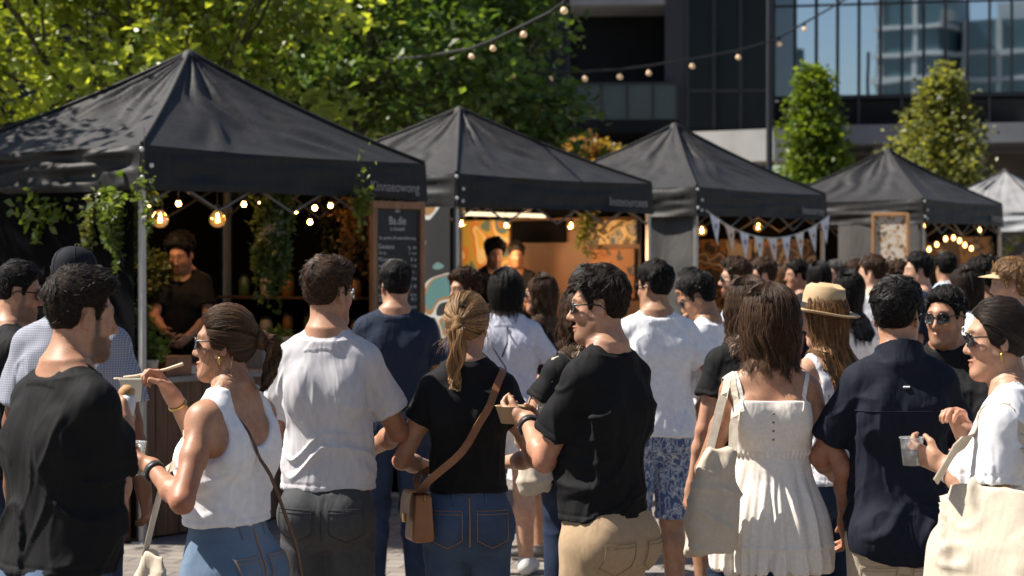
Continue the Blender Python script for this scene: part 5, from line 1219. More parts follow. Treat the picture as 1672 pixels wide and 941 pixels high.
vine('yellow leafy garland along the roof of the second stall', pt(T2,1000,352,.7), 8, 380, .05, (.16,.13,.03),(.30,.24,.08), 23, 'plants in the second stall', .22, .20)
warm_light(loc(T2,T2.W-.75,1.9,2.0), 9); warm_light(loc(T2,T2.W-.8,1.2,1.9), 13); warm_light(loc(T2,T2.W-.75,.5,1.9), 11)
def goods(S, spec, z, group):
    for (lab,name,x,y,d,m) in spec:
        mb = MB(); mb.box((0,0,d[2]/2), d, bev=.006); mb.box((0,0,d[2]*.96), (d[0]*1.04,d[1]*1.04,d[2]*.08)); o = mb.build(name, m); o.location = loc(S,x,y,z); o.rotation_euler = (0,0,S.rz); tag(o, lab, name.replace('_',' '), group)
goods(T2, [('white napkin box on the amber counter','napkin_box',1.75,.3,(.22,.16,.20),WHB),('small white tub on the amber counter beside the napkin box','tub',2.05,.3,(.14,.14,.12),WHB),('brown crate on the amber counter','crate',2.35,.3,(.3,.22,.16),WOODF)], 1.022, 'goods on the second counter')
# ---------------------------------------------------------------- stall 3 fittings
rslab(T3,'display_wall',.08,2.1,.6,2.05,ART,'dark display wall with pinned brown flyers in the third stall','display wall')
rslab(T3,'notice_board',1.55,2.06,1.45,1.98,patch_mat('notices',[(0,(.12,.08,.05)),(.42,(.36,.33,.29)),(.58,(.20,.17,.13)),(.66,(.04,.05,.04))],6.),'pale notice board deep inside the third stall','notice board',.09)
rslab(T3,'hanging_sign',.85,1.15,1.82,2.0,mat('tan_card',(.25,.20,.15),.8),'small tan sign hanging in the middle of the third stall','sign',.10)
for w,px,py,y in (('at the leg below the first pennant',1146,377,.2),('behind the third and fourth pennants',1238,371,.7),('below the last pennant near the right leg',1333,380,.2)): pendant('round glowing bulb '+w, pt(T3,px,py,y), .05, .15, 11, 'bulbs in the third stall')
for w,px,py in (('first of the cluster over the bunting',1249,357),('second of the cluster over the bunting',1277,358),('third of the cluster over the bunting',1293,359)): pendant('small glowing bulb, '+w, pt(T3,px,py,1.0), .034, .1, 12, 'bulbs in the third stall')
warm_light(loc(T3,T3.W-.9,1.0,2.0), 8)
bn = empty('bunting', loc(T3,0,-.07,0), T3.rz, 'string of nine white triangular pennants sagging under a black valance', 'bunting'); a = MB()
bz = lambda u: 2.30-.42*(1-(2*u-1)**2)*.62-.0; pts = [(.06+u*(T3.W-.10),-.0,bz(u)) for u in np.linspace(0,1,25)]; a.tube(pts, .006, seg=5); a.build('cord', WHB, bn)
PC = [(.74,.74,.80),(.72,.56,.46),(.72,.72,.76),(.76,.74,.70),(.70,.66,.66),(.72,.73,.78),(.75,.70,.64),(.70,.68,.72),(.66,.68,.75)]
for i in range(9):
    u = .045+i*.112+.0; x = .06+(u+.02)*(T3.W-.10); w = .098; z = bz(u+.02); a = MB(); sw = .02*math.sin(i*2.1)
    a.add([(x-w,-.004,bz(u+.02-w/T3.W)),(x+w,-.004,bz(u+.02+w/T3.W)),(x+sw,-.03,z-.27),(x-w,.002,bz(u+.02-w/T3.W)),(x+w,.002,bz(u+.02+w/T3.W)),(x+sw,-.026,z-.27)], [(0,2,1),(3,4,5),(0,1,4,3),(1,2,5,4),(2,0,3,5)])
    pn = a.build('pennant', mat('pennant_%d'%i,PC[i],.8,var=.1,vscale=20), bn)
    e = MB(); e.lathe((x+sw*.3,-.016,z-.09), [(.0,0),(.024,0),(.024,.003),(0,.003)], 0, 10, M=Matrix.Rotation(R(90),4,'X')); e.box((x+sw*.3,-.018,z-.13), (.012,.003,.04)); e.build('printed_mark', mat('print_grey' if i not in (1,4,6,7) else 'print_orange',(.22,.22,.26) if i not in (1,4,6,7) else (.42,.19,.08),.8), pn)
goods(T3, [('white carton on the third counter near the left leg','carton',.4,.3,(.3,.2,.22),WHB),('dark box on the third counter','storage_box',1.6,.3,(.35,.25,.2),CANVAS_D)], 1.0, 'goods on the third counter')
# ---------------------------------------------------------------- stall 4 fittings
rslab(T4,'display_wall',.08,1.95,.6,2.05,ART,'dark display wall with flyers in the fourth stall','display wall')
slab(T4,'paper_banner',(.75,.5,2.06),(1.25,.02,.26),mat('grey_paper',(.36,.34,.34),.8,var=.15,vscale=5),'pale paper banner behind the fairy lights of the fourth stall','banner')
slab(T4,'price_sheet',(.20,.35,1.72),(.30,.02,.42),mat('grey_paper',(.36,.34,.34),.8),'pale price sheet hanging near the leg of the fourth stall','sign')
rslab(T4,'side_board',.10,.75,1.35,2.12,patch_mat('warm_notices',[(0,(.05,.03,.02)),(.45,(.26,.15,.07)),(.58,(.07,.05,.04)),(.64,(.30,.26,.2))],6.),'brown notice board at the far side of the fourth stall','notice board',.09)
fl = empty('fairy_lights', loc(T4,.1,.05,0), T4.rz, 'string of warm fairy lights swagging across the fourth stall', 'string lights'); a = MB(); fb = []
for i in range(9):
    x = .03+i*.24+.05*math.sin(i*5.1); z = 2.22-.22*abs(math.sin(i*.8))-.12*(i%3 == 1); fb.append((x,.0,z))
a.tube([(x,0,z+.05) for x,_,z in fb], .004, seg=5); a.build('cable', BIND, fl)
for p in fb: a = MB(); a.lathe(p, [(.0,.035),(.012,.03),(.024,0),(.016,-.022),(0,-.03)], 0, 12); a.build('bulb', bulb_glow(4.5,'fairy_glow'), fl)
warm_light(loc(T4,T4.W-.9,.9,2.0), 7)
goods(T4, [('white carton on the fourth counter','carton',.8,.3,(.3,.2,.22),WHB)], 1.0, 'goods on the fourth counter')
# framed poster board between the third and fourth stall
pb = empty('poster_board', at(1424,300,22.9)*1, R(-24), 'tall wooden framed poster board between two black canopies', 'poster board'); pb.location.z = 0; pw2 = 60/F*22.9
a = MB(); a.box((pw2/2,.02,1.42), (pw2-.03,.02,1.80)); a.build('poster', patch_mat('poster_print',[(0,(.16,.14,.12)),(.36,(.50,.28,.11)),(.43,(.62,.56,.47)),(.52,(.66,.61,.54)),(.60,(.55,.42,.28)),(.64,(.50,.26,.10)),(.72,(.18,.17,.16))],15.), pb)
a = MB()
for x_ in (.012,pw2-.012): a.box((x_,.012,1.40), (.035,.05,1.9), bev=.004)
for z_ in (.50,2.34): a.box((pw2/2,.011,z_), (pw2-.06,.048,.04), bev=.004)
for x_ in (.05,pw2-.05): a.box((x_,.07,.23), (.04,.04,.46))
a.build('frame', mat('oak_frame',(.42,.22,.09),.5,var=.2,vscale=8), pb)

# ---------------------------------------------------------------- festoon lights over the square
GLB = mat('festoon_glass',(.85,.62,.40),.08,emit=(1,.60,.30),estr=.10,spec=.8)
def festoon(label, pts, bulbs, br, cr=.010):
    root = empty('festoon_lights', pts[0], 0, label, 'string lights', 'festoon light strings over the square'); o0 = Vector(pts[0]); a = MB(); a.tube([Vector(p)-o0 for p in pts], cr, seg=6); a.build('cable', BIND, root)
    for p in bulbs:
        p = Vector(p)-o0; a = MB(); a.lathe(p, [(br*.42,-.01),(br*.46,-br*1.5),(br*.30,-br*1.7)], 0, 12); a.tube([p,p+Vector((0,0,.02))], br*.3, seg=6); s = a.build('socket', BIND, root)
        a = MB(); a.lathe(p+Vector((0,0,-br*2.5)), [(br*.34,br*.95),(br*.7,br*.6),(br,0),(br*.85,-br*.6),(br*.4,-br*.92),(0,-br)], 0, 16); a.build('bulb', GLB, s)
p1 = [at(985,-45,14),at(925,0,14.5),at(900,20,15),at(855,42,16),at(805,66,17.3),at(768,80,18.6),at(700,92,20.5),at(640,98,22)]
festoon('nearer festoon string running down into the tree crown', p1, [at(921,2,14.5),at(855,42,16),at(805,66,17.3),at(770,80,18.6)], .029, .012)
p2 = [at(735,108,27),at(778,112,27),at(838,114,27.5),at(900,117,28),at(955,117,28.5),at(1012,114,29),at(1059,108,29.5),at(1130,97,30),at(1205,83,31),at(1258,68,32.9),at(1272,62,33),at(1313,38,34),at(1352,16,35),at(1420,-25,36.5)]
festoon('farther festoon string rising across to the tall dark pole', p2, [at(778,112,27),at(838,114,27.5),at(898,117,28),at(955,117,28.5),at(1012,114,29),at(1059,108,29.5),at(1130,97,30),at(1205,83,31),at(1272,62,33),at(1313,38,34)], .043, .018)
# far low wall and greenery between stalls 3 and 5
fw = empty('brick_wall', (px_(1480,38),38,0), R(-6), 'low brown brick wall far behind the third and fourth canopies', 'wall'); a = MB(); a.box((0,0,1.35), (6.4,.3,2.7)); a.build('wall_body', patch_mat('old_brick',[(0,(.05,.035,.03)),(.42,(.22,.13,.08)),(.52,(.10,.06,.045)),(.58,(.30,.22,.15)),(.66,(.06,.05,.04))],2.6), fw); a = MB(); a.box((0,-.02,2.74), (6.5,.42,.08)); a.build('coping', CONC, fw)
shrub('round green shrub far behind the crowd left of the poster board', px_(1385,35), 35, .9, (.6,.5,.55), 1500, .12, (.07,.085,.025),(.17,.17,.06), 51, group='shrubs by the far wall')
shrub('low olive shrub at the far wall near the third canopy leg', px_(1362,34), 34, .4, (.45,.4,.5), 1000, .12, (.06,.07,.03),(.14,.14,.07), 52, group='shrubs by the far wall')
# ================================================================ clothes materials
def cloth(name, col, rough=.80, var=.10, vscale=40, fold=.5, **k): return mat(name, col, rough, spec=(.25 if sum(col) > .1 else .16), var=var, vscale=vscale, bump=.22, bscale=420, bdist=.0012, fold=fold, sheen=(.08 if sum(col) > .3 else 0.), **k)
C_BLK = cloth('black_cotton',(.0075,.0075,.0085)); C_BLK2 = cloth('soft_black_cotton',(.009,.009,.010)); C_GREY = cloth('heather_grey_cotton',(.50,.49,.51),var=.09,vscale=55,stretch=(1,1,.35)); C_WHT = cloth('white_cotton',(.76,.755,.775)); C_WHT2 = cloth('off_white_cotton',(.66,.65,.66)); C_NAVY = cloth('navy_cotton',(.017,.024,.044)); C_NAVY2 = cloth('dark_navy_linen',(.010,.0125,.022),var=.2,vscale=120,stretch=(1,1,.2))
C_LAV = cloth('pale_blue_cotton',(.50,.51,.60)); C_SKY = cloth('light_blue_cotton',(.50,.57,.70)); C_CREAM = cloth('cream_linen',(.74,.685,.62),var=.08,vscale=90); C_CANV = cloth('natural_canvas',(.53,.455,.36),var=.07,vscale=70,fold=.45)
def denim(name, c, c2, sc=4.):
    return mat(name, c, .85, spec=.2, var=.14, vscale=150, bump=.35, bscale=300, bdist=.0015, fold=.28, col2=c2, stretch=(1,1,.4)) 
def denim2(name, c, c2):
    m = mat(name, c, .85, spec=.2, var=.0, vscale=5, bump=.35, bscale=500, bdist=.0012, fold=.28, col2=c2, detail=5); return m
J_BLUE = denim2('blue_denim',(.032,.056,.110),(.065,.10,.165)); J_DARK = denim2('dark_denim',(.012,.020,.045),(.024,.038,.075)); J_LIGHT = denim2('washed_denim',(.085,.135,.215),(.14,.20,.285)); CHARC = cloth('charcoal_twill',(.050,.052,.056),var=.15,vscale=60); KHAKI = cloth('khaki_twill',(.36,.255,.155),var=.08,vscale=60); SAND = cloth('sand_twill',(.50,.42,.31),var=.08,vscale=60)
PLAID = mat('checked_shirt',(.1,.12,.2),.85)
def mk_check(m, c0, c1, sc):
    N,L = nodes(m); b = N['Principled BSDF']; tc = N.new('ShaderNodeTexCoord'); w1 = N.new('ShaderNodeTexWave'); w2 = N.new('ShaderNodeTexWave'); w2.bands_direction = 'Z'
    for w in (w1,w2): w.inputs['Scale'].default_value = sc; w.inputs['Distortion'].default_value = .4; L.new(tc.outputs['Object'], w.inputs['Vector'])
    mx = N.new('ShaderNodeMath'); mx.operation = 'MAXIMUM'; L.new(w1.outputs['Fac'], mx.inputs[0]); L.new(w2.outputs['Fac'], mx.inputs[1]); rp = N.new('ShaderNodeValToRGB'); rp.color_ramp.elements[0].position = .72; rp.color_ramp.elements[1].position = .86; rp.color_ramp.elements[0].color = (*c0,1); rp.color_ramp.elements[1].color = (*c1,1); L.new(mx.outputs[0], rp.inputs[0]); L.new(rp.outputs[0], b.inputs['Base Color'])
mk_check(PLAID, (.15,.17,.23),(.32,.33,.38), 36)
BATIK = patch_mat('batik_print',[(0,(.05,.09,.22)),(.44,(.42,.46,.52)),(.52,(.05,.10,.24)),(.58,(.38,.42,.50)),(.63,(.04,.07,.18))],30,.85,(1.6,1.6,.8))
FLORAL = patch_mat('white_floral',[(0,(.36,.37,.45)),(.40,(.68,.67,.68)),(.60,(.45,.44,.50))],26,.85)
LEATH = mat('tan_leather',(.235,.095,.036),.42,spec=.5,var=.22,vscale=12,bump=.25,bscale=220,bdist=.0015); LEATH_D = mat('brown_leather',(.085,.040,.018),.45,var=.2,vscale=12,bump=.2,bscale=200); BRASS = mat('brass',(.55,.36,.12),.3,metal=1.)
STRAW = mat('straw',(.47,.33,.18),.7,var=.14,vscale=9,bump=.6,bscale=260,bdist=.002); CAPC = mat('navy_cap_cloth',(.007,.009,.015),.8,spec=.2,bump=.2,bscale=400)
SH_WHITE = mat('shoe_white',(.55,.54,.52),.6)
hold = lambda z=1.12, y=.31, x=.10: (dict(hand=(-x,y,z),pole=(-.9,-.4,-.9),curl=.55,palm=(.8,.0,.5)), dict(hand=(x,y,z),pole=(.9,-.4,-.9),curl=.55,palm=(-.8,.0,.5)))
def tee(m, **k): d = dict(kind='tee', mat=m); d.update(k); return d
def bvh(src): return BVHTree.FromPolygons(src[0].tolist(), src[1].tolist())
def strap_on(mb, trees, pts, wid, off=.004, th=.003, mi=0, n=26):
    """a flat strap laid along pts (person coordinates) on the outside of the clothes"""
    P = [Vector(p) for p in pts]; seg = len(P)-1; out = []
    for i in range(n+1):
        t = i/n*seg; k = min(int(t),seg-1); p = P[k].lerp(P[k+1], t-k); nn = Vector((0,-1,0))
        for tr_ in trees:
            q,nm,_,d = tr_.find_nearest(p, .12)
            if q is not None and ((p-q).dot(nm) < off or d < .03): p = q+nm*off; nn = nm
        out.append((p,nn))
    pp = [out[0][0]]+[(out[i-1][0]+out[i][0]*2+out[i+1][0])/4 for i in range(1,n)]+[out[-1][0]]; ws = []; ns = []
    for i in range(n+1):
        t = (pp[min(i+1,n)]-pp[max(i-1,0)]).normalized(); nv = (out[i][1]-t*out[i][1].dot(t)).normalized(); ws.append(t.cross(nv)*wid); ns.append(nv)
    mb.ribbon(pp, ws, ns, th, mi); return pp
def pocket(p, cx, z0, z1, w, m, stitch, rot=0.):
    tr_ = bvh(p.bot); outl = [(-w/2,z1),(w/2,z1),(w/2,z0+.03),(0,z0),(-w/2,z0+.03)]; mb = MB(); s = p.s
    def hit(x,z,o): 
        q,nm,_,d = tr_.ray_cast(Vector((x,-.6,z)), Vector((0,1,0)))
        return (q+nm*o) if q is not None else None
    nu,nv = 10,10; vs = []
    for j in range(nv+1):
        for i in range(nu+1):
            v = j/nv; x = -w/2+w*i/nu; zb = z0+.03*abs(2*i/nu-1); q = hit(cx*s+x*s, (z1+(zb-z1)*v)*s, .0032 if 0 < i < nu and 0 < j < nv else .0016)
            if q is None: return
            vs.append(q)
    mb.add(vs, [(j*(nu+1)+i,(j+1)*(nu+1)+i,(j+1)*(nu+1)+i+1,j*(nu+1)+i+1) for j in range(nv) for i in range(nu)], 0, True)
    loopz = [(-w/2+.006,z1-.004),(w/2-.006,z1-.004),(w/2-.006,z0+.034),(0,z0+.006),(-w/2+.006,z0+.034),(-w/2+.006,z1-.004)]
    for a,b in zip(loopz[:-1],loopz[1:]):
        st = [hit((cx+a[0]+(b[0]-a[0])*k/8)*s, (a[1]+(b[1]-a[1])*k/8)*s, .0042) for k in range(9)]
        if all(q is not None for q in st): mb.tube(st, .0012, 1, 4)
    st = [hit((cx-w/2+.006+(w-.012)*k/8)*s, (z1-.016)*s, .0042) for k in range(9)]
    if all(q is not None for q in st): mb.tube(st, .0012, 1, 4)
    mb.build('pocket', [m,stitch], p.root)
def seam(p, src, pts, r, m, name='seam', off=.002, d=(0,1,0)):
    tr_ = bvh(src); q_ = []
    for a in pts:
        q,nm,_,dd = tr_.ray_cast(Vector(a)-Vector(d)*.6, Vector(d))
        if q is not None: q_.append(q+nm*off)
    if len(q_) > 2: mb = MB(); mb.tube(q_, r, seg=5); mb.build(name, m, p.root)
STI = mat('orange_stitch',(.38,.20,.07),.8); STI_G = mat('grey_stitch',(.03,.03,.033),.8)
def wrist_band(p, sd, m, r=None, w=.022, name='watch', back=.035, face=None):
    S_,E,W_,fd,n,side,arm = p.J[sd]; ax = Vector(unit(W_-E)); c = Vector(W_)-ax*back; up = Vector(n)-ax*Vector(n).dot(ax); up.normalize(); M_ = Matrix((up.cross(ax),up,ax)).transposed().to_4x4(); r = r or p.RA[3]*1.22
    mb = MB(); mb.lathe((0,0,0), [(r,-w/2),(r+.004,-w/2),(r+.004,w/2),(r,w/2)], 0, 20)
    if face: mb.lathe((0,-(r+.004),0), [(0,.006),(.017,.005),(.019,0),(.017,-.003)], 1, 16, M=Matrix.Rotation(R(90),4,'X'))
    o = mb.build(name, [m,face or m], p.root); o.data.transform(Matrix.Translation(c) @ M_); return o
def tote(label, p, top, w, h, d, yaw, straps, m, group='canvas tote bags', seed=1, tilt=0., sw=.014):
    """cloth bag hanging from the shoulder; top = middle of its mouth in person coordinates, straps = list of point lists up and over the shoulder"""
    root = empty('tote_bag', p.W(top), p.yaw+R(yaw), label, 'bag', group); G = Grid((-w*.72,-d*1.6,-h-.06),(w*.72,d*1.6,.03), .009)
    rows = [(-h,w*.45,d*.40,0,0),(-h+.025,w*.51,d*.55,0,0),(-h*.72,w*.51,d*.60,0,0),(-h*.4,w*.46,d*.44,0,0),(-h*.15,w*.37,d*.22,0,0),(0.,w*.31,d*.10,0,0)]; G.loft(rows, .01, 0, e=3.2)
    P,Q = G.mesh(); P = relax(P,Q,1,.4); N = vnormals(P,Q); q = P+seed
    wv = noise3(q*6)*1.2; f1 = ridge(noise3(np.stack([q[:,0]*17+wv,q[:,1]*10,q[:,2]*2.6+wv*.5],1)),2.6)-.3; f2 = ridge(noise3(np.stack([q[:,0]*7+q[:,2]*7,q[:,1]*7+wv,q[:,2]*11],1)),3.)-.2; lo_ = sstep((-P[:,2])/h*1.4)
    P = P+N*(ridge(f1*.5,1.,1.)*0+f1*.022*(1-.3*lo_)+f2*.012*(.3+.7*lo_))[:,None]; P[:,0] += tilt*P[:,2]
    link('bag_body', np_mesh('bag_body',P,Q), root, m); tr_ = [bvh(s_) for s_ in (p.top,p.body) if s_ is not None]
    for st in straps:
        mb = MB(); strap_on(mb, tr_, st, sw, .005, .003); o = mb.build('strap', m, root); o.data.transform(Matrix.Rotation(-R(yaw),4,'Z') @ Matrix.Translation(-Vector(top)))
    return root
def flap_bag(label, p, c, d, yaw, strap_pts, m, sw=.010, extra=(), body_only=False):
    root = empty('handbag', p.W(c), p.yaw+R(yaw), label, 'bag'); w,t,h = d
    mb = MB(); mb.box((0,0,-h/2), (w,t,h), bev=.014)
    for i,v in enumerate(mb.v): mb.v[i] = (v[0]*(1+.12*(-v[2]/h)), v[1]*(1+.35*(-v[2]/h)), v[2])
    mb.build('bag_body', m, root)
    mb = MB(); mb.grid(lambda u,v: Vector(((u-.5)*w*1.03*(1+.06*v), (-t/2-.008-.010*math.sin(min(1,v*2)*1.2)*1 if v > .12 else t/2-(v/.12)*(t+.006))*(1+.15*v), .004+.006*math.sin(v*3)-max(0,v-.12)/.88*h*.62+.02*(abs(u-.5)*2)**3*v)), 14, 16); mb.build('flap', m, root)
    mb = MB(); mb.box((0,-t*.5-.026,-h*.50), (.022,.008,.030), bev=.002); mb.build('clasp', BRASS, root)
    mb = MB(); 
    for sx in (-1,1): mb.tube([(sx*(w/2+.004)+.010*math.cos(a),0,-.012+.010*math.sin(a)) for a in [k*.7 for k in range(10)]], .0022, seg=5)
    mb.build('ring', BRASS, root); mb = MB(); tr_ = [bvh(s_) for s_ in (p.top,p.bot) if s_ is not None]
    for st in strap_pts: strap_on(mb, tr_, st, sw, .005, .003, n=40)
    o = mb.build('strap', m, root); o.data.transform(Matrix.Rotation(-R(yaw),4,'Z') @ Matrix.Translation(-Vector(c))); return root

# ================================================================ front row
hl,hr = hold(1.10)
p1 = person(92, 5.1, 1.764, 'm', -46, (-12,-4,0), armL=dict(hand=(-.26,.07,.82)), armR=dict(hand=(-.03,.20,1.34),pole=(.55,-.5,-1),curl=.55,palm=(-.8,.1,.5)), hair=('short',dict(T=.026,S=.008,quiff=.012,n=4500,spike=.30,sr=.0008)), hairc='dark', skin='tan', beard=.75, top=tee(C_BLK,hem=1.0,loose=.022,neck=.014,fold=.010), bottom=dict(mat=J_BLUE,fit=.016,name='jeans',waist=1.07), label='bearded man in a black t-shirt and jeans facing a woman in a white tank top', seed=11, res=.005, build=.96, lean=.045, shoes=None)
p2 = person(372, 5.9, 1.66, 'f', 62, (24,2,0), armL=dict(hand=(-.20,.145,1.275),pole=(-.6,-1,-.5),curl=.6,palm=(.7,0,.7),fd=(.25,.95,.1)), armR=dict(hand=(.055,.265,1.475),pole=(.7,-.2,-1),curl=.85,palm=(-.5,.6,.3),fd=(-.2,.55,.8)), hair=('tied',dict(tie=(0,-.125,.022),tail=[(0,-.125,.022),(.0,-.17,.02),(.004,-.185,-.03),(.0,-.175,-.09),(-.008,-.15,-.14)],bun=.030,mess=.004,wisps=70,n=3900,wave=.010)), hairc=(.085,.043,.020), skin='tan', glasses='dark', top=dict(kind='tank',mat=C_WHT,hem=1.085,loose=.022,drape=.45,fold=.006), bottom=dict(mat=J_LIGHT,fit=.006,name='jeans',waist=1.12), label='woman in a white tank top and sunglasses lifting a wooden spoon', seed=12, res=.005, build=1.04)
p3 = person(536, 6.8, 1.797, 'm', -6, (-34,0,0), armL=hl, armR=dict(hr,pole=(1,-.3,-.7)), hair=('short',dict(T=.024,S=.009,quiff=.012,n=4800,spike=.34,sr=.0008)), hairc='brown', skin='tan', beard=.3, glasses='clear', top=tee(C_GREY,hem=1.0,loose=.024,sleeve=.66,sloose=.016,fold=.0085), bottom=dict(mat=CHARC,fit=.016,waist=1.07), label='man in a heather grey t-shirt and charcoal trousers seen from behind', seed=13, res=.005, build=.82)
p4 = person(764, 6.9, 1.684, 'f', 4, (-22,0,0), armL=dict(hl,hand=(-.12,.26,1.10)), armR=dict(hr,hand=(.13,.26,1.12)), hair=('tied',dict(tie=(.0,-.124,.020),tail=[(0,-.12,.022),(.005,-.155,-.01),(.008,-.16,-.07),(.0,-.15,-.14),(-.01,-.135,-.20),(-.012,-.125,-.25)],n=5400,wisps=60,mess=.001,wave=.008,streak=.6)), hairc='blonde', skin=(.45,.25,.16), top=tee(C_BLK2,hem=1.045,loose=.012,drape=.35,sleeve=.42,sloose=.014,neck=.020,fold=.006), bottom=dict(mat=J_BLUE,fit=.004,name='jeans',waist=1.10), label='woman with a blonde ponytail in a black t-shirt and tight blue jeans', seed=14, res=.005, build=.89)
p5 = person(985, 6.25, 1.765, 'm', 48, (36,-2,0), armL=dict(hand=(-.02,.31,1.285),pole=(-.6,-.6,-1),curl=.62,palm=(.7,.0,.7),fd=(.1,1,.15)), armR=dict(hand=(.085,.30,1.25),pole=(.8,-.4,-.8),curl=.6,palm=(-.7,0,.7)), hair=('short',dict(T=.025,S=.010,quiff=.020,n=4500,spike=.22,sr=.0008,part=.6)), hairc='dark', skin=(.42,.225,.14), beard=.38, glasses='dark', top=tee(C_BLK,hem=.985,loose=.022,sleeve=.68,sloose=.016,fold=.010), bottom=dict(mat=KHAKI,fit=.018,waist=1.06), label='man in sunglasses, black t-shirt and khaki trousers in profile', seed=15, res=.005, build=.82)
p6 = person(1258, 6.6, 1.70, 'f', -2, (4,0,0), armL=dict(hand=(-.215,.26,1.06),pole=(-.5,-.8,-.6)), armR=dict(hand=(.31,.08,.95),pole=(.4,-.9,-.2)), hair=('long',dict(wend=-.172,wave=.011,n=6000,vol=.014,streak=.45,sr=.0008,tuck=.7,flare=.035)), hairc='brown', skin='tan', top=dict(kind='dress',mat=C_CREAM,waist=1.205,bust=1.380,hem=.805,flare=.055), bottom=None, label='woman in a cream sundress with brown shoulder length hair', seed=16, res=.005, build=.87)
p7 = person(1468, 6.5, 1.726, 'm', 2, (-34,0,0), armL=dict(hl,hand=(-.17,.30,1.09)), armR=dict(hr,hand=(.15,.30,1.12)), hair=('short',dict(T=.026,S=.008,quiff=.006,n=5100,spike=.5,sr=.0008,curl=.0015)), hairc='black', skin='tan', beard=.4, glasses='dark', top=dict(kind='shirt',mat=C_NAVY2,hem=.835,tail=1.0,loose=.024,sleeve=.74,sloose=.018,drape=.8,fold=.0085), bottom=dict(mat=SAND,fit=.018), label='man with black hair in a dark navy collared shirt seen from behind', seed=17, res=.005, build=.90)
p8 = person(1640, 5.5, 1.69, 'f', 66, (16,-2,0), armL=dict(hand=(-.06,.165,1.285),pole=(-.6,-.9,-.8),curl=.6,palm=(.75,.2,.5),fd=(.1,.9,.35)), armR=dict(hand=(.11,.14,1.37),pole=(.8,-.4,-.8),curl=.7,palm=(-.7,.2,.5)), hair=('tied',dict(tie=(0,-.122,-.035),bun=.030,n=5400,mess=.0,wisps=14,streak=.35)), hairc='dark', skin=(.43,.235,.15), glasses='dark', top=tee(C_WHT,hem=.97,loose=.018,sleeve=.58,sloose=.022,neck=.045,fold=.006), bottom=dict(mat=J_DARK,fit=.008,name='jeans'), label='woman in profile with sleek dark hair, sunglasses and a white t-shirt', seed=18, res=.005, build=1.0)
for sx in (-1,1):
    pocket(p3, sx*.085, .83, .95, .125, CHARC, STI_G); pocket(p4, sx*.082, .85, .99, .120, J_BLUE, STI); pocket(p7, sx*.085, .72, .83, .125, SAND, mat('sand_stitch',(.36,.30,.21),.8)); pocket(p1, sx*.085, .82, .94, .13, J_BLUE, STI)
pocket(p2, .08, .85, .99, .115, J_LIGHT, STI); pocket(p2, -.08, .85, .99, .115, J_LIGHT, STI); pocket(p5, -.085, .82, .93, .12, KHAKI, mat('khaki_stitch',(.24,.17,.10),.8)); pocket(p5, .085, .82, .93, .12, KHAKI, MATS['khaki_stitch'])
seam(p4, p4.bot, [(0,0,z*p4.s) for z in np.linspace(1.03,.86,12)], .0022, STI); seam(p3, p3.bot, [(0,0,z*p3.s) for z in np.linspace(.94,.84,12)], .002, STI_G); seam(p2, p2.bot, [(0,0,z*p2.s) for z in np.linspace(1.07,.86,12)], .0022, STI)
seam(p7, p7.top, [(x,0,1.345*p7.s) for x in np.linspace(-.17,.17,30)], .0022, C_NAVY2, off=.001)
seam(p7, p7.top, [(x,0,1.425*p7.s) for x in np.linspace(-.010,.010,4)], .0035, C_WHT, 'embroidered_mark')
for pp_,m_,zt_ in ((p2,J_LIGHT,1.088),(p4,J_BLUE,1.05)):
    for x_ in (-.06,.06): seam(pp_, pp_.bot, [(x_*pp_.s,0,z*pp_.s) for z in np.linspace(zt_,zt_-.045,6)], .0045, m_, 'belt_loop', off=.001)
# dress details: shoulder straps, lacing and buttons
tr6 = [bvh(p6.body), bvh(p6.top)]; s6 = p6.s
for sx in (-1,1):
    mb = MB(); strap_on(mb, tr6, [(sx*.100*s6,-.11*s6,1.355*s6),(sx*.106*s6,-.09*s6,1.41*s6),(sx*.118*s6,-.02,1.475*s6),(sx*.112*s6,.08*s6,1.40*s6),(sx*.09*s6,.13*s6,1.30*s6)], .007, .003, .003, n=24); mb.build('shoulder_strap', C_CREAM, p6.root)
mb = MB()
for z_ in (1.35,1.32,1.29,1.26):
    q,nm,_,d_ = tr6[1].ray_cast(Vector((0,-.6,z_*s6)), Vector((0,1,0)))
    if q is not None: mb.lathe(q, [(0,.003),(.0035,.002),(.004,-.001)], 0, 10, M=Matrix.Rotation(R(90),4,'X'))
mb.build('button', mat('shell_button',(.16,.12,.09),.35), p6.root)
wrist_band(p2, -1, mat('black_rubber',(.012,.012,.013),.5), name='watch', face=mat('watch_face',(.02,.02,.022),.1)); wrist_band(p2, 1, BRASS, w=.008, name='bracelet'); wrist_band(p5, -1, MATS['black_rubber'], name='watch', face=MATS['watch_face']); wrist_band(p8, -1, mat('silver',(.6,.6,.6),.25,metal=1.), w=.012, name='bracelet')
def earring(p, side=-1, m=None):
    c = p.HC+p.M@np.array((side*.082,-.004,-.045),dtype=np.float32)*p.hs; mb = MB(); mb.lathe(tuple(c), [(0,.009),(.0045,.006),(.005,-.002),(.0035,-.010),(0,-.014)], 0, 10); mb.build('earring', m or BRASS, p.root)
for p_ in (p2,p8): earring(p_)

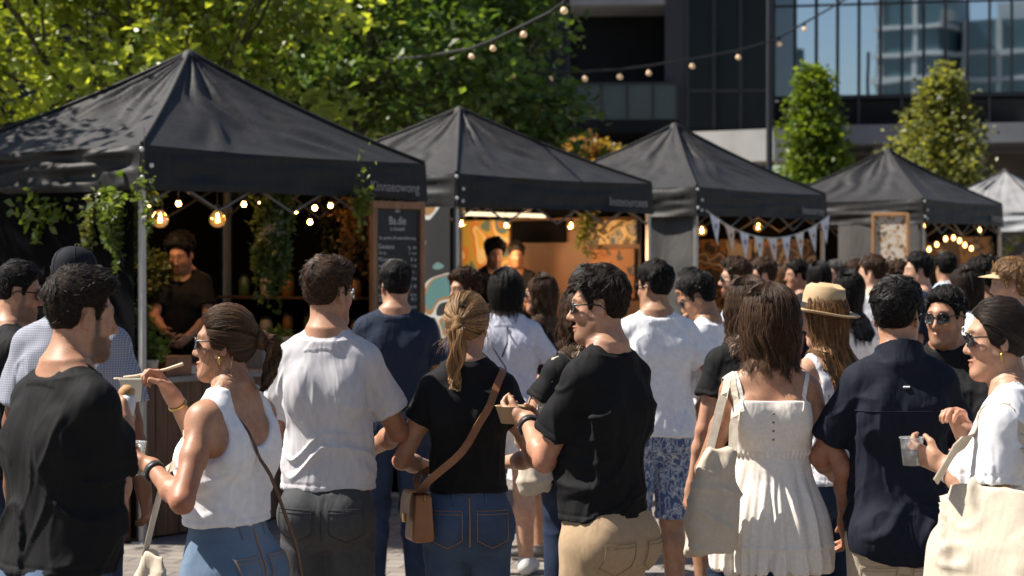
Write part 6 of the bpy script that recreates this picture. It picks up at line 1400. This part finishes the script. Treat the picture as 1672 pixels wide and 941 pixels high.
# ---- things carried by the front row
def mid_hands(p, dz=0., dy=.09, which=(-1,1)):
    q = sum((np.array(p.J[s_][2])+np.array(p.J[s_][3])*dy for s_ in which), np.zeros(3))/len(which); return p.W((q[0],q[1],q[2]+dz))
CLEAR = mat('clear_plastic',(.80,.83,.85),.08,spec=.6,trans=.75)
def clear_cup(label, c, r=.040, h=.095, fill=(.05,.03,.02)):
    root = empty('plastic_cup', c, 0, label, 'cup'); mb = MB(); mb.lathe((0,0,0), [(0,0),(r*.74,0),(r,h),(r*1.06,h),(r*1.06,h+.004),(r*.96,h+.002),(r*.70,.004),(0,.004)], 0, 24); mb.build('cup_wall', CLEAR, root)
    mb = MB(); mb.lathe((0,0,0), [(0,.006),(r*.70,.006),(r*.86,h*.62),(0,h*.62)], 0, 20); mb.build('drink', mat('dark_drink' if fill[0] < .1 else 'pale_drink',fill,.25), root); return root
h2 = mid_hands(p2, -.02, .075, (-1,)); clear_cup('clear plastic cup of dark food held low by the woman in the tank top', h2+Vector((-.012,.004,-.02)), .044, .095)
h2r = mid_hands(p2, .0, .085, (1,))
sp = empty('wooden_spoon', h2r, 0, 'pale wooden spoon pinched in the fingers of the woman in the tank top', 'spoon'); mb = MB(); mb.tube([(.085,-.02,.03),(.03,-.01,.012),(-.06,.0,-.008),(-.10,.0,-.014)], [.0055,.0045,.0045,.006], seg=6); mb.build('handle', mat('pale_wood',(.62,.47,.32),.6), sp); mb = MB(); mb.lathe((-.115,0,-.016), [(0,-.004),(.014,-.003),(.017,.002),(.012,.001),(0,0)], 0, 14); mb.build('bowl', MATS['pale_wood'], sp)
tub = empty('takeaway_tub', h2r+Vector((-.075,-.01,-.065)), R(10), 'small translucent takeaway tub dangling beside the spoon', 'food tub'); mb = MB(); rr = [(-.034,-.026),(.034,-.026),(.034,.026),(-.034,.026)]; mb.add([(x*.85,y*.85,-.02) for x,y in rr]+[(x,y,.045) for x,y in rr], [(3,2,1,0),(0,1,5,4),(1,2,6,5),(2,3,7,6),(3,0,4,7)]); mb.build('tub_wall', mat('milky_plastic',(.66,.66,.55),.3,trans=.35), tub); mb = MB(); mb.box((0,0,.047), (.076,.060,.005), bev=.002); mb.build('lid', MATS['milky_plastic'], tub)
h1 = mid_hands(p1, .01, .085, (1,)); fd_ = empty('wrap_sandwich', h1, R(20), 'wrapped sandwich in the raised hand of the bearded man', 'food'); mb = MB(); mb.lathe((0,0,0), [(0,-.035),(.014,-.032),(.020,-.01),(.024,.012),(.020,.022),(0,.025)], 0, 16, M=Matrix.Rotation(R(-20),4,'X')); mb.build('wrapper', WHB, fd_); mb = MB(); mb.lathe((0,.010,.028), [(0,-.02),(.020,-.012),(.022,.012),(.010,.024),(0,.026)], 0, 12); mb.build('filling', mat('bread',(.42,.24,.11),.8,var=.3,vscale=40), fd_)
h5 = mid_hands(p5, .012, .09); bw = empty('paper_bowl', h5, 0, 'brown paper bowl held by the man in sunglasses and black t-shirt', 'bowl'); mb = MB(); mb.lathe((0,0,0), [(0,-.03),(.042,-.03),(.060,.025),(.063,.027),(.058,.024),(.040,-.024),(0,-.024)], 0, 24); mb.build('bowl_wall', mat('kraft_paper',(.36,.25,.15),.8), bw); mb = MB(); mb.lathe((0,0,0), [(.055,.014),(.03,.026),(0,.03)], 0, 16); mb.build('food', mat('food_mix',(.30,.22,.08),.7,col2=(.12,.17,.04),vscale=60), bw)
h8 = mid_hands(p8, -.015, .085, (-1,)); clear_cup('clear plastic cup with bluish drink held by the woman in the white t-shirt', h8+Vector((-.01,0,-.02)), .033, .075, (.16,.19,.26))
s4 = p4.s
flap_bag('tan leather crossbody bag at the hip of the woman in black', p4, (-.180*s4,-.115,1.055*s4), (.11,.06,.165), -76, [[(-.178*s4,-.13,1.06*s4),(-.15*s4,-.15*s4,1.10*s4),(-.03*s4,-.17*s4,1.20*s4),(.07*s4,-.15*s4,1.36*s4),(.105*s4,-.07*s4,1.45*s4),(.115*s4,.0,1.475*s4),(.09*s4,.10*s4,1.38*s4),(-.05*s4,.17*s4,1.15*s4),(-.19*s4,.10*s4,1.09*s4),(-.182*s4,-.08,1.06*s4)]], LEATH, .013)
s2 = p2.s
flap_bag('brown leather bag at the back of the woman in the tank top', p2, (.215*s2,-.13,.86*s2), (.16,.07,.15), 40, [[(.20*s2,-.14,.865*s2),(.14*s2,-.165*s2,1.0*s2),(.03*s2,-.16*s2,1.20*s2),(-.05*s2,-.14*s2,1.36*s2),(-.085*s2,-.05*s2,1.46*s2),(-.09*s2,.03,1.46*s2),(-.05*s2,.14*s2,1.33*s2)]], LEATH_D, .006)
tote('plain cream cloth bag in front of the woman in the tank top', p2, (-.12*s2,.21*s2,.985*s2), .20, .33, .10, 70, [[(-.12*s2,.24*s2,.98*s2),(-.14*s2,.19*s2,1.10*s2),(-.16*s2,.13*s2,1.24*s2),(-.17*s2,.04*s2,1.38*s2)]], C_CANV, seed=2)
tote('slouchy natural canvas tote on the shoulder of the woman in the sundress', p6, (-.185*s6,-.195*s6,1.235*s6),   .155, .335, .085, 12, [[(-.222*s6,-.19*s6,1.23*s6),(-.185*s6,-.12*s6,1.36*s6),(-.150*s6,-.045*s6,1.475*s6),(-.155*s6,.03,1.455*s6),(-.16*s6,.10,1.38*s6)],[(-.145*s6,-.20*s6,1.23*s6),(-.135*s6,-.125*s6,1.36*s6),(-.137*s6,-.045*s6,1.48*s6),(-.14*s6,.03,1.46*s6),(-.14*s6,.10,1.38*s6)]], C_CANV, seed=5, tilt=.12)
s8 = p8.s
tote('big canvas tote with a wide strap beside the sleek haired woman in profile', p8, (-.235*s8,.0*s8,1.255*s8), .40, .47, .15, 66, [[(-.20*s8,-.16*s8,1.255*s8),(-.19*s8,-.13*s8,1.30*s8),(-.13*s8,-.05*s8,1.475*s8),(-.135*s8,.03,1.46*s8),(-.20*s8,.10*s8,1.35*s8),(-.235*s8,.15*s8,1.255*s8)]], C_CANV, seed=8, sw=.026)

# ================================================================ second row and crowd
def mid(*a, **k): k.setdefault('res', .0075); return person(*a, **k)
q1 = mid(22, 8.0, 1.785, 'm', -70, (-12,-8,0), armR=dict(hand=(.05,.27,1.53),pole=(.6,.1,-1),curl=.8,fd=(-.3,.2,.9),palm=(-.3,-.9,0)), hair=('short',dict(T=.028,n=1400)), hairc='black', skin='tan', beard=.5, glasses='dark', top=tee(C_BLK2), bottom=dict(mat=J_DARK,fit=.016), label='man in sunglasses and dark t-shirt lifting a hand to his mouth', seed=21)
q2 = mid(118, 7.5, 1.83, 'm', -6, (-40,-6,0), hair=('short',dict(T=.012,n=200,quiff=0)), hairc='black', skin='brown', top=dict(kind='shirt',mat=PLAID,hem=.86,sleeve=.76,sloose=.022), bottom=dict(mat=J_DARK,fit=.016), hat=dict(kind='cap',mat=CAPC), label='man in a navy flat brimmed cap and blue checked shirt', seed=22, build=1.05)
q3 = mid(645, 10.4, 1.785, 'm', 6, (16,0,0), armL=dict(hand=(-.12,.30,1.12)), armR=dict(hand=(.15,.30,1.12)), hair=('short',dict(T=.028,S=.010,n=1600)), hairc='black', skin='tan', glasses='clear', top=tee(C_NAVY,hem=.88), bottom=dict(mat=J_DARK,fit=.012,name='jeans'), label='man in a navy t-shirt facing the menu board, seen from behind', seed=23, hs=1.04, build=1.02)
q4 = mid(826, 11.4, 1.74, 'f', -6, (6,0,0), armR=dict(hand=(.15,.28,1.12),pole=(1,-.4,-.8)), hair=('long',dict(wend=-.14,wave=.004,n=1400,vol=.018,flare=.0)), hairc='black', skin='light', top=tee(C_LAV,hem=.86,loose=.03), bottom=dict(mat=C_WHT2,fit=.02,hem=.62,name='shorts',flare=.01), label='woman with a black bob in a pale blue t-shirt and white shorts', seed=24, hs=1.05, build=1.1, shoes=SH_WHITE)
mb = MB(); tr4 = [bvh(q4.top)]; strap_on(mb, tr4, [(.02,-.1,1.45*q4.s),(.03,-.2,1.36*q4.s),(.0,-.2,1.28*q4.s)], .005, .004, .003); strap_on(mb, tr4, [(-.05,-.2,1.33*q4.s),(.02,-.2,1.22*q4.s),(.06,-.2,1.0*q4.s)], .004, .004, .003); mb.build('strap', MATS['black_rubber'], q4.root)
q5 = mid(884, 12.0, 1.71, 'f', 62, (16,0,0), hair=('long',dict(wend=-.33,wave=.014,n=1600,vol=.014)), hairc='brown', skin='tan', glasses='dark', top=dict(kind='tank',mat=C_BLK2,hem=.95,fold=.006), bottom=dict(mat=FLORAL,fit=.02,hem=.5,skirt=1,flare=.05,name='skirt'), armL=hold()[0], armR=hold()[1], label='woman in sunglasses with long wavy brown hair and a black top', seed=25)
q6 = mid(760, 12.4, 1.73, 'f', 95, (30,0,0), hair=('short',dict(T=.045,S=.035,curl=.010,n=1800,ln=.03)), hairc='brown', skin='tan', top=tee(C_NAVY), bottom=dict(mat=J_DARK), label='person with curly brown hair half hidden behind the blonde ponytail', seed=26)
q7 = mid(950, 8.0, 1.69, 'f', 36, (10,0,0), armL=dict(hand=(-.10,.30,1.10),pole=(-.9,-.3,-.9)), armR=dict(hand=(.1,.3,1.1)), hair=('long',dict(wend=-.32,wave=.014,n=3600,vol=.014)), hairc='brown', skin='light', top=tee(C_BLK2,sleeve=.45,hem=.96,drape=.4), bottom=dict(mat=J_DARK,fit=.008,name='jeans'), label='woman with long brown hair in a black t-shirt behind the man in sunglasses', seed=27)
tote('small cream tote with dark print behind the man in khaki trousers', q7, (-.23*q7.s,.0,1.22*q7.s), .20, .28, .09, 30, [[(-.26*q7.s,.0,1.21*q7.s),(-.22*q7.s,-.02,1.28*q7.s),(-.14*q7.s,-.02,1.475*q7.s),(-.18*q7.s,.06,1.36*q7.s),(-.22*q7.s,.06,1.21*q7.s)]], C_CANV, seed=11)
q8 = mid(1070, 9.9, 1.787, 'm', 12, (34,0,0), armL=hold()[0], armR=dict(hand=(.20,.04,.98),pole=(1,-.5,-.1),curl=.6), hair=('short',dict(T=.026,S=.008,n=1800)), hairc='black', skin='olive', glasses='dark', top=tee(C_WHT,hem=.92,loose=.034), bottom=dict(mat=BATIK,fit=.014,hem=.50,flare=.010,waist=.97,name='shorts'), label='man in a white t-shirt and blue batik print shorts', seed=28, hs=1.05)
q9 = mid(1152, 10.2, 1.735, 'm', 58, (22,-24,0), armL=dict(hand=(-.02,.31,1.24),pole=(-.5,-.6,-1)), armR=hold(1.2)[1], hair=('short',dict(T=.030,S=.012,n=1600)), hairc='black', skin='olive', glasses='dark', top=tee(C_WHT,hem=.88,sleeve=.66), bottom=dict(mat=C_BLK2,fit=.014,hem=.52,flare=.010,name='shorts'), label='man in a white t-shirt and black shorts looking down at his hands', seed=29, hs=1.05)
q10 = mid(1205, 12.2, 1.81, 'm', 66, (16,0,0), hair=('short',dict(T=.026,S=.009,n=1600,quiff=.01)), hairc='brown', skin='light', beard=1., glasses='dark', top=tee(C_SKY), bottom=dict(mat=J_DARK), label='bearded man in sunglasses and a light blue t-shirt', seed=30, hs=1.04)
q11 = mid(1222, 8.3, 1.715, 'f', 16, (10,0,0), hair=('long',dict(wend=-.25,wave=.018,n=3300,vol=.014)), hairc='brown', skin='light', top=tee(C_BLK2,sleeve=.5), bottom=dict(mat=J_DARK,fit=.008,name='jeans'), label='woman with wavy brown hair in a black t-shirt beside the sundress', seed=31)
q12 = mid(1350, 8.1, 1.675, 'f', 34, (24,-8,0), armL=hold(1.14)[0], armR=hold(1.14)[1], hair=('long',dict(wend=-.32,wave=.006,n=4500,vol=.008,streak=.6)), hairc=(.17,.088,.036), skin='light', top=dict(kind='tank',mat=FLORAL,hem=.95,fold=.006), bottom=dict(mat=J_DARK,fit=.008,name='jeans'), hat=dict(kind='fedora',mat=STRAW,band=mat('hat_band_black',(.02,.016,.014),.6),tilt=14), label='woman in a straw hat with long light brown hair', seed=32); earring(q12)
q13 = mid(1384, 11.6, 1.735, 'f', 32, (20,0,0), hair=('long',dict(wend=-.34,wave=.004,n=1600,vol=.012)), hairc='black', skin='tan', top=tee(C_WHT2,sleeve=.35), bottom=dict(mat=J_BLUE,fit=.008,name='jeans'), label='woman with long straight black hair and a white top behind the straw hat', seed=33)
q14 = mid(1546, 7.8, 1.69, 'm', 150, (-8,-2,0), armL=hold()[0], armR=hold()[1], hair=('short',dict(T=.020,S=.009,n=1800,spike=.1)), hairc='black', skin='tan', beard=.35, glasses='dark', top=dict(kind='shirt',mat=C_BLK2,sleeve=.74), bottom=dict(mat=J_DARK), label='man in sunglasses and black shirt facing the camera', seed=34); earring(q14, -1, MATS['silver'])
q15 = mid(1655, 9.2, 1.80, 'f', 78, (4,0,0), hair=('short',dict(T=.026,S=.030,n=3600,spike=.12,ln=.05)), hairc='blonde', skin='light', hat=dict(kind='visor',mat=STRAW), top=tee(C_WHT2), bottom=dict(mat=J_BLUE), label='blond person in a pale visor at the photo edge', seed=35)
def far(*a, **k): k.setdefault('res', .012); k.setdefault('feet', True); return person(*a, **k)
sh_ = lambda **k: ('short', dict(dict(n=900,h=.007,sr=.0011), **k)); lo_h = lambda **k: ('long', dict(dict(n=900,h=.009,sr=.0012), **k))
ta,tb = hold(1.15)
far(1426, 13.0, 1.835, 'm', 24, (40,0,0), hair=sh_(T=.02,S=.008), hairc='brown', skin='light', top=tee(C_WHT2), bottom=dict(mat=J_BLUE), label='man with cropped brown hair and a white t-shirt left of the poster board', seed=41, hs=1.05)
far(1250, 14.0, 1.815, 'm', 92, (0,-4,0), hair=sh_(T=.03), hairc='brown', skin='light', top=tee(C_GREY), bottom=dict(mat=J_DARK), label='dark haired man in profile under the bunting', seed=42, hs=1.05)
far(1503, 13.4, 1.85, 'm', 70, (20,0,0), hair=sh_(T=.026,S=.016), hairc='black', skin='light', top=tee(C_NAVY), bottom=dict(mat=J_DARK), label='black haired man in navy before the fourth stall leg', seed=43, hs=1.05)
far(1545, 14.6, 1.86, 'm', 4, (8,0,0), hair=sh_(T=.022,S=.012), hairc='black', skin='olive', top=dict(kind='shirt',mat=C_SKY), bottom=dict(mat=J_DARK), label='man in a light blue shirt facing the fourth stall', seed=44)
far(1466, 13.8, 1.775, 'f', 60, (10,0,0), hair=sh_(T=.045,S=.035,curl=.010), hairc='brown', skin='tan', top=tee(C_BLK2), bottom=dict(mat=J_DARK), label='person with curly brown hair in front of the poster board', seed=45)
far(1398, 15.2, 1.80, 'm', 95, (0,0,0), hair=sh_(T=.03), hairc='brown', skin='light', top=tee(C_BLK2), bottom=dict(mat=J_DARK), label='man in black with his face turned away behind the cropped man', seed=46)
far(1304, 15.4, 1.80, 'm', 88, (10,0,0), hair=sh_(T=.03), hairc='black', skin='tan', top=tee(C_BLK2), bottom=dict(mat=J_DARK), label='man in black below the right half of the bunting', seed=47)
far(1338, 15.0, 1.79, 'f', 30, (0,0,0), hair=lo_h(wend=-.2), hairc='black', skin='tan', top=tee(C_NAVY), bottom=dict(mat=J_DARK), label='woman with black hair in navy at the right leg of the third stall', seed=48)
far(1578, 11.4, 1.755, 'f', 80, (0,-6,0), hair=lo_h(wend=-.16,wave=.012,vol=.02), hairc='dark', skin='tan', top=tee(C_WHT2), bottom=dict(mat=J_DARK), label='woman with dark wavy hair in a pale top looking left', seed=49, armL=ta, armR=tb)
far(1608, 12.6, 1.80, 'm', 60, (10,0,0), hair=sh_(T=.045,S=.03,curl=.008), hairc='black', skin='brown', top=tee(C_NAVY), bottom=dict(mat=J_DARK), label='man with bushy black hair in navy beside the blond visor', seed=50)
far(1283, 16.5, 1.79, 'f', 10, (0,0,0), hair=lo_h(wend=-.2), hairc='light', skin='light', top=tee(C_LAV), bottom=dict(mat=J_DARK), label='woman in pale blue deep under the bunting', seed=51)
far(1365, 17.5, 1.80, 'm', 120, (0,0,0), hair=sh_(T=.03), hairc='grey', skin='light', top=tee(C_SKY), bottom=dict(mat=J_DARK), label='man in light blue turned towards the camera far behind the straw hat', seed=52)
far(1632, 17.0, 1.82, 'm', 20, (0,0,0), hair=sh_(T=.03), hairc='black', skin='tan', top=tee(C_WHT2), bottom=dict(mat=J_DARK), label='man in white far back at the fourth canopy right leg', seed=53)
far(1592, 18.5, 1.82, 'm', 200, (0,0,0), hair=sh_(T=.03), hairc='black', skin='tan', top=tee(C_BLK2), bottom=dict(mat=J_DARK), label='man in black far back facing the camera under the fairy lights', seed=54)
far(1662, 19.5, 1.84, 'f', 100, (0,0,0), hair=lo_h(wend=-.2), hairc='light', skin='light', top=tee(C_SKY), bottom=dict(mat=J_BLUE), label='fair haired woman far back under the white canopy', seed=55)
far(1130, 13.2, 1.74, 'm', 100, (0,0,0), hair=sh_(T=.03), hairc='black', skin='tan', top=tee(C_BLK2), bottom=dict(mat=C_BLK2,hem=.5,fit=.03,name='shorts'), label='man in black behind the man looking down', seed=56, armL=ta, armR=tb)
far(1518, 16.4, 1.80, 'f', 40, (0,0,0), hair=lo_h(wend=-.22), hairc='brown', skin='light', top=tee(C_GREY), bottom=dict(mat=J_BLUE), label='woman in grey between the two men at the fourth stall', seed=57)
# servers stand on low wooden platforms behind the counters
def platform(S, label, x, y, w, d, h): mb = MB(); mb.box((0,0,h-.02), (w,d,.04), bev=.004); mb.box((-w/2+.05,0,(h-.04)/2), (.06,d-.06,h-.04)); mb.box((w/2-.05,0,(h-.04)/2), (.06,d-.06,h-.04)); o = mb.build('wooden_platform', WOOD); o.location = loc(S,x,y,0); o.rotation_euler = (0,0,S.rz); tag(o, label, 'platform')
def server(S, px, y, **k):
    p = pt(S,px,430,y); xl = (S.M.inverted() @ Vector((p.x,p.y,0))).x; return p,xl
ps,xl = server(T1, 298, .95); platform(T1, 'low wooden platform under the server of the first stall', xl, .98, .8, .55, .20)
far(298, ps.y, 1.785, 'm', 172, (-6,-20,0), base=.20, armL=dict(hand=(-.14,.33,1.06),pole=(-.9,-.2,-.8)), armR=dict(hand=(.02,.35,1.10),pole=(.9,-.2,-.8)), hair=sh_(T=.042,S=.016,curl=.006,n=1800), hairc='black', skin='tan', beard=.6, top=tee(C_BLK,sleeve=.7), bottom=dict(mat=C_BLK2), label='server in a black t-shirt looking down in the first stall', seed=61, res=.008, hs=1.14, group='servers in the stalls')
ps,xl = server(T2, 806, 1.0); platform(T2, 'low wooden platform under the servers of the second stall', xl+.15, 1.15, 1.5, .8, .20)
far(806, ps.y, 1.80, 'm', 205, (-8,-14,0), base=.20, armL=ta, armR=tb, hair=sh_(T=.045,S=.02,curl=.006), hairc='black', skin='tan', beard=.5, top=tee(C_BLK), bottom=dict(mat=C_BLK2), label='server with black hair before the mural of the amber stall', seed=62, res=.01, hs=1.1, group='servers in the stalls')
ps,xl = server(T2, 842, 1.25)
far(842, ps.y, 1.78, 'm', 190, (0,-10,0), base=.20, armL=ta, armR=tb, hair=sh_(T=.03), hairc='black', skin='brown', top=tee(C_BLK), bottom=dict(mat=C_BLK2), label='second server in black standing deeper in the amber stall', seed=63, group='servers in the stalls')
# ================================================================ towers behind the camera, light, camera
tower('tall teal apartment tower mirrored in the middle of the glass facade', -37, -136, 7.5, 9, 33, 10)
tower('broad teal apartment tower mirrored at the right of the glass facade', -27.5, -140, 9.5, 10, 30, 4)
tower('slim tower mirrored near the left corner of the glass facade', -53, -128, 5, 6, 27, 18)
w = bpy.data.worlds.new('World'); SC.world = w; w.use_nodes = True; N,L = w.node_tree.nodes, w.node_tree.links
sky = N.new('ShaderNodeTexSky'); sky.sky_type = 'NISHITA'; sky.sun_disc = False
SUN = np.array((-.87,.10,0)); SUN = SUN/np.linalg.norm(SUN); EL = R(53)
az = math.atan2(SUN[0],SUN[1])          # clockwise from +Y
sky.sun_elevation = EL; sky.sun_rotation = az; sky.air_density = 1.; sky.dust_density = .8
L.new(sky.outputs[0], N['Background'].inputs['Color']); N['Background'].inputs['Strength'].default_value = .052
sl = bpy.data.lights.new('sun','SUN'); sl.energy = 5.0; sl.angle = R(.53); sl.color = (1,.93,.83); so = bpy.data.objects.new('sun',sl); COL.objects.link(so)
dv = Vector((SUN[0]*math.cos(EL),SUN[1]*math.cos(EL),math.sin(EL))); so.rotation_euler = dv.to_track_quat('Z','Y').to_euler()
cd = bpy.data.cameras.new('camera'); cam = bpy.data.objects.new('camera',cd); COL.objects.link(cam); SC.camera = cam
cd.sensor_width = 36; cd.lens = 36*F/1672; cam.location = (0,0,CAMZ); cam.rotation_euler = (R(90)-math.atan(40.5/F),0,0); cd.clip_end = 2000
cd.dof.use_dof = True; cd.dof.focus_distance = 6.5; cd.dof.aperture_fstop = 4.5; cd.dof.aperture_blades = 9
SC.view_settings.view_transform = 'Standard'; SC.view_settings.look = 'None'; SC.view_settings.exposure = 1.0; SC.view_settings.gamma = 1.
SC.render.engine = 'CYCLES'; SC.cycles.use_denoising = True; SC.cycles.max_bounces = 8; SC.cycles.transparent_max_bounces = 12; SC.cycles.caustics_reflective = False; SC.cycles.caustics_refractive = False; SC.cycles.sample_clamp_indirect = 6
